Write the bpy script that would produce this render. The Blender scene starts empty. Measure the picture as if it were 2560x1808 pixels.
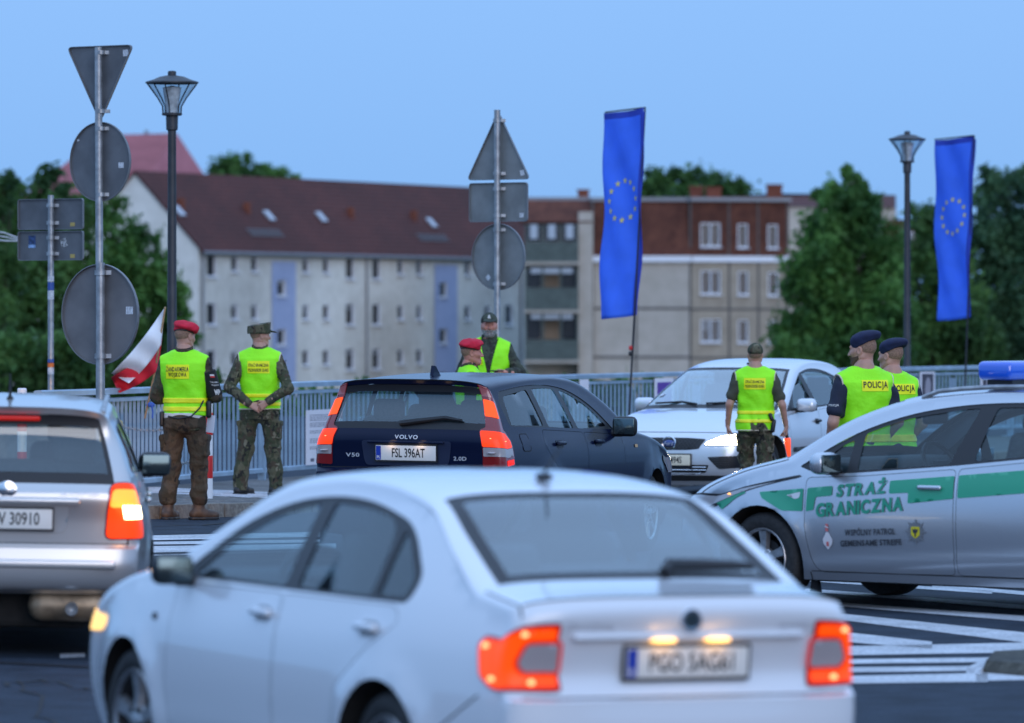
import bpy, bmesh, math, random
import numpy as np
from mathutils import Vector, Matrix, geometry
from mathutils.bvhtree import BVHTree

R = math.radians
SC = bpy.context.scene
COL = SC.collection
rng = random.Random(7)

# ------------------------------------------------------------------ camera
F = 14222.0          # focal length in photo pixels (200 mm lens)
CAM_H = 2.07
HOR = 805.0          # horizon row
cam_d = bpy.data.cameras.new('camera')
cam = bpy.data.objects.new('camera', cam_d)
COL.objects.link(cam)
cam.location = (0, 0, CAM_H)
cam.rotation_euler = (R(90), 0, 0)
cam_d.sensor_width = 36
cam_d.lens = 200
cam_d.shift_y = -(904 - HOR) / 2560.0
cam_d.clip_start = 0.5
cam_d.clip_end = 6000
cam_d.dof.use_dof = True
cam_d.dof.focus_distance = 47.5
cam_d.dof.aperture_fstop = 3.2
cam_d.dof.aperture_blades = 9
SC.camera = cam

# ------------------------------------------------------------------ world, sun, exposure
SUN_EL, SUN_AZ = 10.0, 160.0
w = bpy.data.worlds.new('World')
SC.world = w
w.use_nodes = True
nt = w.node_tree
for n in list(nt.nodes): nt.nodes.remove(n)
out = nt.nodes.new('ShaderNodeOutputWorld')
bg = nt.nodes.new('ShaderNodeBackground')
sky = nt.nodes.new('ShaderNodeTexSky')
sky.sky_type = 'NISHITA'
sky.sun_disc = False
sky.sun_elevation = R(SUN_EL)
sky.sun_rotation = R(SUN_AZ)
sky.altitude = 50
sky.air_density = 1.0
sky.dust_density = 0.2
sky.ozone_density = 6.0
# high thin overcast at dusk: even sky, brighter towards the zenith, over the sky texture
geo = nt.nodes.new('ShaderNodeNewGeometry')
sep = nt.nodes.new('ShaderNodeSeparateXYZ')
nt.links.new(geo.outputs['Incoming'], sep.inputs[0])
mr = nt.nodes.new('ShaderNodeMapRange')
mr.inputs[1].default_value = 0.0; mr.inputs[2].default_value = -1.0
nt.links.new(sep.outputs[2], mr.inputs[0])
ov = nt.nodes.new('ShaderNodeMix'); ov.data_type = 'RGBA'
ov.inputs[6].default_value = (2.15, 4.5, 8.6, 1)
ov.inputs[7].default_value = (7.2, 10.8, 17.5, 1)
pwr = nt.nodes.new('ShaderNodeMath'); pwr.operation = 'POWER'; pwr.inputs[1].default_value = 0.72
nt.links.new(mr.outputs[0], pwr.inputs[0])
nt.links.new(pwr.outputs[0], ov.inputs[0])
tint = nt.nodes.new('ShaderNodeMix'); tint.data_type = 'RGBA'; tint.blend_type = 'ADD'
tint.inputs[0].default_value = 0.015
nt.links.new(ov.outputs[2], tint.inputs[6])
nt.links.new(sky.outputs[0], tint.inputs[7])
nt.links.new(tint.outputs[2], bg.inputs[0])
bg.inputs[1].default_value = 0.10
nt.links.new(bg.outputs[0], out.inputs[0])

sun_d = bpy.data.lights.new('sun', 'SUN')
sun_d.energy = 0.95
sun_d.angle = R(40)
sun_d.color = (1.0, 0.92, 0.92)
sun = bpy.data.objects.new('sun', sun_d)
COL.objects.link(sun)
_az = R(SUN_AZ)
_dir = Vector((math.sin(_az) * math.cos(R(12)), math.cos(_az) * math.cos(R(12)), math.sin(R(12))))
sun.rotation_euler = _dir.to_track_quat('Z', 'Y').to_euler()

SC.view_settings.view_transform = 'Standard'
SC.view_settings.look = 'None'
SC.view_settings.gamma = 1
SC.view_settings.use_curve_mapping = False
SC.view_settings.exposure = 0.0
SC.render.engine = 'CYCLES'

# ------------------------------------------------------------------ helpers
def ground(x, y):
    yy = min(max(y, 5.0), 43.0)
    return 0.008 * (yy - 22.0) - 0.02 * min(max(x, -8.0), 0.0)

def PW(px, py, Y):
    """photo pixel + distance -> world point"""
    return Vector(((px - 1280) * Y / F, Y, CAM_H - (py - HOR) * Y / F))

def PG(px, py, up=0.0):
    """photo pixel -> point on the ground"""
    Y = 40.0
    for _ in range(30):
        X = (px - 1280) * Y / F
        Y = F * (CAM_H - ground(X, Y) - up) / (py - HOR)
    X = (px - 1280) * Y / F
    return Vector((X, Y, ground(X, Y) + up))

MATS = {}
def mat(name, col, rough=0.6, metal=0.0, coat=0.0, var=0.0, scale=20.0, bump=0.0, bscale=None,
        emit=None, estr=0.0, spec=0.5, alpha_t=None, col2=None, sheen=0.0, detail=4.0, coord='Object'):
    if name in MATS: return MATS[name]
    m = bpy.data.materials.new(name); m.use_nodes = True
    t = m.node_tree; b = t.nodes['Principled BSDF']
    b.inputs['Base Color'].default_value = (*col, 1)
    b.inputs['Roughness'].default_value = rough
    b.inputs['Metallic'].default_value = metal
    b.inputs['Specular IOR Level'].default_value = spec
    b.inputs['Coat Weight'].default_value = coat
    b.inputs['Coat Roughness'].default_value = 0.04
    if sheen: b.inputs['Sheen Weight'].default_value = sheen
    if emit:
        b.inputs['Emission Color'].default_value = (*emit, 1)
        b.inputs['Emission Strength'].default_value = estr
    if var or bump:
        tc = t.nodes.new('ShaderNodeTexCoord')
        nz = t.nodes.new('ShaderNodeTexNoise')
        nz.inputs['Scale'].default_value = scale
        nz.inputs['Detail'].default_value = detail
        t.links.new(tc.outputs[coord], nz.inputs['Vector'])
        if var:
            mx = t.nodes.new('ShaderNodeMix'); mx.data_type = 'RGBA'
            c2 = col2 if col2 else tuple(max(0, c * (1 - var)) for c in col)
            c1 = col if col2 else tuple(min(1, c * (1 + var * 0.6)) for c in col)
            mx.inputs[6].default_value = (*c1, 1); mx.inputs[7].default_value = (*c2, 1)
            rp = t.nodes.new('ShaderNodeMapRange')
            rp.inputs[1].default_value = 0.35; rp.inputs[2].default_value = 0.65
            t.links.new(nz.outputs[0], rp.inputs[0])
            t.links.new(rp.outputs[0], mx.inputs[0])
            t.links.new(mx.outputs[2], b.inputs['Base Color'])
        if bump:
            n2 = nz
            if bscale:
                n2 = t.nodes.new('ShaderNodeTexNoise'); n2.inputs['Scale'].default_value = bscale
                n2.inputs['Detail'].default_value = 6
                t.links.new(tc.outputs[coord], n2.inputs['Vector'])
            bp = t.nodes.new('ShaderNodeBump'); bp.inputs['Strength'].default_value = bump
            bp.inputs['Distance'].default_value = 0.02
            t.links.new(n2.outputs[0], bp.inputs['Height'])
            t.links.new(bp.outputs[0], b.inputs['Normal'])
    MATS[name] = m
    return m

def glass_mat(name, tintc=(0.35, 0.42, 0.44), refl=0.10, rough=0.02):
    if name in MATS: return MATS[name]
    m = bpy.data.materials.new(name); m.use_nodes = True
    t = m.node_tree
    for n in list(t.nodes): t.nodes.remove(n)
    o = t.nodes.new('ShaderNodeOutputMaterial')
    tr = t.nodes.new('ShaderNodeBsdfTransparent'); tr.inputs[0].default_value = (*tintc, 1)
    gl = t.nodes.new('ShaderNodeBsdfGlossy'); gl.inputs['Roughness'].default_value = rough
    gl.inputs['Color'].default_value = (0.95, 1.0, 1.0, 1)
    fr = t.nodes.new('ShaderNodeLayerWeight'); fr.inputs[0].default_value = 0.5
    pw = t.nodes.new('ShaderNodeMath'); pw.operation = 'POWER'; pw.inputs[1].default_value = 4.0
    t.links.new(fr.outputs['Facing'], pw.inputs[0])
    ad = t.nodes.new('ShaderNodeMath'); ad.operation = 'ADD'; ad.use_clamp = True
    ad.inputs[1].default_value = refl
    mx = t.nodes.new('ShaderNodeMixShader')
    t.links.new(pw.outputs[0], ad.inputs[0]); t.links.new(ad.outputs[0], mx.inputs[0])
    t.links.new(tr.outputs[0], mx.inputs[1]); t.links.new(gl.outputs[0], mx.inputs[2])
    t.links.new(mx.outputs[0], o.inputs[0])
    MATS[name] = m
    return m

def tag(o, label=None, cat=None, group=None, kind=None):
    if label: o['label'] = label
    if cat: o['category'] = cat
    if group: o['group'] = group
    if kind: o['kind'] = kind
    return o

def thing(name, label, cat, loc=(0, 0, 0), rz=0.0, group=None, mtx=None):
    o = bpy.data.objects.new(name, None)
    o.empty_display_size = 0.2
    COL.objects.link(o)
    if mtx is not None: o.matrix_world = mtx
    else:
        o.location = loc; o.rotation_euler = (0, 0, rz)
    return tag(o, label, cat, group)

def obj_from_mesh(name, me, parent=None):
    o = bpy.data.objects.new(name, me); COL.objects.link(o)
    if parent: o.parent = parent
    return o

def mesh(name, verts, faces, m=None, parent=None, smooth=False, sharp=None):
    me = bpy.data.meshes.new(name)
    me.from_pydata([tuple(v) for v in verts], [], [tuple(f) for f in faces])
    ms = m if isinstance(m, (list, tuple)) else [m]
    for x in ms:
        if x: me.materials.append(x)
    if smooth:
        me.polygons.foreach_set('use_smooth', [True] * len(me.polygons))
        if sharp: me.set_sharp_from_angle(angle=R(sharp))
    me.update()
    return obj_from_mesh(name, me, parent)

def from_bm(name, bm, m=None, parent=None, smooth=False, sharp=40):
    me = bpy.data.meshes.new(name)
    bm.normal_update()
    bm.to_mesh(me); bm.free()
    ms = m if isinstance(m, (list, tuple)) else [m]
    for x in ms:
        if x: me.materials.append(x)
    if smooth:
        me.polygons.foreach_set('use_smooth', [True] * len(me.polygons))
        if sharp: me.set_sharp_from_angle(angle=R(sharp))
    return obj_from_mesh(name, me, parent)

def bbox(bm, c, s, rot=None, bevel=0.0, seg=2):
    """box centred at c with full size s"""
    r = bmesh.ops.create_cube(bm, size=1.0)
    vs = r['verts']
    bmesh.ops.scale(bm, vec=s, verts=vs)
    if bevel:
        es = list({e for v in vs for e in v.link_edges})
        g = bmesh.ops.bevel(bm, geom=es, offset=bevel, segments=seg, affect='EDGES', profile=0.5)
        vs = list({v for f in g['faces'] for v in f.verts} | {v for v in vs if v.is_valid})
    if rot is not None: bmesh.ops.rotate(bm, verts=vs, cent=(0, 0, 0), matrix=rot)
    bmesh.ops.translate(bm, vec=c, verts=vs)
    return vs

def box(name, c, s, m, parent=None, rot=None, bevel=0.0, seg=2):
    bm = bmesh.new(); bbox(bm, c, s, rot, bevel, seg)
    return from_bm(name, bm, m, parent, smooth=bevel > 0)

def rbox(name, c, s, m, parent=None, rot=None, r=0.4, lv=2):
    """soft rounded box (subdivided cube)"""
    bm = bmesh.new()
    bbox(bm, (0, 0, 0), s, None, min(s) * r, 3)
    if rot is not None: bmesh.ops.rotate(bm, verts=bm.verts, cent=(0, 0, 0), matrix=rot)
    bmesh.ops.translate(bm, vec=c, verts=bm.verts)
    return from_bm(name, bm, m, parent, smooth=True, sharp=60)

def btube(bm, pts, rad, seg=10, cap=True):
    pts = [Vector(p) for p in pts]
    n = len(pts)
    rads = rad if isinstance(rad, (list, tuple)) else [rad] * n
    rings = []
    prev = None
    for i, p in enumerate(pts):
        d = (pts[min(i + 1, n - 1)] - pts[max(i - 1, 0)]).normalized()
        if prev is None:
            a = Vector((0, 0, 1)) if abs(d.z) < 0.9 else Vector((1, 0, 0))
            u = d.cross(a).normalized()
        else:
            u = (prev - d * prev.dot(d)).normalized()
        prev = u
        v = d.cross(u)
        rings.append([bm.verts.new(p + (u * math.cos(2 * math.pi * k / seg) + v * math.sin(2 * math.pi * k / seg)) * rads[i]) for k in range(seg)])
    for i in range(n - 1):
        for k in range(seg):
            bm.faces.new((rings[i][k], rings[i][(k + 1) % seg], rings[i + 1][(k + 1) % seg], rings[i + 1][k]))
    if cap:
        bm.faces.new(rings[0][::-1]); bm.faces.new(rings[-1])

def tube(name, pts, rad, m, parent=None, seg=10):
    bm = bmesh.new(); btube(bm, pts, rad, seg)
    bmesh.ops.recalc_face_normals(bm, faces=bm.faces)
    return from_bm(name, bm, m, parent, smooth=True)

def blathe(bm, prof, seg=24, axis='z', c=(0, 0, 0)):
    rings = []
    for r, h in prof:
        ring = []
        for k in range(seg):
            a = 2 * math.pi * k / seg
            if axis == 'z': p = (r * math.cos(a), r * math.sin(a), h)
            elif axis == 'y': p = (r * math.cos(a), h, r * math.sin(a))
            else: p = (h, r * math.cos(a), r * math.sin(a))
            ring.append(bm.verts.new((p[0] + c[0], p[1] + c[1], p[2] + c[2])))
        rings.append(ring)
    for i in range(len(rings) - 1):
        for k in range(seg):
            bm.faces.new((rings[i][k], rings[i][(k + 1) % seg], rings[i + 1][(k + 1) % seg], rings[i + 1][k]))

def lathe(name, prof, m, parent=None, seg=24, axis='z', c=(0, 0, 0), sharp=40):
    bm = bmesh.new(); blathe(bm, prof, seg, axis, c)
    bmesh.ops.remove_doubles(bm, verts=bm.verts, dist=1e-5)
    bmesh.ops.recalc_face_normals(bm, faces=bm.faces)
    return from_bm(name, bm, m, parent, smooth=True, sharp=sharp)

def prism_bm(bm, pts, thick, frame):
    """extruded polygon: pts 2D, frame maps (a,b,c)->Vector, c in [0,thick]"""
    n = len(pts)
    f = [bm.verts.new(frame(a, b, 0.0)) for a, b in pts]
    g = [bm.verts.new(frame(a, b, thick)) for a, b in pts]
    bm.faces.new(f); bm.faces.new(g[::-1])
    for i in range(n):
        bm.faces.new((f[i], g[i], g[(i + 1) % n], f[(i + 1) % n]))

def prism(name, pts, thick, frame, m, parent=None, smooth=False):
    bm = bmesh.new(); prism_bm(bm, pts, thick, frame)
    bmesh.ops.recalc_face_normals(bm, faces=bm.faces)
    return from_bm(name, bm, m, parent, smooth=smooth)

def round_poly(pts, r=0.05, seg=4):
    out = []
    n = len(pts)
    for i in range(n):
        p = Vector(pts[i][:2]); rr = pts[i][2] if len(pts[i]) > 2 else r
        a = Vector(pts[i - 1][:2]); b = Vector(pts[(i + 1) % n][:2])
        da = (a - p); db = (b - p)
        l = min(rr, da.length * 0.48, db.length * 0.48)
        if l < 1e-4: out.append((p.x, p.y)); continue
        q0 = p + da.normalized() * l; q1 = p + db.normalized() * l
        for k in range(seg + 1):
            t = k / seg
            q = q0 * (1 - t) ** 2 + p * 2 * t * (1 - t) + q1 * t * t
            out.append((q.x, q.y))
    return out

def inset_poly(pts, d):
    n = len(pts)
    area = sum(pts[i][0] * pts[(i + 1) % n][1] - pts[(i + 1) % n][0] * pts[i][1] for i in range(n))
    s = 1 if area > 0 else -1
    out = []
    for i in range(n):
        p = Vector(pts[i]); a = Vector(pts[i - 1]); b = Vector(pts[(i + 1) % n])
        e0 = (p - a); e1 = (b - p)
        if e0.length < 1e-7 or e1.length < 1e-7:
            out.append((p.x, p.y)); continue
        n0 = Vector((-e0.y, e0.x)).normalized() * s; n1 = Vector((-e1.y, e1.x)).normalized() * s
        m = n0 + n1
        if m.length < 1e-6: m = n0
        m.normalize()
        k = d / max(0.35, m.dot(n0))
        q = p + m * k
        out.append((q.x, q.y))
    return out

def pip(x, y, poly):
    c = False
    n = len(poly); j = n - 1
    for i in range(n):
        xi, yi = poly[i]; xj, yj = poly[j]
        if (yi > y) != (yj > y) and x < (xj - xi) * (y - yi) / (yj - yi) + xi: c = not c
        j = i
    return c

def densify(lp, g):
    out = []
    n = len(lp)
    for i in range(n):
        a, b = lp[i], lp[(i + 1) % n]
        k = max(1, int(math.ceil(math.dist(a, b) / g)))
        out += [(a[0] + (b[0] - a[0]) * j / k, a[1] + (b[1] - a[1]) * j / k) for j in range(k)]
    return out

def cdt(outer, holes=(), grid=0.0, keep=False):
    """triangulate a 2D region; returns verts2d, tris"""
    if grid:
        holes = [densify(h, grid) for h in holes]
        if not keep: outer = densify(outer, grid)
    V = []; E = []
    for lp in [outer] + list(holes):
        b = len(V); n = len(lp)
        V += [Vector(p) for p in lp]
        E += [(b + i, b + (i + 1) % n) for i in range(n)]
    if grid:
        xs = [p[0] for p in outer]; ys = [p[1] for p in outer]
        nx = max(1, int((max(xs) - min(xs)) / grid)); ny = max(1, int((max(ys) - min(ys)) / grid))
        for i in range(1, nx):
            for j in range(1, ny):
                x = min(xs) + (max(xs) - min(xs)) * (i + 0.25 * (j % 2)) / nx; y = min(ys) + (max(ys) - min(ys)) * j / ny
                if pip(x, y, outer) and not any(pip(x, y, h) for h in holes): V.append(Vector((x, y)))
    vo, eo, fo, _, _, _ = geometry.delaunay_2d_cdt(V, E, [], 0, 1e-5)
    tris = []
    for f in fo:
        cx = sum(vo[i].x for i in f) / 3; cy = sum(vo[i].y for i in f) / 3
        if pip(cx, cy, outer) and not any(pip(cx, cy, h) for h in holes): tris.append(tuple(f))
    used = sorted({i for t in tris for i in t}); mp = {k: i for i, k in enumerate(used)}
    return [(vo[i].x, vo[i].y) for i in used], [tuple(mp[i] for i in t) for t in tris]

_tx = {}
def text2d(s, size=1.0, bold=0.0, sx=1.0, align='CENTER', spacing=1.0):
    """lettering as triangles in the plane: verts2d, faces"""
    key = (s, size, bold, sx, align, spacing)
    if key in _tx: return _tx[key]
    cu = bpy.data.curves.new('lettering', 'FONT')
    cu.body = s; cu.size = size; cu.align_x = align; cu.align_y = 'CENTER'
    cu.offset = bold * size; cu.space_character = spacing; cu.resolution_u = 3
    ob = bpy.data.objects.new('lettering', cu); COL.objects.link(ob)
    dg = bpy.context.evaluated_depsgraph_get()
    me = bpy.data.meshes.new_from_object(ob.evaluated_get(dg))
    bm = bmesh.new(); bm.from_mesh(me)
    bmesh.ops.triangulate(bm, faces=bm.faces)
    bm.verts.index_update()
    vs = [(v.co.x * sx, v.co.y) for v in bm.verts]
    fs = [tuple(v.index for v in f.verts) for f in bm.faces]
    bm.free()
    bpy.data.objects.remove(ob); bpy.data.curves.remove(cu); bpy.data.meshes.remove(me)
    _tx[key] = (vs, fs)
    return vs, fs

def lettering(s, size, m, parent, frame, name='lettering', **k):
    """frame(a,b)->Vector places the lettering on a surface"""
    vs, fs = text2d(s, size, **k)
    return mesh(name, [frame(a, b) for a, b in vs], fs, m, parent)

def copy_tree(o, parent=None):
    c = o.copy(); COL.objects.link(c)
    if parent: c.parent = parent
    for ch in list(o.children):
        copy_tree(ch, c)
    return c

def lerpk(keys, x):
    if x <= keys[0][0]: return keys[0][1]
    for i in range(len(keys) - 1):
        if x <= keys[i + 1][0]:
            a, b = keys[i], keys[i + 1]
            t = (x - a[0]) / (b[0] - a[0])
            return a[1] + (b[1] - a[1]) * t
    return keys[-1][1]

def smoothk(keys, x):
    if x <= keys[0][0]: return keys[0][1]
    for i in range(len(keys) - 1):
        if x <= keys[i + 1][0]:
            p0 = keys[max(i - 1, 0)]; a, b = keys[i], keys[i + 1]; p3 = keys[min(i + 2, len(keys) - 1)]
            h = b[0] - a[0]; t = (x - a[0]) / h
            m0 = (b[1] - p0[1]) / (b[0] - p0[0]) if b[0] != p0[0] else 0
            m1 = (p3[1] - a[1]) / (p3[0] - a[0]) if p3[0] != a[0] else 0
            t2, t3 = t * t, t * t * t
            return (2*t3-3*t2+1)*a[1] + (t3-2*t2+t)*h*m0 + (-2*t3+3*t2)*b[1] + (t3-t2)*h*m1
    return keys[-1][1]

def text_fit(s, w, h, bold=0.0, italic=0.0, font_sp=1.0):
    """lettering composed glyph by glyph, stretched to w x h around its middle"""
    vs = []; fs = []; cur = 0.0
    for ch in s:
        if ch == ' ': cur += .28; continue
        gv, gf = text2d(ch, 1.0, bold=bold, align='LEFT')
        x0 = min(v[0] for v in gv); b = len(vs)
        vs += [(v[0] - x0 + cur, v[1]) for v in gv]; fs += [tuple(i + b for i in f) for f in gf]
        cur += max(v[0] for v in gv) - x0 + .085 * font_sp
    x0 = min(v[0] for v in vs); x1 = max(v[0] for v in vs); y0 = min(v[1] for v in vs); y1 = max(v[1] for v in vs)
    return [((v[0] - (x0 + x1) / 2) / (x1 - x0) * w + italic * (v[1] - (y0 + y1) / 2) / (y1 - y0) * h, (v[1] - (y0 + y1) / 2) / (y1 - y0) * h) for v in vs], fs

def letter_fit(s, w, h, m, parent, frame, name='lettering', **k):
    vs, fs = text_fit(s, w, h, **k)
    return mesh(name, [frame(a, b) for a, b in vs], fs, m, parent)
# ------------------------------------------------------------------ ground
def ramp_mat(name, c1, c2, scale, rough=0.85, bump=0.25, c3=None, stains=0.0, bscale=None, coord='Object', spec=.4):
    m = bpy.data.materials.new(name); m.use_nodes = True
    t = m.node_tree; b = t.nodes['Principled BSDF']
    tc = t.nodes.new('ShaderNodeTexCoord')
    n1 = t.nodes.new('ShaderNodeTexNoise'); n1.inputs['Scale'].default_value = scale; n1.inputs['Detail'].default_value = 8
    n1.inputs['Roughness'].default_value = 0.65
    n2 = t.nodes.new('ShaderNodeTexNoise'); n2.inputs['Scale'].default_value = scale * 0.06; n2.inputs['Detail'].default_value = 5
    t.links.new(tc.outputs[coord], n1.inputs[0]); t.links.new(tc.outputs[coord], n2.inputs[0])
    cr = t.nodes.new('ShaderNodeValToRGB')
    cr.color_ramp.elements[0].position = 0.35; cr.color_ramp.elements[1].position = 0.68
    cr.color_ramp.elements[0].color = (*c1, 1); cr.color_ramp.elements[1].color = (*c2, 1)
    if c3:
        e = cr.color_ramp.elements.new(0.52); e.color = (*c3, 1)
    t.links.new(n1.outputs[0], cr.inputs[0])
    mx = t.nodes.new('ShaderNodeMix'); mx.data_type = 'RGBA'; mx.blend_type = 'MULTIPLY'
    mr = t.nodes.new('ShaderNodeMapRange'); mr.inputs[1].default_value = .35; mr.inputs[2].default_value = .65
    mr.inputs[3].default_value = 1 - stains; mr.inputs[4].default_value = 1.0
    t.links.new(n2.outputs[0], mr.inputs[0])
    cc = t.nodes.new('ShaderNodeCombineColor')
    for k in range(3): t.links.new(mr.outputs[0], cc.inputs[k])
    mx.inputs[0].default_value = 1
    t.links.new(cr.outputs[0], mx.inputs[6]); t.links.new(cc.outputs[0], mx.inputs[7])
    t.links.new(mx.outputs[2], b.inputs['Base Color'])
    b.inputs['Roughness'].default_value = rough
    if bump:
        bp = t.nodes.new('ShaderNodeBump'); bp.inputs['Strength'].default_value = bump; bp.inputs['Distance'].default_value = .01
        t.links.new(n1.outputs[0], bp.inputs['Height']); t.links.new(bp.outputs[0], b.inputs['Normal'])
    b.inputs['Specular IOR Level'].default_value = spec
    MATS[name] = m
    return m

M_ASPHALT = ramp_mat('asphalt', (.018, .026, .040), (.044, .059, .082), 60, .8, .35, stains=.40, spec=.15)
M_PATCH = ramp_mat('asphalt_patch', (.012, .012, .014), (.024, .025, .028), 80, .8, .35, stains=.2, spec=.15)
M_PAVE = ramp_mat('paving', (.10, .095, .09), (.22, .21, .20), 14, .85, .5, stains=.4)
M_KERB = ramp_mat('kerb_stone', (.16, .14, .12), (.30, .27, .23), 25, .8, .5, stains=.3)
M_PAINTW = ramp_mat('road_paint', (.34, .35, .37), (.82, .82, .84), 38, .6, .15, stains=.25)
M_TACT = ramp_mat('tactile_paving', (.42, .43, .46), (.60, .61, .64), 30, .8, .2, stains=.2)
M_CONC = ramp_mat('concrete', (.15, .145, .14), (.27, .26, .25), 9, .85, .4, stains=.4)
M_GRASS = ramp_mat('grass_ground', (.010, .020, .006), (.030, .052, .014), 5, .95, .4, stains=.4)
M_WATER = mat('river_water', (.02, .03, .035), .12, bump=.12, scale=.8)

def sheet(name, pts, m, up=0.0, kind='structure', nx=1, parent=None, sub=None):
    """flat polygon laid on the ground plane"""
    v, t = cdt(pts, [], sub or 0)
    o = mesh(name, [(x, y, ground(x, y) + up) for x, y in v], t, m, parent)
    me = o.data
    bm = bmesh.new(); bm.from_mesh(me)
    for f in bm.faces:
        if f.normal.z < 0: f.normal_flip()
    bm.to_mesh(me); bm.free()
    if kind: o['kind'] = kind
    return o

def grid_sheet(name, xs, ys, zf, m):
    vs = [(x, y, zf(x, y)) for y in ys for x in xs]; n = len(xs)
    fs = [(j*n+i, j*n+i+1, (j+1)*n+i+1, (j+1)*n+i) for j in range(len(ys)-1) for i in range(n-1)]
    return tag(mesh(name, vs, fs, m, smooth=True), kind='structure')

RX = [-60, -30, -20, -14, -8, -4, 0, 4, 8, 14, 20, 30, 60]
RY = [-40, 5, 12, 22, 30, 38, 43, 52, 60, 75, 90, 110]
grid_sheet('road', RX, RY, ground, M_ASPHALT)
# river, far bank and land to the horizon
def land_z(x, y):
    if y < 300: return -9.5
    if y < 318: return -9.5 + 4.6 * (y - 300) / 18
    return -4.9 + min(3.0, (y - 318) * .004)
grid_sheet('river', [-900, -100, 0, 100, 900], [109.5, 160, 230, 301.5], lambda x, y: -9.0, M_WATER)
grid_sheet('land', [-2500, -300, -120, -60, 0, 60, 120, 300, 2500], [300, 306, 312, 318, 330, 360, 420, 600, 1500, 5000], land_z, M_GRASS)
# green river embankment beside the bridge head, beyond the railing
FP = [(-4.60, 55.2), (-4.01, 57.0), (-3.30, 60.2), (-1.96, 64.8), (.668, 72.0), (3.3, 78.6), (6.99, 86.6), (11.2, 95.5), (17.5, 109)]   # railing line
FPL = [0.0]
for i in range(1, len(FP)): FPL.append(FPL[-1] + math.dist(FP[i], FP[i-1]))
def fpt(a):
    if a < 0: 
        d = (Vector(FP[1]) - Vector(FP[0])).normalized(); return Vector(FP[0]) + d * a
    for i in range(len(FP) - 1):
        if a <= FPL[i+1] or i == len(FP) - 2:
            t = (a - FPL[i]) / (FPL[i+1] - FPL[i])
            return Vector(FP[i]).lerp(Vector(FP[i+1]), t)
def fdir(a): return (fpt(a + .3) - fpt(a - .3)).normalized()
def a_of_px(px):
    lo, hi = -5.0, FPL[-1]
    for _ in range(40):
        m = (lo + hi) / 2; p = fpt(m)
        if 1280 + F * p.x / p.y < px: lo = m
        else: hi = m
    return lo
FN = Vector((-.937, .348))
bv = []; bf = []
AL = [-12 + 3.0 * i for i in range(25)]; DL = [.16, .7, 1.2, 2.2, 4, 7, 11, 16, 22, 27]
def bank_z(a, d): return max(-9.6, ground(-4, 60) + (.02 if d < .8 else .02 - (d - .8) * .42) + .05 * math.sin(a * .7) * min(1, max(0, d - .6)))
for d in DL:
    for a in AL:
        p = fpt(a) + FN * d
        bv.append((p.x, p.y, bank_z(a, d) if d > .5 else ground(p.x, p.y) + .10))
na = len(AL)
bf = [(j*na+i, j*na+i+1, (j+1)*na+i+1, (j+1)*na+i) for j in range(len(DL)-1) for i in range(na-1)]
tag(mesh('embankment', bv, [f[::-1] for f in bf], M_GRASS, smooth=True), kind='structure')

# pavement along the railing with kerb stones
KL = [(-9.2, 47.2), (-5.2, 51.0), (-3.42, 53.05), (-2.55, 54.35), (-1.55, 57.2), (.35, 62.0), (4.1, 71.5), (12.0, 91.5), (16, 101)]
FEDGE = [tuple(fpt(a) + FN * .18) for a in (55, 44, 36, 30, 24, 17.5, 13, 10, 7, 4, 2, .0)]
pave = [(x, y) for x, y in KL] + FEDGE + [(-6.2, 56.2), (-11.5, 54.0)]
KH = .12
sheet('pavement', pave, M_PAVE, KH, sub=1.6)
kerb = thing('kerb', 'row of worn grey kerb stones edging the raised pavement', 'kerb', (0, 0, 0))
dists = [0]
for i in range(1, len(KL)): dists.append(dists[-1] + math.dist(KL[i], KL[i-1]))
def kpt(d):
    for i in range(len(KL) - 1):
        if d <= dists[i+1]:
            t = (d - dists[i]) / (dists[i+1] - dists[i])
            return Vector((KL[i][0] + (KL[i+1][0] - KL[i][0]) * t, KL[i][1] + (KL[i+1][1] - KL[i][1]) * t))
    return Vector(KL[-1])
d = 0; k = 0
while d < min(dists[-1] - .5, 38):
    ln = .48 + .02 * rng.random()
    a = kpt(d); b = kpt(d + ln)
    dr = (b - a).normalized(); nr = Vector((-dr.y, dr.x)); c = (a + b) / 2 - nr * .055
    bm = bmesh.new()
    L2 = (b - a).length
    vs = bbox(bm, (0, 0, 0), (L2 - .018, .15, .26), None, .014, 2)
    zc = ground(c.x, c.y) + KH - .125 + rng.uniform(-.006, .006)
    o = from_bm('kerb_stone', bm, M_KERB, kerb, smooth=True)
    o.location = (c.x, c.y, zc); o.rotation_euler = (rng.uniform(-.02, .02), 0, math.atan2(dr.y, dr.x) + rng.uniform(-.012, .012))
    d += ln; k += 1
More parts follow.
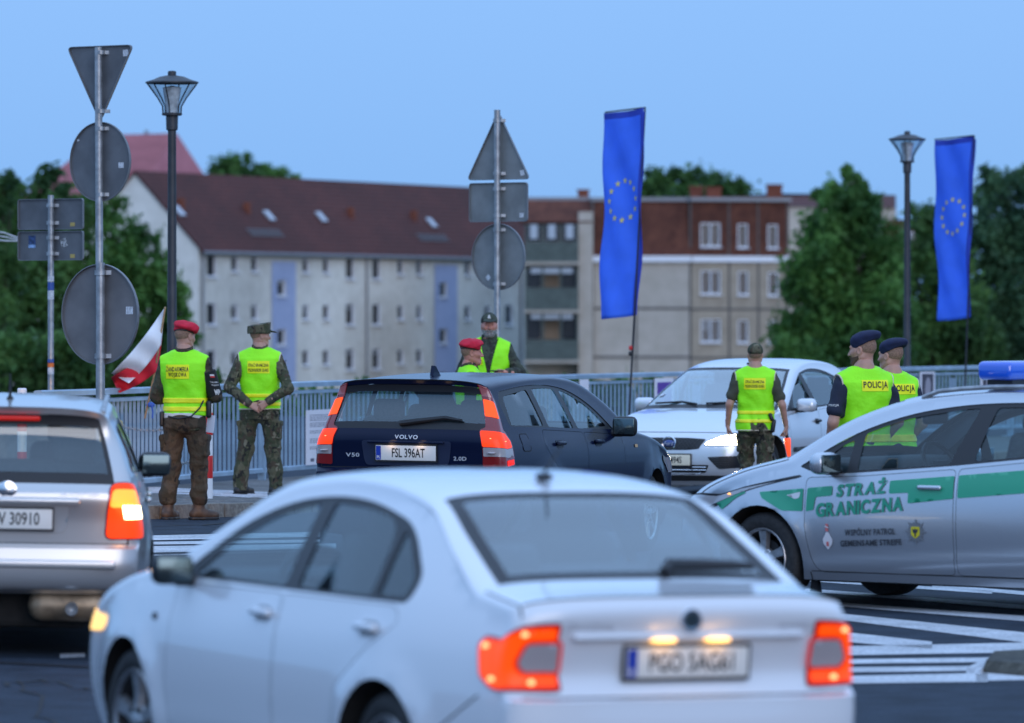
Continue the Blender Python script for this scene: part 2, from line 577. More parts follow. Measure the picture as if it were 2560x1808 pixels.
# light tactile strip in the pavement
p0, p1 = PG(372, 1233, KH), PG(668, 1247, KH)
q1, q0 = PG(668, 1232, KH), PG(372, 1219, KH)
tact = sheet('tactile_strip', [(p0.x, p0.y), (p1.x, p1.y), (q1.x, q1.y), (q0.x, q0.y)], M_TACT, KH + .004)
tv = []; tf = []
for i in range(44):
    for j in range(5):
        u = (i + .5) / 44; v = (j + .5) / 5
        c = (p0 * (1 - u) + p1 * u) * (1 - v) + (q0 * (1 - u) + q1 * u) * v
        z = ground(c.x, c.y) + KH + .004; b0 = len(tv); r = .022
        tv += [(c.x - r, c.y - r, z), (c.x + r, c.y - r, z), (c.x + r, c.y + r, z), (c.x - r, c.y + r, z)]
        q = r * .55
        tv += [(c.x - q, c.y - q, z + .009), (c.x + q, c.y - q, z + .009), (c.x + q, c.y + q, z + .009), (c.x - q, c.y + q, z + .009)]
        tf += [(b0+4, b0+5, b0+6, b0+7), (b0, b0+1, b0+5, b0+4), (b0+1, b0+2, b0+6, b0+5), (b0+2, b0+3, b0+7, b0+6), (b0+3, b0, b0+4, b0+7)]
o = mesh('tactile_stud', tv, tf, M_TACT, tact); o['kind'] = 'stuff'
# paving flags on the part that the picture shows close up
flag_me = []
for q in range(4):
    bm = bmesh.new(); bbox(bm, (0, 0, 0), (.39, .39, .05), None, .008, 1); me = bpy.data.meshes.new('paving_slab'); bm.to_mesh(me); bm.free(); me.materials.append(M_PAVE); flag_me.append(me)
pav = bpy.data.objects['pavement']
fang = math.atan2(KL[3][1] - KL[2][1], KL[3][0] - KL[2][0])
n = 0
kd = (Vector(KL[3]) - Vector(KL[2])).normalized(); kn = Vector((-kd.y, kd.x))
for i in range(-3, 9):
    for j in range(0, 7):
        c = Vector(KL[2]) + kd * (i * .4) + kn * (.20 + j * .4)
        if not pip(c.x, c.y, pave) or not pip(c.x - kn.x * .2, c.y - kn.y * .2, pave): continue
        if (c - Vector((p0.x, p0.y))).length < .0: continue
        o = obj_from_mesh('paving_slab', flag_me[n % 4], pav); n += 1
        o.location = (c.x, c.y, ground(c.x, c.y) + KH - .023 + rng.uniform(-.003, .003)); o.rotation_euler = (rng.uniform(-.006, .006), rng.uniform(-.006, .006), fang)
        o.hide_render = False

# road markings
def mark(pp, m=None, up=.004):
    pts = [PG(*q) for q in pp]
    return sheet('road_marking', [(p.x, p.y) for p in pts], m or M_PAINTW, up)
def band(xa, ya0, ya1, xb, yb0, yb1): mark([(xa, ya1), (xb, yb1), (xb, yb0), (xa, ya0)])
# wide painted lane lines and hatching on the right
band(2040, 1619, 1641, 2900, 1601, 1627)
band(2040, 1651, 1662, 2900, 1640, 1652)
band(2040, 1671, 1683, 2900, 1662, 1674)
band(2040, 1694, 1712, 2470, 1684, 1706)
band(2440, 1683, 1704, 2900, 1674, 1696)
band(2060, 1531, 1546, 2900, 1618, 1650)
band(2060, 1576, 1602, 2330, 1606, 1624)
band(2060, 1505, 1514, 2900, 1566, 1582)
band(2000, 1447, 1453, 2480, 1478, 1486)
band(2330, 1461, 1468, 2900, 1508, 1520)
band(1980, 1470, 1477, 2900, 1540, 1553)
band(2600, 1460, 1466, 2900, 1476, 1484)
# zebra bars in front of the kerb on the left
band(372, 1340, 1352, 800, 1331, 1343)
band(360, 1356, 1363, 800, 1350, 1357)
band(372, 1367, 1383, 840, 1360, 1372)
band(372, 1388, 1391, 760, 1378, 1381)
band(1690, 1238, 1242, 1900, 1240, 1245)
band(150, 1636, 1646, 212, 1634, 1644)
# tar joint across the lane
band_pts = [PG(-30, 1655), PG(230, 1668), PG(230, 1672), PG(-30, 1659)]
sheet('tar_joint', [(p.x, p.y) for p in band_pts], M_PATCH, .004)
# low stone island nose at the right edge
isl = thing('traffic_island', 'low dark stone island nose with white painted tip on the right roadway', 'traffic island', tuple(PG(2500, 1680)))
def island_part(name, pp, m, h, up0=-.03):
    c = PG(2500, 1680)
    pts = [PG(*q) for q in pp]
    bm = bmesh.new()
    lo = [bm.verts.new((p.x - c.x, p.y - c.y, up0 + ground(p.x, p.y) - c.z)) for p in pts]
    cx = sum(p.x for p in pts) / len(pts); cy = sum(p.y for p in pts) / len(pts)
    hi = [bm.verts.new((cx + (p.x - cx) * .86 - c.x, cy + (p.y - cy) * .80 - c.y, h + ground(p.x, p.y) - c.z)) for p in pts]
    bm.faces.new(hi)
    for i in range(len(pts)): bm.faces.new((lo[i], lo[(i+1) % len(pts)], hi[(i+1) % len(pts)], hi[i]))
    bmesh.ops.recalc_face_normals(bm, faces=bm.faces)
    from_bm(name, bm, m, isl)
M_ISL = ramp_mat('island_stone', (.035, .032, .025), (.10, .095, .075), 18, .85, .6, stains=.5)
island_part('island_stone', [(2448, 1684), (2560, 1694), (2720, 1690), (2720, 1652), (2560, 1650), (2470, 1655)], M_ISL, .07)
island_part('painted_tip', [(2412, 1684), (2452, 1690), (2488, 1662), (2470, 1652)], M_PAINTW, .03)

# cracks and a repaired strip in the asphalt
M_CRACK = mat('crack_dark', (.008, .008, .009), .9)
def crack(pp, w, seed):
    r = random.Random(seed); P = [PG(*q) for q in pp]; L_ = []; R_ = []
    pts = []
    for i in range(len(P) - 1):
        for k in range(6): pts.append(P[i].lerp(P[i+1], k / 6) + Vector((r.uniform(-.05, .05), r.uniform(-.12, .12), 0)))
    pts.append(P[-1])
    vs = []; fs = []
    for i, p in enumerate(pts):
        d = (pts[min(i+1, len(pts)-1)] - pts[max(i-1, 0)]); d.z = 0; d.normalize(); n = Vector((-d.y, d.x, 0)) * w * r.uniform(.4, 1.2)
        for q in (p + n, p - n): vs.append((q.x, q.y, ground(q.x, q.y) + .0045))
        if i: fs.append((2*i-2, 2*i-1, 2*i+1, 2*i))
    tag(mesh('road_crack', vs, fs, M_CRACK), kind='structure')
crack([(-20, 1720), (90, 1700), (220, 1725)], .014, 3)
crack([(60, 1700), (110, 1790), (140, 1850)], .012, 4)
crack([(380, 1318), (520, 1312), (640, 1306)], .03, 5)
# ------------------------------------------------------------------ far bank buildings
M_WALL1 = ramp_mat('render_cream', (.66, .63, .55), (.82, .79, .71), 1.6, .9, .1, stains=.42)
M_WALLG = ramp_mat('render_gable', (.70, .67, .60), (.84, .81, .74), 1.0, .9, .1, stains=.2)
M_BLUEW = ramp_mat('render_blue', (.34, .40, .58), (.42, .48, .66), 1.0, .9, .1, stains=.2)
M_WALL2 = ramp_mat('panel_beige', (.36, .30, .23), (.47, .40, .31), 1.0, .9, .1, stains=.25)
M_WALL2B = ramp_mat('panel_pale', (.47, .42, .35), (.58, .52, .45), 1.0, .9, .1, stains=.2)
M_JOINT = mat('panel_joint', (.10, .095, .09), .9)
M_WFRAME = mat('window_frame_white', (.74, .76, .80), .5)
M_PANE = mat('window_pane', (.018, .022, .028), .15)
M_PANE_B = mat('window_pane_blind', (.16, .17, .18), .3)
M_PANE_C = mat('window_pane_dim', (.05, .055, .06), .2)
wrng = random.Random(5)
M_ROOF1 = ramp_mat('roof_tiles_brown', (.058, .014, .011), (.108, .026, .018), 3.5, .85, .3, stains=.3)
M_ROOF2 = ramp_mat('mansard_red', (.080, .024, .015), (.17, .058, .034), 1.6, .85, .3, stains=.45)
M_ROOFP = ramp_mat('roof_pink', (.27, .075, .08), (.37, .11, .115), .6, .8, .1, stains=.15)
M_ROOFP2 = ramp_mat('roof_pink_light', (.40, .13, .15), (.50, .18, .20), .5, .8, .1, stains=.1)  # lit copy of the pink tiles for the hip, brightness put into the colour
M_CHIM = ramp_mat('chimney_brick', (.16, .045, .026), (.26, .08, .045), 3, .9, .2, stains=.2)
M_BALC = mat('balcony_green', (.075, .10, .09), .7, var=.2, scale=2)
M_ZINC = mat('zinc', (.22, .23, .25), .5, .3)

def brick_rows(m, sx, sy):
    """course lines as fine relief"""
    t = m.node_tree; b = t.nodes['Principled BSDF']
    tc = t.nodes.new('ShaderNodeTexCoord'); br = t.nodes.new('ShaderNodeTexWave')
    br.wave_type = 'BANDS'; br.bands_direction = 'Z'; br.inputs['Scale'].default_value = sx
    bp = t.nodes.new('ShaderNodeBump'); bp.inputs['Strength'].default_value = .5; bp.inputs['Distance'].default_value = .05
    t.links.new(tc.outputs['Object'], br.inputs[0]); t.links.new(br.outputs[0], bp.inputs['Height'])
    t.links.new(bp.outputs[0], b.inputs['Normal'])
brick_rows(M_ROOF1, 1.2, 1); brick_rows(M_ROOF2, 1.0, 1)

_win = {}
def window(parent, u, z, w, h, lights=1, y=0.0, sill=True, dark=False):
    """frame with pane(s) and sill, local x along the wall, local -y outward"""
    key = (round(w, 2), round(h, 2), lights, sill)
    if key not in _win:
        bm = bmesh.new(); ft = .062
        bbox(bm, (0, .06, h/2 - ft/2), (w, .12, ft)); bbox(bm, (0, .06, -h/2 + ft/2), (w, .12, ft))
        for sx in (-1, 1): bbox(bm, (sx * (w/2 - ft/2), .06, 0), (ft, .118, h - 2*ft))
        for k in range(1, lights): bbox(bm, (-w/2 + w*k/lights, .06, 0), (ft * 1.1, .116, h - 2*ft))
        me = bpy.data.meshes.new('window'); bm.to_mesh(me); bm.free(); me.materials.append(M_WFRAME)
        bm = bmesh.new(); bbox(bm, (0, .12, 0), (w - .1, .02, h - .1)); mp = bpy.data.meshes.new('pane'); bm.to_mesh(mp); bm.free(); mp.materials.append(M_PANE)
        bm = bmesh.new(); bbox(bm, (0, -.08, -h/2 - .05), (w + .16, .22, .06)); mq = bpy.data.meshes.new('sill'); bm.to_mesh(mq); bm.free(); mq.materials.append(M_WFRAME)
        _win[key] = (me, mp, mq)
    me, mp, mq = _win[key]
    o = obj_from_mesh('window', me, parent); o.location = (u, y, z)
    pq = mp
    k_ = wrng.random()
    if k_ < .28:
        kk = key + ('v', int(k_ * 20) % 2)
        if kk not in _win:
            bm = bmesh.new(); bbox(bm, (0, .125, 0), (w - .1, .02, h - .1)); bb = bm.faces[:]
            ch = h * (.45 if kk[-1] else .25)
            bbox(bm, (0 if lights < 2 else -w * .24, .108, h/2 - .05 - ch/2), ((w - .12) if lights < 2 else w * .42, .008, ch))
            q = bpy.data.meshes.new('pane'); bm.faces.ensure_lookup_table()
            for i_ in range(6, len(bm.faces)): bm.faces[i_].material_index = 1
            bm.to_mesh(q); bm.free(); q.materials.append(M_PANE_C if kk[-1] else M_PANE); q.materials.append(M_PANE_B); _win[kk] = q
        pq = _win[kk]
    deep = parent.parent is not None          # keep to thing > part > sub-part
    q_ = obj_from_mesh('pane', pq, parent if deep else o)
    if deep: q_.location = (u, y, z)
    if sill:
        q_ = obj_from_mesh('sill', mq, parent if deep else o)
        if deep: q_.location = (u, y, z)
    return o

def wall_holes(name, u0, u1, z0, z1, holes, m, parent, depth=.16, y=0.0):
    """wall sheet with real window openings and reveals"""
    outer = [(u0, z0), (u1, z0), (u1, z1), (u0, z1)]
    hs = [[(u - w/2, z - h/2), (u + w/2, z - h/2), (u + w/2, z + h/2), (u - w/2, z + h/2)] for u, z, w, h in holes]
    v, t = cdt(outer, hs)
    V = [(a, y, b) for a, b in v]; Fc = [tuple(q) for q in t]
    for h in hs:
        b = len(V)
        V += [(a, y, c) for a, c in h] + [(a, y + depth, c) for a, c in h]
        Fc += [(b+i, b+(i+1) % 4, b+4+(i+1) % 4, b+4+i) for i in range(4)]
    return mesh(name, V, Fc, m, parent)

# ---- long cream block
YL = 330.0
c0 = PW(497, 617, YL); XR, YR = (1170 - 1280) * 363 / F, 363.0
ux, uy = XR - c0.x, YR - c0.y; ul = math.hypot(ux, uy); ux /= ul; uy /= ul
def u_of(px):
    k = (px - 1280) / F
    return (k * c0.y - c0.x) / (ux - k * uy)
blk = thing('apartment_block', 'long cream apartment block with dark brown tiled roof and blue stairwell strips', 'apartment block', (c0.x, c0.y, 0), math.atan2(uy, ux))
eave = c0.z
ULEN = u_of(1440)
base = -4.9
holes = []
def rowz(py): return CAM_H - (py - HOR) * 331 / F
rows = [rowz(664), rowz(785), rowz(903), rowz(1021)]
big = [540, 1290, 1432, 2150]; small = [665, 773, 1050, 1160, 1563, 1665, 1925, 2032]; stair = [915, 1790]
def pxs(c): return 280 + c / 2.166
for zi in rows:
    for c in big: holes.append((u_of(pxs(c)), zi, 1.22, 1.32, 1))
    for c in small: holes.append((u_of(pxs(c)), zi + .12, .92, .92, 1))
for k in range(3):
    for c in stair: holes.append((u_of(pxs(c)), (rows[k] + rows[k+1]) / 2 + (.15 if k == 0 else 0), 1.2, .95, 1))
wall_holes('wall', 0, ULEN, base, eave, [h[:4] for h in holes], M_WALL1, blk)
for (u, z, w_, h_, n) in holes: window(blk, u, z, w_ - .02, h_ - .02, n, y=.04)
dep = 8.4; rise = 4.35
mesh('gable_wall', [(0, 0, base), (0, 0, eave), (0, dep/2, eave + rise), (0, dep, eave), (0, dep, base)], [(0, 1, 2, 3, 4)], M_WALLG, blk)
mesh('end_wall', [(ULEN, 0, base), (ULEN, 0, eave), (ULEN, dep/2, eave + rise), (ULEN, dep, eave), (ULEN, dep, base), (0, dep, base), (0, dep, eave)], [(0, 1, 2, 3, 4), (4, 3, 6, 5)], M_WALLG, blk)
ov = .35
rz0 = eave - ov * rise / (dep / 2)
bm = bmesh.new()
A = [(-.15, -ov, rz0 + .12), (ULEN + .15, -ov, rz0 + .12), (ULEN + .15, dep/2, eave + rise + .12), (-.15, dep/2, eave + rise + .12), (ULEN + .15, dep + ov, rz0 + .12), (-.15, dep + ov, rz0 + .12)]
vs = [bm.verts.new(p) for p in A] + [bm.verts.new((p[0], p[1], p[2] - .16)) for p in A]
for f in ((0,1,2,3), (3,2,4,5), (6,9,8,7), (9,11,10,8), (0,6,7,1), (5,4,10,11), (0,3,9,6), (3,5,11,9), (1,7,8,2), (2,8,10,4)): bm.faces.new([vs[i] for i in f])
bmesh.ops.recalc_face_normals(bm, faces=bm.faces)
roof = from_bm('roof', bm, M_ROOF1, blk)
sl = math.atan2(rise, dep/2)
def on_roof(u, v): return (u, v, eave + v * rise / (dep/2) + .13)
for px, py in ((524, 537), (744, 549), (875, 552), (1145, 566)):
    u = u_of(px - 8); 
    zz = CAM_H - (py - HOR) * (c0.y + uy * u + 1.5) / F
    v = (zz - eave) / (rise / (dep/2))
    box('skylight', (u, v - .05, zz + .22), (.62, .80, .10), mat('skylight_metal', (.42, .45, .50), .35), roof, rot=Matrix.Rotation(sl, 3, 'X'))
for px, py in ((542, 524), (702, 534), (957, 546), (1113, 553)):
    u = u_of(px - 8); zz = CAM_H - (py - HOR) * (c0.y + uy * u + 1.5) / F
    v = (zz - eave) / (rise / (dep/2))
    box('roof_vent', (u, v, zz + .3), (.35, .35, .7), M_CHIM, roof)
for px in (690, 1108):
    u = u_of(px)
    for k in range(3): box('snow_guard', on_roof(u, .55 + k * .16)[0:2] + (on_roof(u, .55 + k * .16)[2] + .1,), (4.2, .03, .08), M_ZINC, roof)
bm = bmesh.new(); btube(bm, [(-.1, -ov - .06, rz0 + .02), (ULEN + .1, -ov - .06, rz0 + .02)], .09, 8); from_bm('gutter', bm, M_ZINC, blk, smooth=True)
for px in (504, 914, 1300):
    tube('downpipe', [(u_of(px), -.1, base), (u_of(px), -.1, eave - .3), (u_of(px), -ov, rz0)], .075, M_ZINC, blk, 8)
for a, b in ((678, 738), (1085, 1142)):
    ua, ub = u_of(a), u_of(b)
    hs = [h[:4] for h in holes if ua < h[0] < ub]
    wall_holes('stairwell_strip', ua, ub, base, eave - .75, hs, M_BLUEW, blk, depth=.05, y=-.05)

# ---- big pink roof behind
Yp = 420.0
pr = thing('hall_building', 'tall hipped pink red tiled roof rising behind the cream block', 'building', tuple(PW(330, 600, Yp)))
def LP(px, py, Y): return PW(px, py, Y) - PW(330, 600, Yp)
rv = [LP(20, 500, 424), LP(245, 348, 432), LP(442, 333, 432), LP(528, 462, 436), LP(345, 462, 420), LP(60, 468, 418), LP(20, 500, 446), LP(528, 462, 446)]
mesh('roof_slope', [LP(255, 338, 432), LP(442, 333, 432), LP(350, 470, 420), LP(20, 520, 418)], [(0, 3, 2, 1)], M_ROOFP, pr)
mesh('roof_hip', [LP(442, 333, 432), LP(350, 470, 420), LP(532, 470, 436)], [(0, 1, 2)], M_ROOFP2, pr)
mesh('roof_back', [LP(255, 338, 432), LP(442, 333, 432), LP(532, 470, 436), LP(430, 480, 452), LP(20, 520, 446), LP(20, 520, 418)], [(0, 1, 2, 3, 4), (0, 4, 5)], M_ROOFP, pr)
gz = -4.5 - PW(330, 600, Yp).z
wv = [LP(20, 520, 418.3), LP(350, 470, 420.3), LP(531, 470, 436.3), LP(430, 480, 451.7), LP(20, 520, 445.7)]
mesh('wall', wv + [Vector((p.x, p.y, gz)) for p in wv], [(0,1,6,5), (1,2,7,6), (2,3,8,7), (3,4,9,8), (4,0,5,9)], M_WALLG, pr)
tube('roof_finial', [LP(366, 336, 432), LP(366, 326, 432)], .15, M_ZINC, pr, 6)

# ---- beige panel block with red mansard
YB = 345.0
b0 = PW(1482, 805, YB)
S2 = F / YB
pb = thing('panel_block', 'beige panel block with rusty red mansard storey and white framed windows', 'apartment block', (b0.x, b0.y, 0))
def U(px): return (px - 1482) / S2
def Zp(py): return CAM_H - (py - HOR) / S2
ztop = Zp(503); zband0, zband1 = Zp(655), Zp(640)
u1, u2, u3 = U(1482), U(1728), U(1968)
DEP = 11.0
ANG = R(16)
cA, sA = math.cos(ANG), math.sin(ANG)
wingl = (u3 - u2) / cA / 1.0
wing = bpy.data.objects.new('wing_pivot', None)
bpy.data.objects.remove(wing)
def tagw(o): o.location = (u2, 0, 0); return o
# blank part
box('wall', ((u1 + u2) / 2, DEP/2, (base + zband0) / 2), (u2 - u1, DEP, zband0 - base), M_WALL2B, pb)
bm = bmesh.new()
def mans(bm, x0, x1, y0, y1, z0, z1, ins):
    lo = [bm.verts.new(p) for p in ((x0, y0, z0), (x1, y0, z0), (x1, y1, z0), (x0, y1, z0))]
    hi = [bm.verts.new(p) for p in ((x0, y0 + ins, z1), (x1, y0 + ins, z1), (x1, y1 - ins, z1), (x0, y1 - ins, z1))]
    bm.faces.new(lo[::-1]); bm.faces.new(hi)
    for i in range(4): bm.faces.new((lo[i], lo[(i+1) % 4], hi[(i+1) % 4], hi[i]))
mans(bm, u1, u2, 0, DEP, zband1, ztop, .5)
from_bm('mansard', bm, M_ROOF2, pb)
box('cornice', ((u1 + u2) / 2, DEP/2 - .1, (zband0 + zband1) / 2), (u2 - u1, DEP + .4, zband1 - zband0), M_WFRAME, pb)
box('roof_edge', ((u1 + u2) / 2, DEP/2 + .2, ztop + .12), (u2 - u1 + .2, DEP - .3, .24), M_ZINC, pb)
def joint_h(py, xa, xb, par, y=-.012): return box('panel_joint', ((xa + xb) / 2, y, Zp(py)), (xb - xa, .05, .14), M_JOINT, par)
def joint_v(x, par, z0=base, z1=None, y=-.014): return box('panel_joint', (x, y, (z0 + (z1 or zband0)) / 2), (.12, .05, (z1 or zband0) - z0), M_JOINT, par)
for py in (771, 893): joint_h(py, u1, u2, pb)
for px in (1482, 1590, 1726): joint_v(U(px), pb)
joint_v(U(1726), pb, zband1, ztop, .1); joint_v(U(1482), pb, zband1, ztop, .1)
# windowed wing, angled slightly away; built in its own turned frame
wg = bpy.data.objects.new('wing', bpy.data.meshes.new('wing')); 
COL.objects.link(wg); wg.parent = pb; wg.location = (u2 + .02, 0, 0); wg.rotation_euler = (0, 0, ANG)
def W_(px):
    k = (px - 1280) / F
    x0, y0 = b0.x + u2, YB
    return (k * y0 - x0) / (cA - k * sA)
wl = W_(1972)
wcols = [(1776, 50, 2), (1857, 26, 1), (1932, 26, 1)]
wrows = [(586, 60), (705, 60), (826, 58), (945, 58)]
hl = []; hm = []
for py, hh in wrows:
    for px, ww, n in wcols:
        u = W_(px); w_ = W_(px + ww/2) - W_(px - ww/2)
        z = Zp(py + (px - 1728) * .022); (hm if py < 640 else hl).append((u, z, w_, hh / S2, n))
# the wing's own mesh is its front wall (so it stays a real part)
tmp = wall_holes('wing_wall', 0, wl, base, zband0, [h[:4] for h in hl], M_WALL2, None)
wg.data = tmp.data; bpy.data.objects.remove(tmp)
tmp = wall_holes('mansard_face', 0, wl, zband1, ztop, [h[:4] for h in hm], M_ROOF2, wg, y=.06)
for h in hl: window(wg, h[0], h[1], h[2] - .02, h[3] - .02, h[4], y=.03)
for h in hm: window(wg, h[0], h[1], h[2] - .02, h[3] - .02, h[4], y=.09)
box('cornice', (wl/2, -.02, (zband0 + zband1) / 2), (wl, .36, zband1 - zband0 - .01), M_WFRAME, wg)
box('roof_edge', (wl/2, 4.5, ztop + .115), (wl + .2, 9.4, .23), M_ZINC, wg)
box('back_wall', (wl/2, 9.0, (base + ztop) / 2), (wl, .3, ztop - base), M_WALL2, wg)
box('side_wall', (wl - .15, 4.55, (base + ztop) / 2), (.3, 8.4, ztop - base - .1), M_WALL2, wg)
for px in (1822, 1895, 1968): 
    box('panel_joint', (W_(px), -.014, (base + zband0) / 2), (.12, .05, zband0 - base), M_JOINT, wg)
    box('panel_joint', (W_(px), .05, (zband1 + ztop) / 2), (.10, .05, ztop - zband1), M_JOINT, wg)
for py in (771, 893): box('panel_joint', (wl/2, -.012, Zp(py + 2)), (wl, .05, .12), M_JOINT, wg)
# balcony tower and its roof
ta, tb = U(1312), U(1446)
box('stair_tower', ((tb + U(1482)) / 2, 1.5, (base + Zp(530)) / 2), (U(1482) - tb, 4.0, Zp(530) - base), M_WALL2B, pb)
box('tower_wall', ((ta + tb) / 2, 2.4, (base + Zp(560)) / 2), (tb - ta - .02, 2.0, Zp(560) - base), M_WALL2B, pb)
bm = bmesh.new(); mans(bm, U(1300), U(1480), -.6, 7, Zp(556), Zp(500), 1.6); from_bm('tower_roof', bm, M_ROOF2, pb)
box('roof_edge', (U(1390), 3.4, Zp(500) + .1), (U(1482) - U(1300), 4.6, .2), M_ZINC, pb)
for (pt, pm, pbm) in ((562, 606, 655), (668, 720, 775), (782, 850, 900)):
    z0, zm, z1 = Zp(pbm), Zp(pm), Zp(pt)
    bal = box('balcony', ((ta + tb) / 2, .1, (z0 + zm) / 2), (tb - ta, 2.4, zm - z0), M_BALC, pb)
    box('balcony_slab', ((ta + tb) / 2, .05, z0 - .1), (tb - ta + .1, 2.6, .16), M_WALL2B, bal)
    for k in range(4):
        x = ta + (tb - ta) * k / 3
        box('mullion', (x + (.06 if k == 0 else -.06 if k == 3 else 0), -1.0, (zm + z1) / 2), (.11, .1, z1 - zm), M_BALC, bal)
    for k in range(3):
        x = ta + (tb - ta) * (k + .5) / 3
        box('pane', (x, -.95 if pt < 600 else .9, (zm + z1) / 2), ((tb - ta) / 3 - .22, .05, z1 - zm - .1), M_PANE if k != 1 or pt < 600 else mat('curtain', (.30, .22, .15), .9), bal)
    if pt < 600:
        for k in range(3): box('curtain', (ta + (tb - ta) * (k + .5) / 3, -.985, (zm + z1) / 2 + .1), ((tb - ta) / 3 * .42, .02, (z1 - zm) * .8), mat('net_curtain', (.42, .47, .52), .9), bal)
    else:
        box('hanging_cloth', (ta + (tb - ta) * .5, -.96, z1 - .22), ((tb - ta) * .78, .03, .34), mat('net_curtain', (.5, .5, .5), .9), bal)
# chimneys and the ridge behind
def chim(px0, px1, py0, py1, y, par, m=M_CHIM):
    x0, x1 = U(px0) * (YB + y) / YB, U(px1) * (YB + y) / YB
    zz0 = CAM_H - (py1 - HOR) * (YB + y) / F; zz1 = CAM_H - (py0 - HOR) * (YB + y) / F
    c = box('chimney', ((x0 + x1) / 2, y, (zz0 + zz1) / 2), (x1 - x0, .9, zz1 - zz0), m, par)
    box('chimney_cap', ((x0 + x1) / 2, y, zz1 + .05), (x1 - x0 + .12, 1.0, .1), m, c)
chim(1446, 1474, 478, 510, 3.0, pb)
chim(1770, 1806, 472, 520, 7.0, pb); chim(1730, 1762, 470, 515, 9.0, pb)
chim(1921, 1959, 465, 522, 7.5, pb)
rg = thing('back_house', 'row house roof ridge seen just above the beige block beside chimneys', 'building', tuple(PW(1900, 560, 375)))
o9 = PW(1900, 560, 375)
def L9(px, py, Y): return PW(px, py, Y) - o9
mesh('roof', [L9(1700, 512, 368), L9(2240, 520, 368), L9(2240, 488, 374), L9(2150, 486, 374), L9(1960, 484, 374), L9(1700, 494, 374), L9(2240, 520, 381), L9(1700, 512, 381)], [(0, 1, 2, 3, 4, 5), (2, 6, 7, 5, 4, 3)], M_ROOF1, rg)
mesh('wall', [L9(1700, 512, 368.2), L9(2240, 520, 368.2), L9(2240, 1000, 368.2), L9(1700, 1000, 368.2)], [(0, 3, 2, 1)], M_WALL2B, rg)
mesh('gable', [L9(2150, 470, 372), L9(2120, 440, 373), L9(2206, 530, 372), L9(2110, 530, 372)], [(1, 0, 2, 3)], M_WALL2B, rg)
box('dormer', L9(2270, 620, 366), (3.2, 3, 3.6), M_ROOF2, rg)
window(rg, L9(2290, 606, 364.4).x, L9(2290, 606, 364.4).z, .9, 1.3, 1, y=L9(2290, 606, 364.2).y)
# ------------------------------------------------------------------ trees
def leaf_mat(name, c1, c2):
    m = bpy.data.materials.new(name); m.use_nodes = True
    t = m.node_tree; b = t.nodes['Principled BSDF']
    oi = t.nodes.new('ShaderNodeTexCoord'); n = t.nodes.new('ShaderNodeTexNoise'); n.inputs['Scale'].default_value = .55; n.inputs['Detail'].default_value = 6
    t.links.new(oi.outputs['Object'], n.inputs[0])
    cr = t.nodes.new('ShaderNodeValToRGB'); cr.color_ramp.elements[0].position = .38; cr.color_ramp.elements[1].position = .64
    cr.color_ramp.elements[0].color = (*c1, 1); cr.color_ramp.elements[1].color = (*c2, 1)
    t.links.new(n.outputs[0], cr.inputs[0]); t.links.new(cr.outputs[0], b.inputs['Base Color'])
    tl = t.nodes.new('ShaderNodeBsdfTranslucent'); mxs = t.nodes.new('ShaderNodeMixShader'); mxs.inputs[0].default_value = .38
    t.links.new(cr.outputs[0], tl.inputs[0]); t.links.new(b.outputs[0], mxs.inputs[1]); t.links.new(tl.outputs[0], mxs.inputs[2])
    t.links.new(mxs.outputs[0], [x for x in t.nodes if x.type == 'OUTPUT_MATERIAL'][0].inputs[0]); b.inputs['Specular IOR Level'].default_value = .25
    b.inputs['Roughness'].default_value = .6
    MATS[name] = m; return m
M_LEAF_A = leaf_mat('leaf_dark', (0.0288, 0.0754, 0.0243), (0.1020, 0.2145, 0.0540))
M_LEAF_B = leaf_mat('leaf_mid', (0.0360, 0.1014, 0.0270), (0.1140, 0.2535, 0.0567))
M_LEAF_C = leaf_mat('leaf_bluish', (0.0264, 0.0728, 0.0405), (0.0780, 0.1690, 0.0743))
M_BARK = ramp_mat('bark', (.03, .024, .018), (.08, .065, .05), 6, .9, .5, stains=.3)

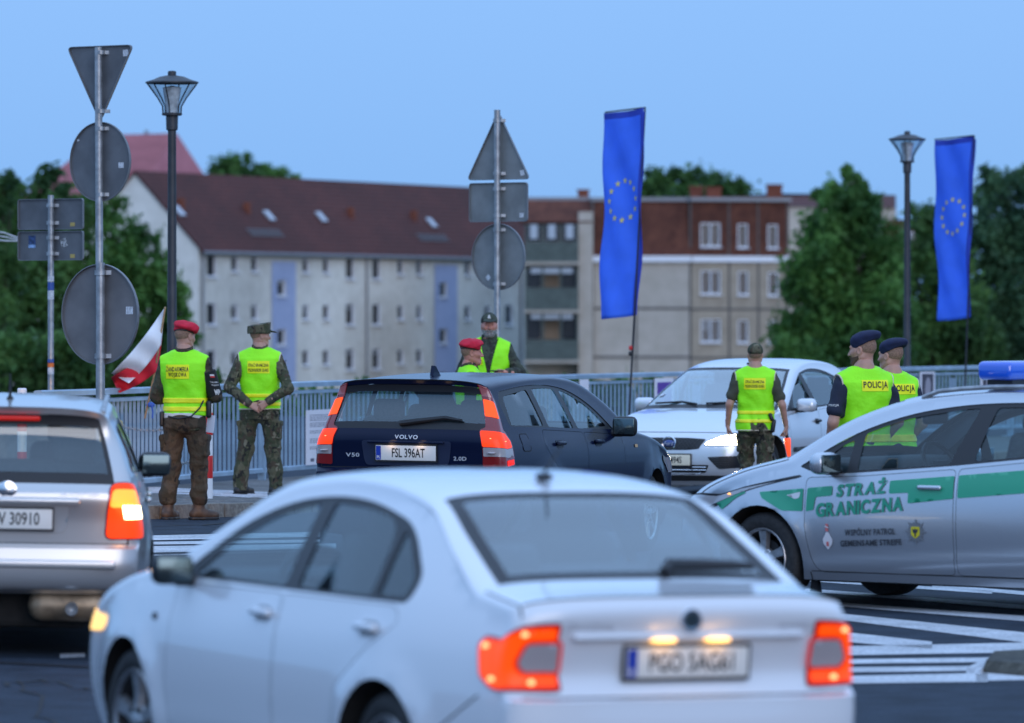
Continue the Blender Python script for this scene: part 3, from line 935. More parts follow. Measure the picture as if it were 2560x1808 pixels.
def tree(label, base, blobs, m, n, ls, seed, group=None, name='tree', trunk_r=.22):
    """blobs: (x, z, r, stretch_z) lobes in local metres; leaf clumps scattered through each lobe"""
    r_ = np.random.RandomState(seed)
    root = thing(name, label, 'tree', tuple(base), group=group)
    tot = sum(b[2] ** 2 for b in blobs)
    C_ = []; 
    for (bx, bz, br, st) in blobs:
        k = int(n * br * br / tot)
        by = r_.uniform(-.35, .35) * br
        # sub clumps
        ns = max(6, int(14 * br / 1.5))
        dirs = r_.normal(size=(ns, 3)); dirs /= np.linalg.norm(dirs, axis=1)[:, None]
        cen = dirs * (br * r_.uniform(.45, .92, ns))[:, None]
        wh = r_.randint(0, ns, k)
        p = cen[wh] + r_.normal(size=(k, 3)) * (br * .20)
        core = r_.rand(k) < .22
        d2 = r_.normal(size=(k, 3)); d2 /= np.linalg.norm(d2, axis=1)[:, None]
        p[core] = d2[core] * (br * r_.rand(k)[core] ** .4 * .85)[:, None]
        p[:, 2] *= st
        p += np.array([bx, by, bz])
        C_.append(p)
    P = np.concatenate(C_); N = len(P)
    a = r_.normal(size=(N, 3)); a /= np.linalg.norm(a, axis=1)[:, None]
    b = r_.normal(size=(N, 3)); b -= a * (a * b).sum(1)[:, None]; b /= np.linalg.norm(b, axis=1)[:, None]
    s = ls * (r_.uniform(.45, 1.2, N) * np.where(r_.rand(N) < .15, 1.5, 1.0))[:, None]
    V = np.stack([P + a * s, P + b * s * .55, P - a * s, P - b * s * .55], 1).reshape(-1, 3)
    me = bpy.data.meshes.new('crown')
    me.vertices.add(4 * N); me.vertices.foreach_set('co', V.astype(np.float32).ravel())
    me.loops.add(4 * N); me.loops.foreach_set('vertex_index', np.arange(4 * N, dtype=np.int32))
    me.polygons.add(N); me.polygons.foreach_set('loop_start', np.arange(0, 4 * N, 4, dtype=np.int32))
    me.update(); me.validate()
    me.materials.append(m)
    obj_from_mesh('crown', me, root)
    bm = bmesh.new()
    top = max(b[1] for b in blobs)
    mid = [b for b in blobs]
    btube(bm, [(0, 0, -.5), (.05, 0, top * .3), (-.05, .05, top * .6), (0, 0, top * .95)], [trunk_r, trunk_r * .8, trunk_r * .5, trunk_r * .15], 8)
    for b in mid[:6]:
        z0 = max(.5, b[1] * .45)
        btube(bm, [(0, 0, z0), (b[0] * .5, .1, (z0 + b[1]) / 2 + .2), (b[0], 0, b[1])], [trunk_r * .4, trunk_r * .28, trunk_r * .1], 6)
    from_bm('trunk', bm, M_BARK, root, smooth=True)
    return root

def lobes_px(Y, base_px, base_z, lst):
    """lobes given by their outline in the photograph -> local metres around the trunk"""
    X0 = (base_px - 1280) * Y / F
    out = []
    for (px, py, rp) in lst:
        p = PW(px, py, Y)
        out.append((p.x - X0, p.z - base_z, rp * Y / F, 1.0))
    return (X0, Y, base_z), out

def T(label, Y, bpx, bz, lst, m, n, ls, seed, group=None, name='tree'):
    b, l = lobes_px(Y, bpx, bz, lst)
    return tree(label, b, l, m, n, ls, seed, group, name)

# left bank trees in front of the cream block
T('broad green tree left of the cream block gable behind round sign', 230, 330, -6.5,
  [(300, 600, 75), (250, 520, 60), (350, 660, 75), (270, 700, 95), (390, 720, 62), (340, 790, 95), (420, 790, 55), (450, 735, 34), (250, 850, 100), (400, 870, 80), (330, 930, 90), (470, 830, 40)], M_LEAF_B, 15000, .17, 11)
T('tall dark tree at the left edge behind the rectangular signs', 215, 90, -6.0,
  [(120, 480, 58), (60, 560, 85), (170, 530, 62), (20, 480, 48), (130, 640, 95), (30, 680, 95), (190, 620, 60), (90, 780, 110), (10, 850, 95), (150, 880, 100), (200, 780, 70)], M_LEAF_A, 16000, .17, 12)
T('feathery tree tip rising at the far left edge', 205, 5, -6.0,
  [(10, 470, 38), (28, 452, 22), (-20, 530, 60), (-30, 640, 90), (-40, 800, 110)], M_LEAF_A, 5000, .14, 13)
T('shrubby dark undergrowth tree behind the low concrete wall', 150, 160, -4.5,
  [(120, 900, 95), (250, 920, 90), (20, 920, 95), (330, 960, 80), (190, 1010, 100), (60, 1010, 90)], M_LEAF_A, 9000, .13, 14, name='bush')
# tree tops behind the roofs
T('rounded green tree top above the brown ridge', 440, 590, -4.5, [(570, 428, 44), (620, 432, 42), (660, 440, 38), (700, 447, 34), (735, 452, 20), (600, 520, 90), (690, 540, 90)], M_LEAF_B, 9000, .25, 21)
T('dark tree crowns above the red mansard behind chimneys', 430, 1700, -4.5, [(1640, 458, 38), (1690, 452, 40), (1745, 455, 42), (1800, 462, 38), (1845, 465, 28), (1610, 490, 40), (1580, 480, 22), (1720, 560, 120), (1820, 540, 90)], M_LEAF_A, 11000, .25, 22)
# right bank trees
T('tall pointed green tree covering the end of the beige block', 240, 2110, -6.5,
  [(2130, 440, 28), (2120, 480, 48), (2070, 490, 42), (2160, 520, 56), (2090, 550, 78), (2160, 600, 85), (2050, 630, 85), (2130, 690, 105), (2220, 660, 60), (2030, 720, 82), (2200, 760, 95), (2090, 800, 115), (2010, 830, 75), (1985, 880, 60), (2180, 880, 110), (2060, 900, 100)], M_LEAF_B, 24000, .17, 31)
T('bushy dark tree between lamp post and right banner', 250, 2330, -6.5,
  [(2310, 545, 45), (2350, 590, 60), (2290, 640, 60), (2370, 680, 80), (2300, 740, 85), (2400, 780, 90), (2330, 850, 100), (2440, 880, 90), (2260, 900, 80)], M_LEAF_A, 14000, .17, 32)
T('dense dark tree at the right edge behind the banner', 255, 2520, -6.5,
  [(2480, 440, 36), (2530, 480, 50), (2470, 500, 50), (2560, 450, 36), (2500, 570, 80), (2560, 640, 90), (2450, 620, 70), (2520, 720, 110), (2470, 800, 105), (2560, 850, 110), (2600, 540, 80)], M_LEAF_C, 18000, .17, 33)
T('low green bush at the foot of the beige block', 235, 1990, -6.0,
  [(1960, 880, 42), (2000, 900, 48), (1940, 920, 40), (2040, 930, 60), (1990, 960, 70)], M_LEAF_B, 5000, .15, 34, name='bush')
# hedge along the embankment, seen through the railing bars
for i, (px, Y) in enumerate(((540, 105), (760, 112), (960, 120), (1180, 125), (1400, 128), (1620, 132), (1830, 136), (2050, 140), (2280, 145), (2500, 150))):
    lab = ['first', 'second', 'third', 'fourth', 'fifth', 'sixth', 'seventh', 'eighth', 'ninth', 'tenth'][i]
    T('%s dark bush from the left on the bank beyond the railing' % lab, Y, px, -6.0, [(px - 70, 1018 - i * 3, 66), (px + 20, 1008 - i * 3, 60), (px + 85, 1024 - i * 3, 66), (px, 1110, 95), (px - 80, 1130, 95), (px + 80, 1130, 90)], M_LEAF_A, 3600, .13, 50 + i, 'bushes on the bank beyond the railing', 'bush')
# far wood beyond the buildings on the flat land
r_ = np.random.RandomState(77)
N = 11000
wx = r_.uniform(-420, 420, N); wy = r_.uniform(640, 700, N)
ht_ = 5.5 + 2.2 * np.sin(wx * .06) + 1.4 * np.sin(wx * .23 + 1) + 1.0 * np.sin(wx * .7)
wz = -3.6 + (ht_ + 1.5) * r_.rand(N) ** .7
P_ = np.stack([wx, wy, wz], 1)
a_ = r_.normal(size=(N, 3)); a_ /= np.linalg.norm(a_, axis=1)[:, None]
b_ = np.cross(a_, r_.normal(size=(N, 3))); b_ /= np.linalg.norm(b_, axis=1)[:, None]
s_ = r_.uniform(.7, 1.8, N)[:, None]
V_ = np.stack([P_ + a_ * s_, P_ + b_ * s_ * .6, P_ - a_ * s_, P_ - b_ * s_ * .6], 1).reshape(-1, 3)
fw = mesh('far_wood', V_.tolist(), [(4*i, 4*i+1, 4*i+2, 4*i+3) for i in range(N)], M_LEAF_A)
tag(fw, 'dark far wood along the horizon beyond the apartment buildings', 'wood', kind='stuff')
# ------------------------------------------------------------------ bridge railing
M_RAIL = mat('railing_steel', (.29, .40, .50), .45, .2, var=.18, scale=3)
M_GALV = mat('galvanised', (.36, .37, .38), .42, .6, var=.25, scale=14)
M_SIGN = mat('sign_back', (.13, .135, .145), .6, .2, var=.22, scale=4)
M_SIGN2 = mat('sign_back_warm', (.17, .16, .16), .6, .2, var=.2, scale=4)
M_SIGN3 = mat('sign_back_light', (.20, .21, .21), .6, .2, var=.2, scale=4)
M_RIM = mat('sign_rim', (.20, .205, .215), .5, .4)
M_STK = mat('sticker_white', (.55, .57, .60), .6, var=.3, scale=60)
M_STK_Y = mat('sticker_yellow', (.45, .33, .10), .6)
M_RED = mat('red_paint', (.55, .012, .012), .45)
M_WHITE = mat('white_paint', (.72, .73, .75), .5)
M_POLE = mat('lamp_pole', (.035, .037, .042), .5, .3, var=.2, scale=8)

RAIL_H = 1.067
def fz(a):
    p = fpt(a); return ground(p.x, min(p.y, 60)) + .0 if False else ground(0, 60) + .12 + .05
rail = thing('bridge_railing', 'blue grey steel bar railing running along the bridge from left to right', 'railing', (0, 0, 0))
A_END = a_of_px(2640)
aa = [0.0]
while aa[-1] < A_END: aa.append(aa[-1] + .8)
def rail_path(h): return [Vector((*fpt(a), fz(a) + h)) for a in aa]
def profile_rail(name, h, w, t):
    bm = bmesh.new(); rings = []
    for a in aa:
        p = fpt(a); d = fdir(a); n = Vector((-d.y, d.x)); z = fz(a) + h
        rings.append([bm.verts.new((p.x + n.x * s1 * w/2, p.y + n.y * s1 * w/2, z + s2 * t/2)) for s1, s2 in ((-1,-1),(1,-1),(1,.6),(.6,1),(-.6,1),(-1,.6))])
    for i in range(len(rings) - 1):
        for k in range(6): bm.faces.new((rings[i][k], rings[i][(k+1) % 6], rings[i+1][(k+1) % 6], rings[i+1][k]))
    bm.faces.new(rings[0]); bm.faces.new(rings[-1][::-1])
    bmesh.ops.recalc_face_normals(bm, faces=bm.faces)
    return from_bm(name, bm, M_RAIL, rail)
profile_rail('top_rail', RAIL_H - .03, .09, .06)
profile_rail('under_rail', RAIL_H - .115, .05, .04)
profile_rail('bottom_rail', .11, .06, .05)
bm = bmesh.new(); bbox(bm, (0, 0, (.135 + RAIL_H - .135) / 2), (.012, .026, RAIL_H - .27)); bar_me = bpy.data.meshes.new('bar'); bm.to_mesh(bar_me); bm.free(); bar_me.materials.append(M_RAIL)
bm = bmesh.new(); bbox(bm, (0, 0, (RAIL_H - .14) / 2 + .0), (.05, .08, RAIL_H - .14)); bbox(bm, (0, 0, .008), (.18, .22, .016)); 
for sx in (-1, 1): bbox(bm, (sx * .06, 0, .022), (.025, .025, .02))
post_me = bpy.data.meshes.new('post'); bm.to_mesh(post_me); bm.free(); post_me.materials.append(M_RAIL)
posts = [a_of_px(px) for px in (279, 414, 655)]
a = posts[-1] + 2.55
while a < A_END: posts.append(a); a += 2.55
for a in posts:
    o = obj_from_mesh('post', post_me, rail); p = fpt(a); d = fdir(a)
    o.location = (p.x, p.y, fz(a) - .04); o.rotation_euler = (0, 0, math.atan2(d.y, d.x))
a = posts[0] + .07; nb = 0
while a < A_END and nb < 296:
    if min(abs(a - q) for q in posts) > .05:
        o = obj_from_mesh('bar', bar_me, rail); p = fpt(a); d = fdir(a)
        o.location = (p.x, p.y, fz(a)); o.rotation_euler = (0, 0, math.atan2(d.y, d.x)); nb += 1
    a += .148

# ------------------------------------------------------------------ low concrete parapet at the left
wl0, wl1 = Vector((-9.5, 60.2)), Vector((-4.75, 59.2))
wd = (wl1 - wl0); wlen = wd.length
pw = thing('parapet_wall', 'low weathered concrete wall at the left edge behind the silver car', 'wall', ((wl0.x + wl1.x) / 2, (wl0.y + wl1.y) / 2, .25), math.atan2(wd.y, wd.x))
bm = bmesh.new(); bbox(bm, (0, 0, .45), (wlen, .35, 1.0), None, .02); from_bm('wall_body', bm, M_CONC, pw)
bm = bmesh.new(); bbox(bm, (0, 0, 1.01), (wlen + .04, .46, .12), None, .02); from_bm('coping', bm, M_CONC, pw)

# ------------------------------------------------------------------ sign posts
YAW = R(-37)
def sign_frame(c, yaw):
    ca, sa = math.cos(yaw), math.sin(yaw)
    return lambda a, b, d: Vector((c[0] + a * ca - d * sa, c[1] + a * sa + d * ca, c[2] + b))
def sign_plate(name, pts, cx, cz, m, par, stickers=(), rim=.012):
    """sheet sign seen from behind, pts 2D, rim folded towards us"""
    fr = sign_frame((cx, .065, cz), YAW)
    o = prism(name, pts, .004, fr, m, par)
    bm = bmesh.new(); inner = inset_poly(pts, rim * .6); n = len(pts)
    r = []
    for (q, dd) in ((pts, .0), (pts, -.022), (inner, -.022), (inner, -.001)):
        r.append([bm.verts.new(fr(a, b, dd)) for a, b in q])
    for i in range(3):
        for k in range(n): bm.faces.new((r[i][k], r[i][(k+1) % n], r[i+1][(k+1) % n], r[i+1][k]))
    bmesh.ops.recalc_face_normals(bm, faces=bm.faces)
    from_bm('rim', bm, M_RIM, o)
    for (a, b, w_, h_, mm, rot) in stickers:
        ca, sa = math.cos(rot), math.sin(rot)
        mesh('sticker', [fr(a + x * ca - y * sa, b + x * sa + y * ca, -.0025) for x, y in ((-w_/2, -h_/2), (w_/2, -h_/2), (w_/2, h_/2), (-w_/2, h_/2))], [(0, 1, 2, 3)], mm, o)
    for b in (min(p[1] for p in pts) + .07, max(p[1] for p in pts) - .07):
        bm = bmesh.new()
        blathe(bm, [(.041, -.02), (.047, -.02), (.047, .02), (.041, .02)], 14, 'z', (0, 0, cz + b))
        bbox(bm, (.065, .03, cz + b), (.06, .06, .035), Matrix.Rotation(YAW, 3, 'Z') if False else None)
        bmesh.ops.recalc_face_normals(bm, faces=bm.faces)
        from_bm('clamp', bm, M_GALV, o, smooth=True)
    return o
def circle_pts(r, n=40): return [(r * math.cos(2 * math.pi * k / n), r * math.sin(2 * math.pi * k / n)) for k in range(n)]
def tri_pts(s, up=True):
    h = s * .866; k = 1 if up else -1
    return round_poly([(-s/2, -k * h/2), (s/2, -k * h/2), (0, k * h/2)], .075, 5)
def gz_at(px, Y, up=.12): X = (px - 1280) * Y / F; return Vector((X, Y, ground(X, Y) + up))
def zrel(py, Y, g): return CAM_H - (py - HOR) * Y / F - g.z

Y = 57.0; g = gz_at(251, Y)
t = thing('traffic_sign', 'tall signpost seen from behind with inverted triangle above a round sign', 'sign', tuple(g))
tube('pole', [(.004 * k * 0 + (-.02 + .02 * (1 - k)), 0, zrel(1180, Y, g) * 0 if k == 0 else zrel(118, Y, g)) for k in (0, 1)], .038, M_GALV, t, 14)
ztri = (zrel(118, Y, g) + zrel(300, Y, g)) / 2
sign_plate('triangle_sign', tri_pts(.88, False), 0, ztri, M_SIGN, t, [(.33, .30, .07, .065, M_STK, .1)])
sign_plate('round_sign', circle_pts(.40), .0, (zrel(305, Y, g) + zrel(503, Y, g)) / 2, M_SIGN, t, [(.27, -.04, .07, .055, M_STK, 0), (-.30, .22, .03, .02, M_STK, .5)])
Y = 45.0; g = gz_at(251, Y, .0)
t = thing('traffic_sign', 'big round sign seen from behind on its own nearer grey post', 'sign', tuple(g))
tube('pole', [(0, 0, 0), (0, 0, zrel(657, Y, g))], .036, M_GALV, t, 14)
sign_plate('round_sign', circle_pts(.40), .0, (zrel(660, Y, g) + zrel(912, Y, g)) / 2, M_SIGN2, t, [(.30, .03, .075, .06, M_STK, 0)])
Y = 60.0; g = gz_at(127, Y)
t = thing('traffic_sign', 'post with two stacked rectangular signs seen from behind covered in small stickers', 'sign', tuple(g))
tube('pole', [(0, 0, 0), (.0, 0, zrel(488, Y, g))], .032, M_GALV, t, 14)
wq = 174 * Y / F / .80
for (a, b, st) in ((497, 574, [(.30, -.11, .065, .04, M_STK_Y, 0)]),
                   (578, 651, [(.30, -.11, .065, .04, M_STK_Y, 0), (-.27, .06, .10, .10, mat('sticker_navy', (.03, .06, .16), .5, var=.6, scale=30), 0), (-.27, -.0, .10, .04, mat('sticker_sky', (.25, .38, .60), .5, var=.4, scale=40), 0), (.18, .03, .09, .09, mat('sticker_ink', (.06, .06, .06), .5, var=.9, scale=50, col2=(.6, .6, .6)), .35)])):
    h_ = (b - a) * Y / F
    sign_plate('rectangular_sign', round_poly([(-wq/2, -h_/2), (wq/2, -h_/2), (wq/2, h_/2), (-wq/2, h_/2)], .03), .0, zrel((a + b) / 2, Y, g), M_SIGN, t, st)
for py, hh, mm in ((697, 14, M_STK), (716, 20, mat('sticker_blue', (.03, .08, .30), .5)), (738, 22, M_STK), (903, 10, mat('sticker_blue', (.03, .08, .30), .5)), (912, 12, mat('sticker_orange', (.6, .14, .02), .5)), (928, 16, M_STK)):
    z = zrel(py, Y, g); h_ = hh * Y / F
    lathe('sticker', [(.0335, z - h_/2), (.0337, z - h_/2), (.0337, z + h_/2), (.0335, z + h_/2)], mm, t, 14)
Y = 64.0; g = gz_at(1243, Y)
t = thing('traffic_sign', 'signpost seen from behind with upright triangle above square and round signs', 'sign', tuple(g))
tube('pole', [(0, 0, 0), (.0, 0, zrel(275, Y, g))], .036, M_GALV, t, 14)
sign_plate('triangle_sign', tri_pts(.89, True), .02, (zrel(276, Y, g) + zrel(452, Y, g)) / 2, M_SIGN3, t, [(.33, -.31, .06, .06, M_STK, .2)])
h_ = 98 * Y / F; wq = 146 * Y / F / .80
sign_plate('square_sign', round_poly([(-wq/2, -h_/2), (wq/2, -h_/2), (wq/2, h_/2), (-wq/2, h_/2)], .04), .02, (zrel(456, Y, g) + zrel(555, Y, g)) / 2, M_SIGN3, t, [(.32, -.15, .06, .05, M_STK, 0)])
sign_plate('round_sign', circle_pts(.375), .02, (zrel(558, Y, g) + zrel(727, Y, g)) / 2, M_SIGN3, t, [(-.15, -.23, .055, .055, M_STK, .785)])
# wires of a boom at the far left
bw = thing('cable_bundle', 'pale overhead cables entering at the far left edge beside the signs', 'cable', tuple(PW(20, 595, 75)))
o0 = PW(20, 595, 75)
for k, (y0, y1) in enumerate(((580, 596), (590, 600), (600, 603))):
    tube('cable', [PW(-60, y0 - 8, 75) - o0, PW(10, y0 + 2, 75) - o0, PW(48, y1, 75) - o0], .010, M_STK, bw, 6)

# ------------------------------------------------------------------ street lamps
M_LGLASS = glass_mat('lantern_glass', (.78, .82, .84), .08, .05)
M_DIFF = mat('lantern_diffuser', (.78, .79, .80), .5, var=.4, scale=12)
def street_lamp(label, px, Y, ytop, stick=False):
    X = (px - 1280) * Y / F
    zb = .26
    t = thing('street_lamp', label, 'street lamp', (X, Y, zb), group='bowl headed street lamps')
    ht = CAM_H - (ytop - HOR) * Y / F - zb
    hb = ht - .56                                            # collar bottom
    lathe('pole', [(.085, 0), (.085, 1.05), (.078, 1.12), (.052, 1.18), (.044, hb)], M_POLE, t, 16)
    lathe('collar', [(.044, hb - .10), (.062, hb - .09), (.066, hb + .06), (.060, hb + .07)], M_POLE, t, 16)
    gl = lathe('glass_bowl', [(.095, hb + .07), (.10, hb + .16), (.155, hb + .25), (.272, hb + .405)], M_LGLASS, t, 28)
    bm = bmesh.new()
    for k in range(6):
        a = 2 * math.pi * k / 6 + .3
        btube(bm, [(r * math.cos(a), r * math.sin(a), z) for r, z in ((.099, hb + .08), (.104, hb + .16), (.158, hb + .25), (.272, hb + .40))], .008, 6)
    blathe(bm, [(.09, hb + .06), (.108, hb + .065), (.108, hb + .085), (.09, hb + .09)], 24)
    from_bm('bowl_ribs', bm, M_POLE, t, smooth=True)
    lathe('diffuser', [(.0, hb + .08), (.06, hb + .09), (.075, hb + .20), (.10, hb + .36), (.0, hb + .38)], M_DIFF, t, 18)
    cap = lathe('lid', [(.268, hb + .40), (.285, hb + .405), (.282, hb + .42), (.20, hb + .445), (.13, hb + .475), (.045, hb + .49), (.045, hb + .525), (.038, hb + .535), (0, hb + .54)], M_POLE, t, 30)
    if stick:
        for py, hh, sd in ((762, 26, 1.5), (790, 12, 1.9), (818, 10, 1.4), (832, 8, 1.8), (846, 14, 1.5), (862, 18, 1.7)):
            z = CAM_H - (py - HOR) * Y / F - zb; h_ = hh * Y / F
            r = .0445
            a0 = -sd; vs = []
            for k in range(4):
                a = a0 + .2 * k
                vs += [(r * 1.06 * math.cos(a), r * 1.06 * math.sin(a), z - h_/2), (r * 1.06 * math.cos(a), r * 1.06 * math.sin(a), z + h_/2)]
            mesh('sticker', vs, [(0, 2, 3, 1), (2, 4, 5, 3), (4, 6, 7, 5)], M_STK, t)
    return t
street_lamp('dark street lamp with glass bowl standing left, beside the tall signpost', 430, 60.6, 172)
street_lamp('dark street lamp with sticker remains standing right, next to the second blue banner', 2268, 85.6, 324, True)

# ------------------------------------------------------------------ blue star banners
def cloth_mat(name, col, rough=.75):
    m = mat(name, col, rough, var=.10, scale=3)
    return m
M_EU = cloth_mat('banner_blue', (.080, .25, .95))
def translucent(m, f):
    t = m.node_tree; b = t.nodes['Principled BSDF']; o = [x for x in t.nodes if x.type == 'OUTPUT_MATERIAL'][0]
    tl = t.nodes.new('ShaderNodeBsdfTranslucent'); mx = t.nodes.new('ShaderNodeMixShader'); mx.inputs[0].default_value = f
    tl.inputs[0].default_value = b.inputs['Base Color'].default_value
    t.links.new(b.outputs[0], mx.inputs[1]); t.links.new(tl.outputs[0], mx.inputs[2]); t.links.new(mx.outputs[0], o.inputs[0])
translucent(M_EU, .35)
M_EUD = cloth_mat('banner_sleeve', (.02, .05, .42))
M_STAR = mat('banner_star', (.60, .52, .18), .7)
def banner(label, Y, base, top, wpx, hpx, seed, wave, dirn=1):
    pb_, pt_ = PW(base[0], base[1], Y), PW(top[0], top[1], Y)
    pb_.z = ground(pb_.x, 60) + .15
    t = thing('banner_flag', label, 'flag', tuple(pb_), group='tall blue banners on the railing')
    ax = (pt_ - pb_); 
    YW = R(50); cdir = Vector((-math.cos(YW), math.sin(YW) * dirn, 0)); ndir = Vector((-cdir.y, cdir.x, 0))
    W_ = wpx * Y / F / math.cos(YW); H_ = hpx * Y / F
    tube('pole', [(0, 0, 0), ax * .45, ax], [.016, .012, .010], M_BLACKP, t, 8)
    tube('top_arm', [ax, ax + cdir * W_ * .98 + Vector((0, 0, -.04))], .010, M_BLACKP, t, 8)
    u_ = ax.normalized()
    def cp(a, b):
        """a: 0 at pole ..1 at fly, b: 0 at top ..1 at bottom"""
        shrink = 1 - .20 * math.sin(b * math.pi * .5) * wave + .04 * math.sin(b * 7 + seed)
        wob = .035 * math.sin(a * 3.6 + b * 5.0 + seed) * (b ** .6) + .05 * wave * math.sin(a * 5.5 + b * 2.2 + seed * 2) * b + .02 * math.sin(b * 14 + a * 9 + seed)
        return ax - u_ * (b * H_) + cdir * (a * W_ * shrink) + ndir * wob + Vector((0, 0, -.05 * a - .015 * math.sin(a * 3)))
    n1, n2 = 22, 48
    vs = [cp(.08 + .92 * i / n1, .02 + .98 * j / n2) for j in range(n2 + 1) for i in range(n1 + 1)]
    fs = [(j*(n1+1)+i, j*(n1+1)+i+1, (j+1)*(n1+1)+i+1, (j+1)*(n1+1)+i) for j in range(n2) for i in range(n1)]
    c = mesh('cloth', vs, fs, M_EU, t, smooth=True)
    sd = c.modifiers.new('thick', 'SOLIDIFY'); sd.thickness = .004
    vs = []; fs = []
    for j in range(n2 + 1):
        b = .02 + .98 * j / n2
        for a in (-.03, .03, .085): vs.append(cp(a, b) - ndir * (.014 if a == .03 else 0) * (1 if ndir.y > 0 else -1) - Vector((0, .006, 0)))
    fs = [(j*3+i, j*3+i+1, (j+1)*3+i+1, (j+1)*3+i) for j in range(n2) for i in range(2)]
    mesh('sleeve', vs, fs, M_EUD, t, smooth=True)
    vs = [cp(a, b) - Vector((0, .006, 0)) for b in (.0, .03) for a in [k / 12 for k in range(13)]]
    mesh('top_hem', vs, [(k, k + 1, 14 + k, 13 + k) for k in range(12)], M_EUD, t)
    # ring of twelve stars
    ca, cb = .50, .43
    R_ = .255
    for k in range(12):
        th = 2 * math.pi * k / 12
        sx, sz = R_ * math.sin(th), R_ * math.cos(th)
        pts = []
        for q in range(10):
            r = .048 if q % 2 == 0 else .020
            al = math.pi / 5 * q
            pts.append((ca + (sx + r * math.sin(al)) / W_, cb - (sz + r * math.cos(al)) / H_))
        vs = [cp(a, b) for a, b in [(ca + sx / W_, cb - sz / H_)] + pts]
        off = Vector((0, -.007, 0))
        mesh('star', [v + off for v in vs], [(0, 1 + q, 1 + (q + 1) % 10) for q in range(10)], M_STAR, t)
    return t
M_BLACKP = mat('black_pole', (.012, .012, .014), .4)
fl = banner('tall blue banner with a ring of yellow stars in the middle above the fence', 72.6, (1567, 1050), (1613, 269), 100, 520, 1.3, .7)
for py, mm in ((870, M_RED), (884, M_BLACKP)):
    p = PW(1577 - (py - 860) * .04, py, 72.6) - Vector(fl.location)
    rbox('pole_clip', p, (.05, .05, .06), mm, fl)
banner('tall blue star banner at the far right beside the street lamp', 85.2, (2408, 960), (2435, 339), 92, 455, 4.2, 1.0)

# ------------------------------------------------------------------ small red and white flag tied to the railing
Yf = 57.3
o0 = PW(362, 1046, Yf)
pf = thing('hand_flag', 'small white and red flag on a wooden stick tied to the railing', 'flag', tuple(o0))
tube('stick', [Vector((0, 0, 0)), PW(388, 925, Yf - .15) - o0, PW(413, 768, Yf - .3) - o0], .0095, mat('flag_stick', (.42, .26, .13), .6, var=.3, scale=20), pf, 8)
def quad_cloth(name, tl, tr, bl, br, m, seed, amp, back=0.0):
    """corners in photo pixels: hoist on the right"""
    n1, n2 = 18, 12; vs = []
    for j in range(n2 + 1):
        for i in range(n1 + 1):
            a, b = i / n1, j / n2
            px = (tr[0] * (1-a) + tl[0] * a) * (1-b) + (br[0] * (1-a) + bl[0] * a) * b
            py = (tr[1] * (1-a) + tl[1] * a) * (1-b) + (br[1] * (1-a) + bl[1] * a) * b
            sag = math.sin(a * math.pi) * 6 * (1 if seed == 1 else .6)
            Yd = Yf - .25 + back + amp * math.sin(a * 6 + b * 3.0 + seed) * a + .05 * math.sin(a * 13 + b * 4)
            vs.append(PW(px + sag * .4, py + sag, Yd) - o0)
    fs = [(j*(n1+1)+i, j*(n1+1)+i+1, (j+1)*(n1+1)+i+1, (j+1)*(n1+1)+i) for j in range(n2) for i in range(n1)]
    o = mesh(name, vs, fs, m, pf, smooth=True)
    o.modifiers.new('thick', 'SOLIDIFY').thickness = .003
    return o
quad_cloth('white_stripe', (279, 934), (413, 767), (322, 958), (403, 862), cloth_mat('flag_white', (.74, .74, .76)), 1, .12)
quad_cloth('red_stripe', (278, 944), (405, 846), (298, 982), (396, 925), cloth_mat('flag_red', (.58, .012, .03)), 1, .12, .11)
rbox('ribbon_knot', PW(378, 1012, Yf - .06) - o0, (.07, .05, .05), mat('ribbon_blue', (.03, .10, .42), .6), pf)
tube('ribbon_end', [PW(379, 1014, Yf - .08) - o0, PW(382, 1030, Yf - .08) - o0, PW(381, 1046, Yf - .08) - o0], [.012, .008, .010], mat('ribbon_blue', (.03, .10, .42), .6), pf, 6)
tube('ribbon_band', [PW(365, 1013, Yf - .02) - o0, PW(380, 1012, Yf - .05) - o0], .01, mat('ribbon_blue', (.03, .10, .42), .6), pf, 6)

# ------------------------------------------------------------------ red and white posts with chain
def bollard(label, px, Y, up, h=1.0, r=.046):
    X = (px - 1280) * Y / F
    t = thing('bollard', label, 'bollard', (X, Y, ground(X, Y) + up), group='red and white striped posts')
    lathe('post', [(r, 0), (r, h - .01), (r * .8, h), (0, h)], M_WHITE, t, 20)
    for z0, z1 in ((.20, .42), (.62, .84)):
        lathe('red_band', [(r + .0015, z0), (r + .002, z0 + .003), (r + .002, z1 - .003), (r + .0015, z1)], M_RED, t, 20)
    return t
b1 = bollard('red and white striped post standing on the pavement between the two officers', 520, 55.4, .12)
b2 = bollard('slim red and white post top at the far left before the concrete wall', 55, 55.5, .12, 1.04)
b3 = bollard('red and white post seen through the silver car rear window on its right', 168, 54.6, .12, .98)
def chain(label, pa, pb, sag, n):
    c = (pa + pb) / 2
    t = thing('chain', label, 'chain', tuple(c))
    bm = bmesh.new()
    q = []
    for k in range(n + 1):
        u = k / n; p = pa.lerp(pb, u) - c; p.z -= sag * 4 * u * (1 - u); q.append(p)
    for k in range(n):
        a, b = q[k], q[k+1]; d = (b - a).normalized(); m_ = (a + b) / 2
        up = Vector((0, 0, 1)) if k % 2 else d.cross(Vector((0, 0, 1))).normalized()
        L_ = (b - a).length * .72
        pts = [m_ + d * (L_ * math.cos(w)) + up * (.014 * math.sin(w)) for w in [2 * math.pi * j / 10 for j in range(11)]]
        btube(bm, pts, .0045, 5, False)
    from_bm('links', bm, M_GALV, t, smooth=True); 
    return t
chain('upper metal chain strung in front of the railing below the hand flag', PW(283, 1056, 56.6), PW(516, 1028, 55.6), .13, 30)
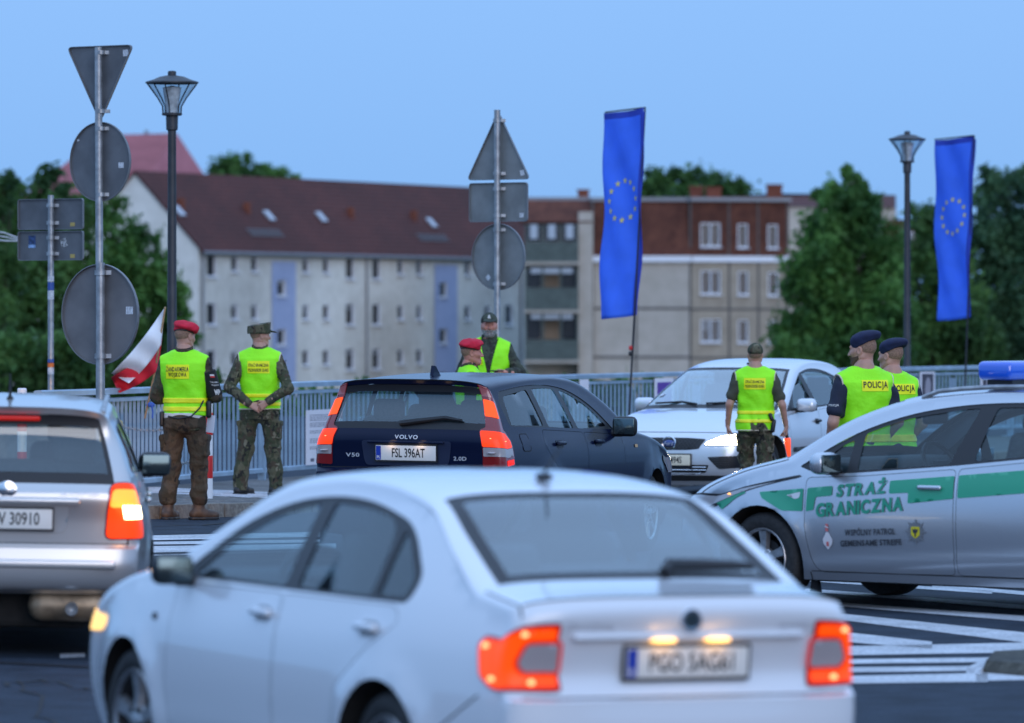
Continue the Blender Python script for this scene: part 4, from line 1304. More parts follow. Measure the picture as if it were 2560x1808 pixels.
chain('lower metal chain strung behind the legs of the red beret officer', PW(300, 1165, 56.6), PW(516, 1146, 55.6), .04, 30)
# yellow bin
p = PW(272, 1175, 55.2); gzv = ground(p.x, p.y) + .12
yb = thing('yellow_bin', 'yellow plastic bin with sloped lid standing behind the silver car', 'bin', (p.x, p.y, gzv))
M_YEL = mat('yellow_plastic', (.62, .40, .03), .5, var=.15, scale=6)
ht = CAM_H - (1046 - HOR) * 55.2 / F - gzv
bm = bmesh.new(); bbox(bm, (0, 0, ht / 2 - .04), (.22, .3, ht - .08), None, .02); from_bm('bin_body', bm, M_YEL, yb, smooth=True)
prism('bin_lid', [(-.13, 0), (.13, 0), (.12, .05), (.0, .10), (-.12, .06)], .33, lambda a, b, c: Vector((a, c - .165, ht - .08 + b)), M_YEL, yb)

# ------------------------------------------------------------------ posters on the railing
def on_rail(px, py):
    a = a_of_px(px); p = fpt(a); return a, CAM_H - (py - HOR) * p.y / F
M_PAPER = mat('paper', (.72, .70, .74), .7, var=.05, scale=3)
def poster(name, label, px0, px1, py0, py1, cat='poster', m=None):
    a0, zt = on_rail(px0, py0); a1, _ = on_rail(px1, py0); _, zb = on_rail((px0 + px1) / 2, py1)
    pm = fpt((a0 + a1) / 2); d = fdir((a0 + a1) / 2)
    t = thing(name, label, cat, (pm.x, pm.y, (zt + zb) / 2), math.atan2(d.y, d.x))
    w_ = a1 - a0; h_ = zt - zb
    box('sheet', (0, -.05, 0), (w_, .012, h_), m or M_PAPER, t)
    return t, w_, h_
t, w_, h_ = poster('info_board', 'white information sheet with lines of small print tied to the railing', 755, 845, 1026, 1160)
vs = []; fs = []
r_ = random.Random(3)
for blk_ in range(5):
    for ln in range((4, 3, 2, 3, 2)[blk_]):
        z = h_ * (.40 - blk_ * .145 - ln * .032)
        x = -w_ * .42; xe = w_ * (.40 if ln < (4, 3, 2, 3, 2)[blk_] - 1 else .40 * (r_.random() - .2))
        while x < xe:
            l = w_ * r_.uniform(.03, .09); b = len(vs)
            vs += [(x, -.0575, z), (x + l, -.0575, z), (x + l, -.0575, z + h_ * .012), (x, -.0575, z + h_ * .012)]; fs.append((b, b+1, b+2, b+3)); x += l + w_ * .015
o = mesh('printed_text', vs, fs, mat('print_grey', (.12, .12, .16), .7), t); o['kind'] = 'stuff'
mesh('logo', [(-w_*.40, -.0575, -h_*.44), (-w_*.30, -.0575, -h_*.44), (-w_*.30, -.0575, -h_*.38), (-w_*.40, -.0575, -h_*.38)], [(0,1,2,3)], mat('print_grey', (.12, .12, .16), .7), t)
mesh('logo', [(-w_*.14, -.0575, -h_*.41), (-w_*.05, -.0575, -h_*.41), (-w_*.05, -.0575, -h_*.385), (-w_*.14, -.0575, -h_*.385)], [(0,1,2,3)], mat('print_blue', (.05, .15, .5), .7), t)
mesh('logo', [(w_*.14, -.0575, -h_*.43), (w_*.28, -.0575, -h_*.43), (w_*.26, -.0575, -h_*.37), (w_*.12, -.0575, -h_*.385)], [(0,1,2,3)], mat('print_teal', (.02, .35, .40), .7), t)
mesh('corner_print', [(w_*.40, -.0575, h_*.36), (w_*.49, -.0575, h_*.30), (w_*.49, -.0575, h_*.49), (w_*.36, -.0575, h_*.49)], [(0,1,2,3)], mat('print_pink', (.6, .3, .3), .7), t)
t, w_, h_ = poster('purple_poster', 'purple poster with white border on the railing left of the silver hatchback', 1628, 1674, 946, 1010)
box('print', (.0, -.058, -.02), (w_ * .78, .004, h_ * .8), mat('print_purple', (.10, .035, .30), .6), t)
def photo_poster(label, a, b, c, d):
    t, w_, h_ = poster('photo_print', label, a, b, c, d)
    box('print', (0, -.058, .01), (w_ * .78, .004, h_ * .82), mat('print_dark', (.045, .035, .05), .5), t)
    mesh('pale_shape', [(w_ * x, -.0605, h_ * z) for x, z in ((-.18, -.32), (.04, -.36), (.20, -.20), (.22, .1), (.12, .3), (-.04, .32), (-.16, .16), (-.2, -.1))], [tuple(range(8))], mat('print_grey_pale', (.30, .28, .32), .6), t)
photo_poster('framed dark photo print with white margin on the railing right of the policemen', 2292, 2328, 930, 1004)
photo_poster('dark photo print partly hidden by the blue beacon at the far right', 2444, 2482, 926, 1000)
t, w_, h_ = poster('small_notice', 'small pale notice on the railing just above the dark blue estate car', 1440, 1462, 949, 990)
# ------------------------------------------------------------------ cars
M_BLACK = mat('black_plastic', (0.012, 0.012, 0.014), 0.45)
M_DARK = mat('dark_cabin', (0.03, 0.032, 0.036), 0.8, var=0.3, scale=30)
M_SEAT = mat('seat_fabric', (0.045, 0.048, 0.055), 0.9, var=0.3, scale=60)
M_RUBBER = mat('tyre_rubber', (0.018, 0.018, 0.019), 0.75, var=0.35, scale=35, bump=0.15)
M_ALLOY = mat('alloy_wheel', (0.42, 0.42, 0.43), 0.32, 0.8, var=0.25, scale=25)
M_HUB = mat('hub_dark', (0.02, 0.02, 0.022), 0.6, 0.3)
M_GAP = mat('panel_gap_shadow', (0.01, 0.01, 0.011), 0.9)
M_CHROME = mat('chrome', (0.75, 0.75, 0.77), 0.12, 1.0)
M_WHITE_PLATE = mat('plate_white', (0.75, 0.72, 0.66), 0.45)
M_INK = mat('ink_black', (0.01, 0.01, 0.01), 0.6)
M_EUBLUE = mat('plate_blue', (0.01, 0.04, 0.35), 0.4)
M_UNDER = mat('underbody', (0.012, 0.011, 0.010), 0.9, var=0.4, scale=12)
M_CARGLASS = glass_mat('car_glass', (0.62, 0.78, 0.80), 0.06)
M_SCREEN = glass_mat('screen_glass', (0.60, 0.74, 0.77), 0.12)
M_SLOPE = glass_mat('sloping_glass', (0.60, 0.74, 0.77), 0.30)
M_LET = mat('letter_silver', (.62, .63, .66), .35, .3)

def lamp_mat(name, col, strength, base=None):
    return mat(name, base or tuple(c * 0.5 for c in col), 0.3, coat=0.1, spec=.2, emit=col, estr=strength)

class Car:
    SUB = 6
    def __init__(s, name, label, cat, spec, anchor, world_xy, phi, paint, group=None):
        s.sp = spec; s.paint = paint
        s.W = spec['W']; s.belt = spec['belt']; s.tum = spec.get('tum', 0.38)
        s.low = spec['low']; s.wheels = spec['wheels']; s.wr = spec.get('wr', 0.315)
        s.ra = s.wr + spec.get('archgap', 0.05)
        s.L = spec['L']
        # dense silhouette
        K = spec['keys']; s.nk = len(K)
        P = [np.array(k[:4], float) for k in K]
        nn = [k[4] for k in K]; cr = [k[5] if len(k) > 5 else 0 for k in K]
        ch = [0.0]
        for i in range(1, len(P)): ch.append(ch[-1] + max(1e-4, np.linalg.norm(P[i][:2] - P[i-1][:2]) + 0.3 * np.linalg.norm(P[i][2:] - P[i-1][2:])))
        D = []
        for i in range(len(P) - 1):
            h = ch[i+1] - ch[i]
            d = (P[i+1] - P[i]) / h
            if cr[i] or i == 0: m0 = d
            else:
                dp = (P[i] - P[i-1]) / (ch[i] - ch[i-1]); hp = ch[i] - ch[i-1]
                m0 = (dp * h + d * hp) / (h + hp)
            if cr[i+1] or i + 2 >= len(P): m1 = d
            else:
                dn = (P[i+2] - P[i+1]) / (ch[i+2] - ch[i+1]); hn = ch[i+2] - ch[i+1]
                m1 = (d * hn + dn * h) / (h + hn)
            for q in range(s.SUB):
                t = q / s.SUB; t2 = t * t; t3 = t2 * t
                v = (2*t3-3*t2+1)*P[i] + (t3-2*t2+t)*h*m0 + (-2*t3+3*t2)*P[i+1] + (t3-t2)*h*m1
                D.append((*v, nn[i] + (nn[i+1] - nn[i]) * t))
        D.append((*P[-1], nn[-1]))
        s.D = D; s.NT = len(D)
        # placement
        hx, hy = math.cos(phi), math.sin(phi)
        ox = world_xy[0] - anchor[0] * hx + anchor[1] * hy
        oy = world_xy[1] - anchor[0] * hy - anchor[1] * hx
        def gl(x, y): return ground(ox + x * hx - y * hy, oy + x * hy + y * hx)
        w0, w1 = s.wheels
        gz = (gl(w0, 0) + gl(w1, 0)) / 2; sx = (gl(w1, 0) - gl(w0, 0)) / (w1 - w0)
        sy = (gl((w0 + w1) / 2, .75) - gl((w0 + w1) / 2, -.75)) / 1.5
        X = Vector((hx, hy, sx)).normalized(); Yv = Vector((-hy, hx, sy))
        Z = X.cross(Yv).normalized(); Yv = Z.cross(X)
        mid = (w0 + w1) / 2
        o = Vector((ox, oy, gz - sx * mid))
        mt = Matrix((( X.x, Yv.x, Z.x, o.x), (X.y, Yv.y, Z.y, o.y), (X.z, Yv.z, Z.z, o.z + spec.get('lift', 0)), (0, 0, 0, 1)))
        sc = spec.get('scale')
        if sc: mt = mt @ Matrix.Diagonal((*sc, 1))
        s.M = mt
        s.root = thing(name, label, cat, mtx=mt, group=group)

    def S(s, x, z):
        w = smoothk(s.W, x); b = lerpk(s.belt, x)
        zz = min(z, b)
        y = w + smoothk(s.low, zz)
        if z > b:
            h = z - b
            y -= h * s.tum + h * h * 0.22
        for xw in s.wheels:
            r = math.hypot(x - xw, z - s.wr)
            fl = s.sp.get('flare', 0.018)
            y += fl * math.exp(-((r - s.ra - 0.02) / 0.055) ** 2)
        for (x0, z0, x1, z1, amp, wd) in s.sp.get('creases', ()):
            if x0 - .15 < x < x1 + .15:
                zl = z0 + (z1 - z0) * (x - x0) / (x1 - x0)
                f = 1.0
                if x < x0: f = 1 - (x0 - x) / .15
                if x > x1: f = 1 - (x - x1) / .15
                y += f * amp / (1 + math.exp(max(-30, min(30, (z - zl) / wd))))
        return y

    def row(s, tf):
        tf = max(0, min(s.NT - 1, tf)); i = min(int(tf), s.NT - 2); t = tf - i
        a, b = s.D[i], s.D[i+1]
        return [a[k] + (b[k] - a[k]) * t for k in range(5)]

    def strip(s, tf, a, sg=1, off=0.0):
        xc, zc, xe, ze, n = s.row(tf)
        ye = s.S(xe, ze)
        d = 1 - max(0.0, math.cos(a)) ** (2 / n)
        p = Vector((xc + (xe - xc) * d, sg * ye * max(0.0, math.sin(a)) ** (2 / n), zc + (ze - zc) * d))
        if off:
            e = 0.25
            q = s.strip(min(tf + e, s.NT - 1), a, sg) - s.strip(max(tf - e, 0), a, sg)
            a0, a1 = max(0.001, a - .06), min(math.pi / 2, a + .06)
            r = s.strip(tf, a1, sg) - s.strip(tf, a0, sg)
            nrm = r.cross(q) if sg > 0 else q.cross(r)
            if nrm.length > 1e-9: p = p + nrm.normalized() * off
        return p

    def side(s, x, z, sg=1, off=0.0):
        y = s.S(x, z)
        if off:
            e = 0.01
            dx = (s.S(x + e, z) - y) / e; dz = (s.S(x, z + e) - y) / e
            nn = Vector((-dx, 1, -dz)).normalized()
            return Vector((x + nn.x * off, sg * (y + nn.y * off), z + nn.z * off))
        return Vector((x, sg * y, z))

    def end_pt(s, y, z, t0, t1, off=0.0):
        """point on the nose (t0 < t1, z rising) or tail (z falling) at lateral y and height z"""
        sg = 1 if y >= 0 else -1
        def at(tf):
            xc, zc, xe, ze, n = s.row(tf)
            ye = s.S(xe, ze)
            u = min(1.0, abs(y) / ye)
            a = math.asin(min(1.0, u ** (n / 2)))
            return a, s.strip(tf, a, sg)
        lo, hi = t0, t1
        up = at(t1)[1].z > at(t0)[1].z
        for _ in range(22):
            m = (lo + hi) / 2
            if (at(m)[1].z < z) == up: lo = m
            else: hi = m
        a, p = at((lo + hi) / 2)
        if off: p = s.strip((lo + hi) / 2, max(a, 1e-7), sg, off)
        return p

    def build(s):
        sp = s.sp
        # column limits
        al = sp['alim']
        J, KK = 15, 9
        def cols(i):
            l = lerpk(al, i / s.SUB)
            return [l * j / KK for j in range(KK + 1)] + [l + (math.pi / 2 - l) * j / (J - KK) for j in range(1, J - KK + 1)]
        A = [cols(i) for i in range(s.NT)]
        gl = sp['glass']            # [(name, k0, k1)]
        grid = []
        for i in range(s.NT):
            r = [s.strip(i, A[i][j], -1) for j in range(J, 0, -1)] + [s.strip(i, A[i][j], 1) for j in range(0, J + 1)]
            grid.append(r)
        NC = 2 * J + 1
        V = []; Fc = []
        idx = {}
        def vid(i, j):
            if (i, j) not in idx:
                idx[(i, j)] = len(V); V.append(grid[i][j])
            return idx[(i, j)]
        def gl_of(i, j):
            for g in gl:
                if g[1] * s.SUB <= i < g[2] * s.SUB and J - KK <= j < J + KK: return g
        for i in range(s.NT - 1):
            for j in range(NC - 1):
                if gl_of(i, j): continue
                Fc.append((vid(i, j), vid(i, j + 1), vid(i + 1, j + 1), vid(i + 1, j)))
        # windscreen and rear window
        for g in gl:
            i0, i1 = int(g[1] * s.SUB), int(g[2] * s.SUB)
            bm = bmesh.new(); vv = {}
            for i in range(i0, i1 + 1):
                for j in range(J - KK, J + KK + 1): vv[i, j] = bm.verts.new(grid[i][j] * 1.0 - Vector((0, 0, 0.004)))
            bd = g[3] if len(g) > 3 else 1
            for i in range(i0, i1):
                for j in range(J - KK, J + KK):
                    f = bm.faces.new((vv[i, j], vv[i, j + 1], vv[i + 1, j + 1], vv[i + 1, j]))
                    edge = j < J - KK + bd or j >= J + KK - bd or i < i0 + 1 or i >= i1 - 1
                    if bd and edge: f.material_index = 1
            from_bm(g[0], bm, [(glass_mat('sloping_glass_soft', (0.66, 0.80, 0.83), sp['slope_refl']) if 'slope_refl' in sp else M_SLOPE) if sp.get('slope') == g[0] else M_SCREEN, M_BLACK], s.root, smooth=True, sharp=60)
        # sides
        E = [(d[2], d[3]) for d in s.D]
        sill = sp['sill']
        bot = []
        xe0, xe1 = E[-1][0], E[0][0]
        def arch(xw):
            zl = sill
            a0 = math.asin(max(-1, min(1, (zl - s.wr) / s.ra)))
            return [(xw + s.ra * math.cos(t), s.wr + s.ra * math.sin(t)) for t in [math.pi - a0 + (2 * a0 - math.pi) * k / 20 for k in range(21)]]
        loop = list(E)
        w0, w1 = s.wheels
        for pt in arch(w0) + [((w0 + w1) / 2, sill)] + arch(w1): loop.append(pt)
        # drop consecutive duplicates
        lp = [loop[0]]
        for p in loop[1:]:
            if math.hypot(p[0] - lp[-1][0], p[1] - lp[-1][1]) > 1e-3: lp.append(p)
        loop = lp
        dlo = sp['dlo']; doors = sp['doors']
        v2, t2 = cdt(loop, [dlo] + doors, 0.06, keep=True)
        for sg in (1, -1):
            b = len(V)
            V += [s.side(x, z, sg) for x, z in v2]
            Fc += [tuple(b + k for k in (t if sg < 0 else t[::-1])) for t in t2]
        bm = bmesh.new()
        bv = [bm.verts.new(v) for v in V]
        for f in Fc:
            try: bm.faces.new([bv[k] for k in f])
            except ValueError: pass
        bmesh.ops.remove_doubles(bm, verts=bm.verts, dist=0.0015)
        from_bm('body', bm, s.paint, s.root, smooth=True, sharp=sp.get('sharp', 32))
        # dark inner shell behind the gaps
        v3, t3 = cdt(inset_poly(loop, 0.02), [inset_poly(dlo, -0.0)], 0.12)
        VV = []; FF = []
        for sg in (1, -1):
            b = len(VV); VV += [s.side(x, z, sg, -0.02) for x, z in v3]
            FF += [tuple(b + k for k in (t if sg < 0 else t[::-1])) for t in t3]
        mesh('inner_shell', VV, FF, M_GAP, s.root)
        s.doors = []
        for d in doors:
            dv, dt = cdt(inset_poly(d, 0.0035), [], sp.get('dgrid', 0.055))
            for sg in (1, -1):
                o = mesh('door', [s.side(x, z, sg) for x, z in dv], [(t if sg < 0 else t[::-1]) for t in dt], s.paint, s.root, smooth=True, sharp=32)
                s.doors.append((o, sg))
        panes = sp['panes']
        fv, ft = cdt(dlo, panes, 0.12)
        for sg in (1, -1):
            mesh('window_frame', [s.side(x, z, sg, -0.006) for x, z in fv], [(t if sg < 0 else t[::-1]) for t in ft], sp.get('framemat', M_BLACK), s.root, smooth=True, sharp=30)
            for k, p in enumerate(panes):
                if (k, sg) in sp.get('open', ()): continue
                pv, pt = cdt(p, [], 0.12)
                mesh('side_window', [s.side(x, z, sg, -0.012) for x, z in pv], [(t if sg < 0 else t[::-1]) for t in pt], M_CARGLASS, s.root, smooth=True)
        # wheel housings and underbody
        for xw in s.wheels:
            for sg in (1, -1):
                vs = []; fs = []
                for k in range(21):
                    a = -0.35 + (math.pi + 0.7) * k / 20
                    x = xw + s.ra * math.cos(a); z = max(sill, s.wr + s.ra * math.sin(a))
                    vs.append((x, sg * (s.S(x, z) - 0.004), z)); vs.append((x, sg * 0.45, z))
                    if k: fs.append((2*k-2, 2*k-1, 2*k+1, 2*k))
                c = len(vs); vs.append((xw, sg * .45, s.wr))
                for k in range(20): fs.append((2*k+1, 2*k+3, c))
                mesh('wheel_arch', vs, fs, M_UNDER, s.root, smooth=False)
        bm = bmesh.new()
        bbox(bm, (s.L / 2, 0, (sill + .06 + .5) / 2), (s.L - 0.5, 0.96, .44), None, .04)
        bbox(bm, ((w0 + w1) / 2, 0, sill + .13), (w1 - w0 - 2 * s.ra - .04, 1.5, .22), None, .03)
        from_bm('underbody', bm, M_UNDER, s.root)
        # cabin
        b0 = lerpk(s.belt, s.L / 2)
        xs0, xs1 = sp['cabin']
        box('cabin_floor', ((xs0 + xs1) / 2, 0, .52), (xs1 - xs0, 1.3, .1), M_DARK, s.root)
        dash = rbox('dashboard', (xs1 + .02, 0, b0 - .10), (.5, 1.32, .3), M_DARK, s.root)
        box('parcel_shelf', (xs0 - .05, 0, b0 - .09), (.55, 1.2, .04), M_DARK, s.root)
        fx = sp['seats'][0]; rx = sp['seats'][1]
        for yy in (.36, -.36):
            st = rbox('front_seat', (fx, yy, .62), (.5, .5, .2), M_SEAT, s.root)
            rbox('seat_back', (fx - .27, yy, .90), (.15, .5, .62), M_SEAT, st, rot=Matrix.Rotation(R(-14), 3, 'Y'))
            rbox('headrest', (fx - .36, yy, 1.30 - sp.get('hrd', 0)), (.11, .29, .22), M_SEAT, st, rot=Matrix.Rotation(R(-10), 3, 'Y'))
        st = rbox('rear_seat', (rx, 0, .60), (.5, 1.26, .2), M_SEAT, s.root)
        rbox('seat_back', (rx - .3, 0, .85), (.15, 1.26, .56), M_SEAT, st, rot=Matrix.Rotation(R(-14), 3, 'Y'))
        for yy in (.38, -.38):
            rbox('headrest', (rx - .40, yy, 1.19 - sp.get('hrd', 0)), (.1, .26, .17), M_SEAT, st)
        bm = bmesh.new()
        c = Vector((fx + .42, .36, b0 + .0)); ax = Vector((-.85, 0, .5)).normalized(); u = Vector((0, 1, 0)); v = ax.cross(u)
        btube(bm, [c + (u * math.cos(t) + v * math.sin(t)) * .185 for t in [2 * math.pi * k / 20 for k in range(21)]], .016, 8, False)
        bbox(bm, c, (.05, .16, .09))
        btube(bm, [c + u * -.18, c + u * .18], .018, 6)
        from_bm('steering_wheel', bm, M_BLACK, s.root, smooth=True)

    def wheel(s, xw, sg, style='spoke5', steer=0.0, rim=0.205, mt=None, width=.20):
        r = s.wr; y0 = s.S(xw, s.wr + s.ra * .8) - 0.035
        prof = [(rim - .01, -.02), (rim + .012, -.004), (rim + .03, 0.004), (r - .035, 0.006), (r - .012, -.008), (r, -.03), (r, -width + .03), (r - .012, -width + .008), (rim, -width)]
        rot = Matrix.Rotation(steer, 4, 'Z')
        def place(o):
            o.location = (xw, sg * y0, r); o.rotation_euler = (0, 0, steer + (0 if sg > 0 else math.pi))
        bm = bmesh.new(); blathe(bm, prof, 40, 'y'); bmesh.ops.recalc_face_normals(bm, faces=bm.faces)
        t = from_bm('wheel', bm, M_RUBBER, s.root, smooth=True, sharp=35)
        place(t)
        bm = bmesh.new()
        blathe(bm, [(rim + .010, -.004), (rim + .006, 0.001), (rim - .002, -.001), (rim - .010, -.012)], 40, 'y')
        n = 5 if style == 'spoke5' else 7
        for k in range(n):
            a = 2 * math.pi * k / n + .3
            w_in, w_out = .034, (.046 if n == 5 else .026)
            q = []
            for rr, ww, yy in ((.04, w_in, -.012), (rim * .55, w_in * 1.0, -.016), (rim - .012, w_out, -.008)):
                q.append((rr, ww, yy))
            vs = []
            for rr, ww, yy in q:
                for sgn in (-1, 1):
                    for dep in (0, -.03):
                        wv = ww * (0.72 if dep == 0 else 1.0)
                        px = rr * math.cos(a) - sgn * wv * math.sin(a); pz = rr * math.sin(a) + sgn * wv * math.cos(a)
                        vs.append(bm.verts.new((px, yy + dep, pz)))
            for i in range(2):
                b = i * 4
                for (i0, i1) in ((0, 2), (2, 3), (3, 1), (1, 0)):
                    bm.faces.new((vs[b+i0], vs[b+i1], vs[b+4+i1], vs[b+4+i0]))
        blathe(bm, [(0.0, -.002), (.03, -.004), (.055, -.01), (.075, -.03), (.08, -.05)], 20, 'y')
        bmesh.ops.recalc_face_normals(bm, faces=bm.faces)
        ri = from_bm('rim', bm, mt or M_ALLOY, t, smooth=True, sharp=30)
        bm = bmesh.new()
        blathe(bm, [(rim - .009, -.012), (rim - .022, -.05), (rim - .03, -.15)], 32, 'y')
        blathe(bm, [(0.0, -.055), (rim - .07, -.06), (rim - .07, -.14)], 28, 'y')
        for k in range(5):
            a = 2 * math.pi * k / 5 + .93
            blathe(bm, [(0.0, .0), (.011, .0), (.012, -.03)], 8, 'y', (.057 * math.cos(a), 0, .057 * math.sin(a)))
        bmesh.ops.recalc_face_normals(bm, faces=bm.faces)
        from_bm('brake_disc', bm, M_HUB, t, smooth=True, sharp=30)
        return t

    def mirror(s, x, z, sg, mt, size=(.12, .2, .15), reach=.13, glass=None):
        y = s.S(x, z)
        m = rbox('door_mirror', (0, 0, 0), size, mt, s.root, r=.42)
        m.location = (x, sg * (y + reach), z)
        m.rotation_euler = (0, 0, sg * R(-8))
        rbox('mirror_stalk', (0, sg * -(reach * .6), -size[2] * .36), (size[0] * .7, reach * 1.1, .05), M_BLACK, m)
        g = rbox('mirror_glass', (-size[0] / 2 + .003, 0, 0), (.012, size[1] * .84, size[2] * .80), mat('mirror_dark', (.10, .14, .15), .12, .9), m, r=.45)
        return m

    def handle(s, d, x, z, sg, mt, recess=True, w=.19):
        o = d
        p = s.side(x, z, sg, .018)
        h = rbox('handle', p, (w, .03, .032), mt, o, r=.45)
        if recess:  # flat patch, the recess shade put into a darkened handle colour
            vs, fs = cdt(round_poly([(x - w * .38, z - .034), (x + w * .38, z - .034), (x + w * .38, z + .03), (x - w * .38, z + .03)], .03))
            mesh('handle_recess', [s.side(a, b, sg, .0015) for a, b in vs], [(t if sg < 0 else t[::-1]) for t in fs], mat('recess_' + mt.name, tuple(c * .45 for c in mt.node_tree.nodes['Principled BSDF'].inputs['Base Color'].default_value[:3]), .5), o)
        return h

    def patch_end(s, name, poly, t0, t1, m, off=.004, grid=.03, parent=None):
        vs, fs = cdt(poly, [], grid)
        o = mesh(name, [s.end_pt(a, b, t0, t1, off) for a, b in vs], fs, m, parent or s.root, smooth=True)
        return o

    def patch_side(s, name, poly, sg, m, off=.004, grid=.04, parent=None, holes=()):
        vs, fs = cdt(poly, list(holes), grid)
        return mesh(name, [s.side(a, b, sg, off) for a, b in vs], [(t if sg < 0 else t[::-1]) for t in fs], m, parent or s.root, smooth=True)

    def _arc(s, z, t0, t1, sg):
        key = (round(z, 4), t0, t1)
        if not hasattr(s, '_ac'): s._ac = {}
        if key not in s._ac:
            a = 1.1
            up = s.strip(t1, a).z > s.strip(t0, a).z
            lo, hi = t0, t1
            for _ in range(20):
                m = (lo + hi) / 2
                if (s.strip(m, a).z < z) == up: lo = m
                else: hi = m
            tf = (lo + hi) / 2
            A = [0.25 + (math.pi / 2 - .25) * (k / 60) for k in range(61)]
            P = [s.strip(tf, x) for x in A]
            c = [0.0] * 61
            for k in range(59, -1, -1): c[k] = c[k+1] - (P[k] - P[k+1]).length
            s._ac[key] = (tf, A, P, c)
        return s._ac[key]

    def wrap_u(s, u, z, t0, t1, sg):
        """lateral distance from the outermost edge -> arc length along the skin"""
        if u > 0: return u
        tf, A, P, c = s._arc(z, t0, t1, sg)
        y = P[-1].y + u
        for k in range(60):
            if P[k].y <= y <= P[k+1].y:
                t = (y - P[k].y) / max(1e-9, P[k+1].y - P[k].y)
                return c[k] + (c[k+1] - c[k]) * t
        return c[0]

    def wrap_pos(s, v, z, t0, t1, sg, off):
        tf, A, P, c = s._arc(z, t0, t1, sg)
        if v <= 0:
            for k in range(60):
                if c[k] <= v <= c[k+1]:
                    t = (v - c[k]) / max(1e-9, c[k+1] - c[k])
                    a = A[k] + (A[k+1] - A[k]) * t
                    return s.strip(tf, min(a, 1.56), sg, off)
            return s.strip(tf, A[0], sg, off)
        xe = P[-1].x; ze = P[-1].z
        dirx = 1 if xe < s.L / 2 else -1
        return s.side(xe + dirx * v, z + (ze - z) * max(0, 1 - v / .15), sg, off)

    def wrap_patch(s, name, pts, t0, t1, sg, m, off=.005, grid=.02, parent=None):
        """patch in (u,z): u<0 runs over the end face towards the middle, u>0 runs along the side from the corner edge"""
        q = []
        n = len(pts)
        for i in range(n):
            a, b = pts[i], pts[(i + 1) % n]
            k = max(1, int(math.dist(a, b) / .02))
            for j in range(k): 
                u, z = a[0] + (b[0] - a[0]) * j / k, a[1] + (b[1] - a[1]) * j / k
                q.append((s.wrap_u(u, z, t0, t1, sg), z))
        vs, fs = cdt(q, [], grid)
        out = [s.wrap_pos(u, z, t0, t1, sg, off) for u, z in vs]
        return mesh(name, out, fs, m, parent or s.root, smooth=True)

    def wrap_pt(s, u, z, t0, t1, sg, off):
        return s.wrap_pos(s.wrap_u(u, z, t0, t1, sg), z, t0, t1, sg, off)

    def ribbon(s, name, pts, wd, m, parent=None):
        """pts: list of (point, normal)"""
        vs = []; fs = []
        n = len(pts)
        for i in range(n):
            d = (pts[min(i+1, n-1)][0] - pts[max(i-1, 0)][0]).normalized()
            sd = d.cross(pts[i][1]).normalized() * wd / 2
            vs += [pts[i][0] + sd, pts[i][0] - sd]
            if i: fs.append((2*i-2, 2*i-1, 2*i+1, 2*i))
        return mesh(name, vs, fs, m, parent or s.root)

    def seam_row(s, tf, amax, wd=.008, m=None, name='panel_gap'):
        pts = []
        for k in range(-16, 17):
            a = amax * abs(k) / 16; sg = 1 if k >= 0 else -1
            p = s.strip(tf, max(a, .001), sg, .0015); q = s.strip(tf, max(a, .001), sg, .0115)
            pts.append((p, (q - p).normalized()))
        return s.ribbon(name, pts, wd, m or M_GAP)

    def seam_col(s, t0, t1, a, sg, wd=.008, n=16, a1=None, m=None):
        pts = []
        for k in range(n + 1):
            tf = t0 + (t1 - t0) * k / n; aa = a if a1 is None else a + (a1 - a) * k / n
            p = s.strip(tf, aa, sg, .0015); q = s.strip(tf, aa, sg, .0115)
            pts.append((p, (q - p).normalized()))
        return s.ribbon('panel_gap', pts, wd, m or M_GAP)

    def seam_side(s, pts2, sg, wd=.007, m=None, name='panel_gap', off=.0015):
        pts = []
        for x, z in pts2:
            p = s.side(x, z, sg, off); q = s.side(x, z, sg, off + .01)
            pts.append((p, (q - p).normalized()))
        return s.ribbon(name, pts, wd, m or M_GAP)

    def plate(s, x, y, z, nx, text, tilt=0.0, w=.52, h=.114, blue=True, lit=None, size=.098, sx=.62, bg=None, spacing=1.0, bold=.012):
        """number plate facing nx (-1 rear, +1 front)"""
        o = rbox('number_plate', (0, 0, 0), (.012, w, h), bg or M_WHITE_PLATE, s.root, r=.2)
        o.location = (x, y, z); o.rotation_euler = (0, R(tilt) * nx, 0)
        fr = box('plate_frame', (-.004 * nx, 0, 0), (.012, w + .022, h + .026), M_BLACK, o)
        sgn = -nx
        def fm(a, b): return Vector((nx * .0078, nx * a, b))
        x0 = .022 if blue else 0
        lettering(text, size, M_INK, o, lambda a, b: Vector((nx * .0078, nx * (a + x0), b - .002)), sx=sx, bold=bold, spacing=spacing)
        if blue:
            bx = -w / 2 + .026
            mesh('country_band', [fm(bx - .022, -h/2+.004), fm(bx + .02, -h/2+.004), fm(bx + .02, h/2-.004), fm(bx - .022, h/2-.004)], [(0,1,2,3)], M_EUBLUE, o)
            lettering('PL', .032, M_WHITE_PLATE, o, lambda a, b: Vector((nx * .0084, nx * (a + bx), b - .034)), bold=.01)
        return o
M_P_WHITE = mat('paint_white', (0.70, 0.71, 0.73), 0.22, coat=1.0)
LOWP = [(0.18, -.085), (0.30, -.038), (0.44, -.008), (0.58, 0), (0.74, -.008), (0.88, -.026), (1.0, -.052), (1.1, -.07)]
R_TAIL = lamp_mat('tail_red_lit', (1.0, 0.085, 0.002), 1.1, (.30, .006, .003))
R_TAIL_DIM = lamp_mat('tail_red', (0.8, 0.004, 0.002), .45, (.30, .008, .006))
R_BULB = lamp_mat('tail_bulb', (1.0, 0.42, 0.16), 2.6, (.8, .4, .2))
R_CLEAR = mat('lamp_clear', (.38, .34, .34), .12, coat=1)
R_WARM = lamp_mat('plate_lamp_lit', (1.0, 0.52, 0.13), 3.0, (.8, .6, .3))

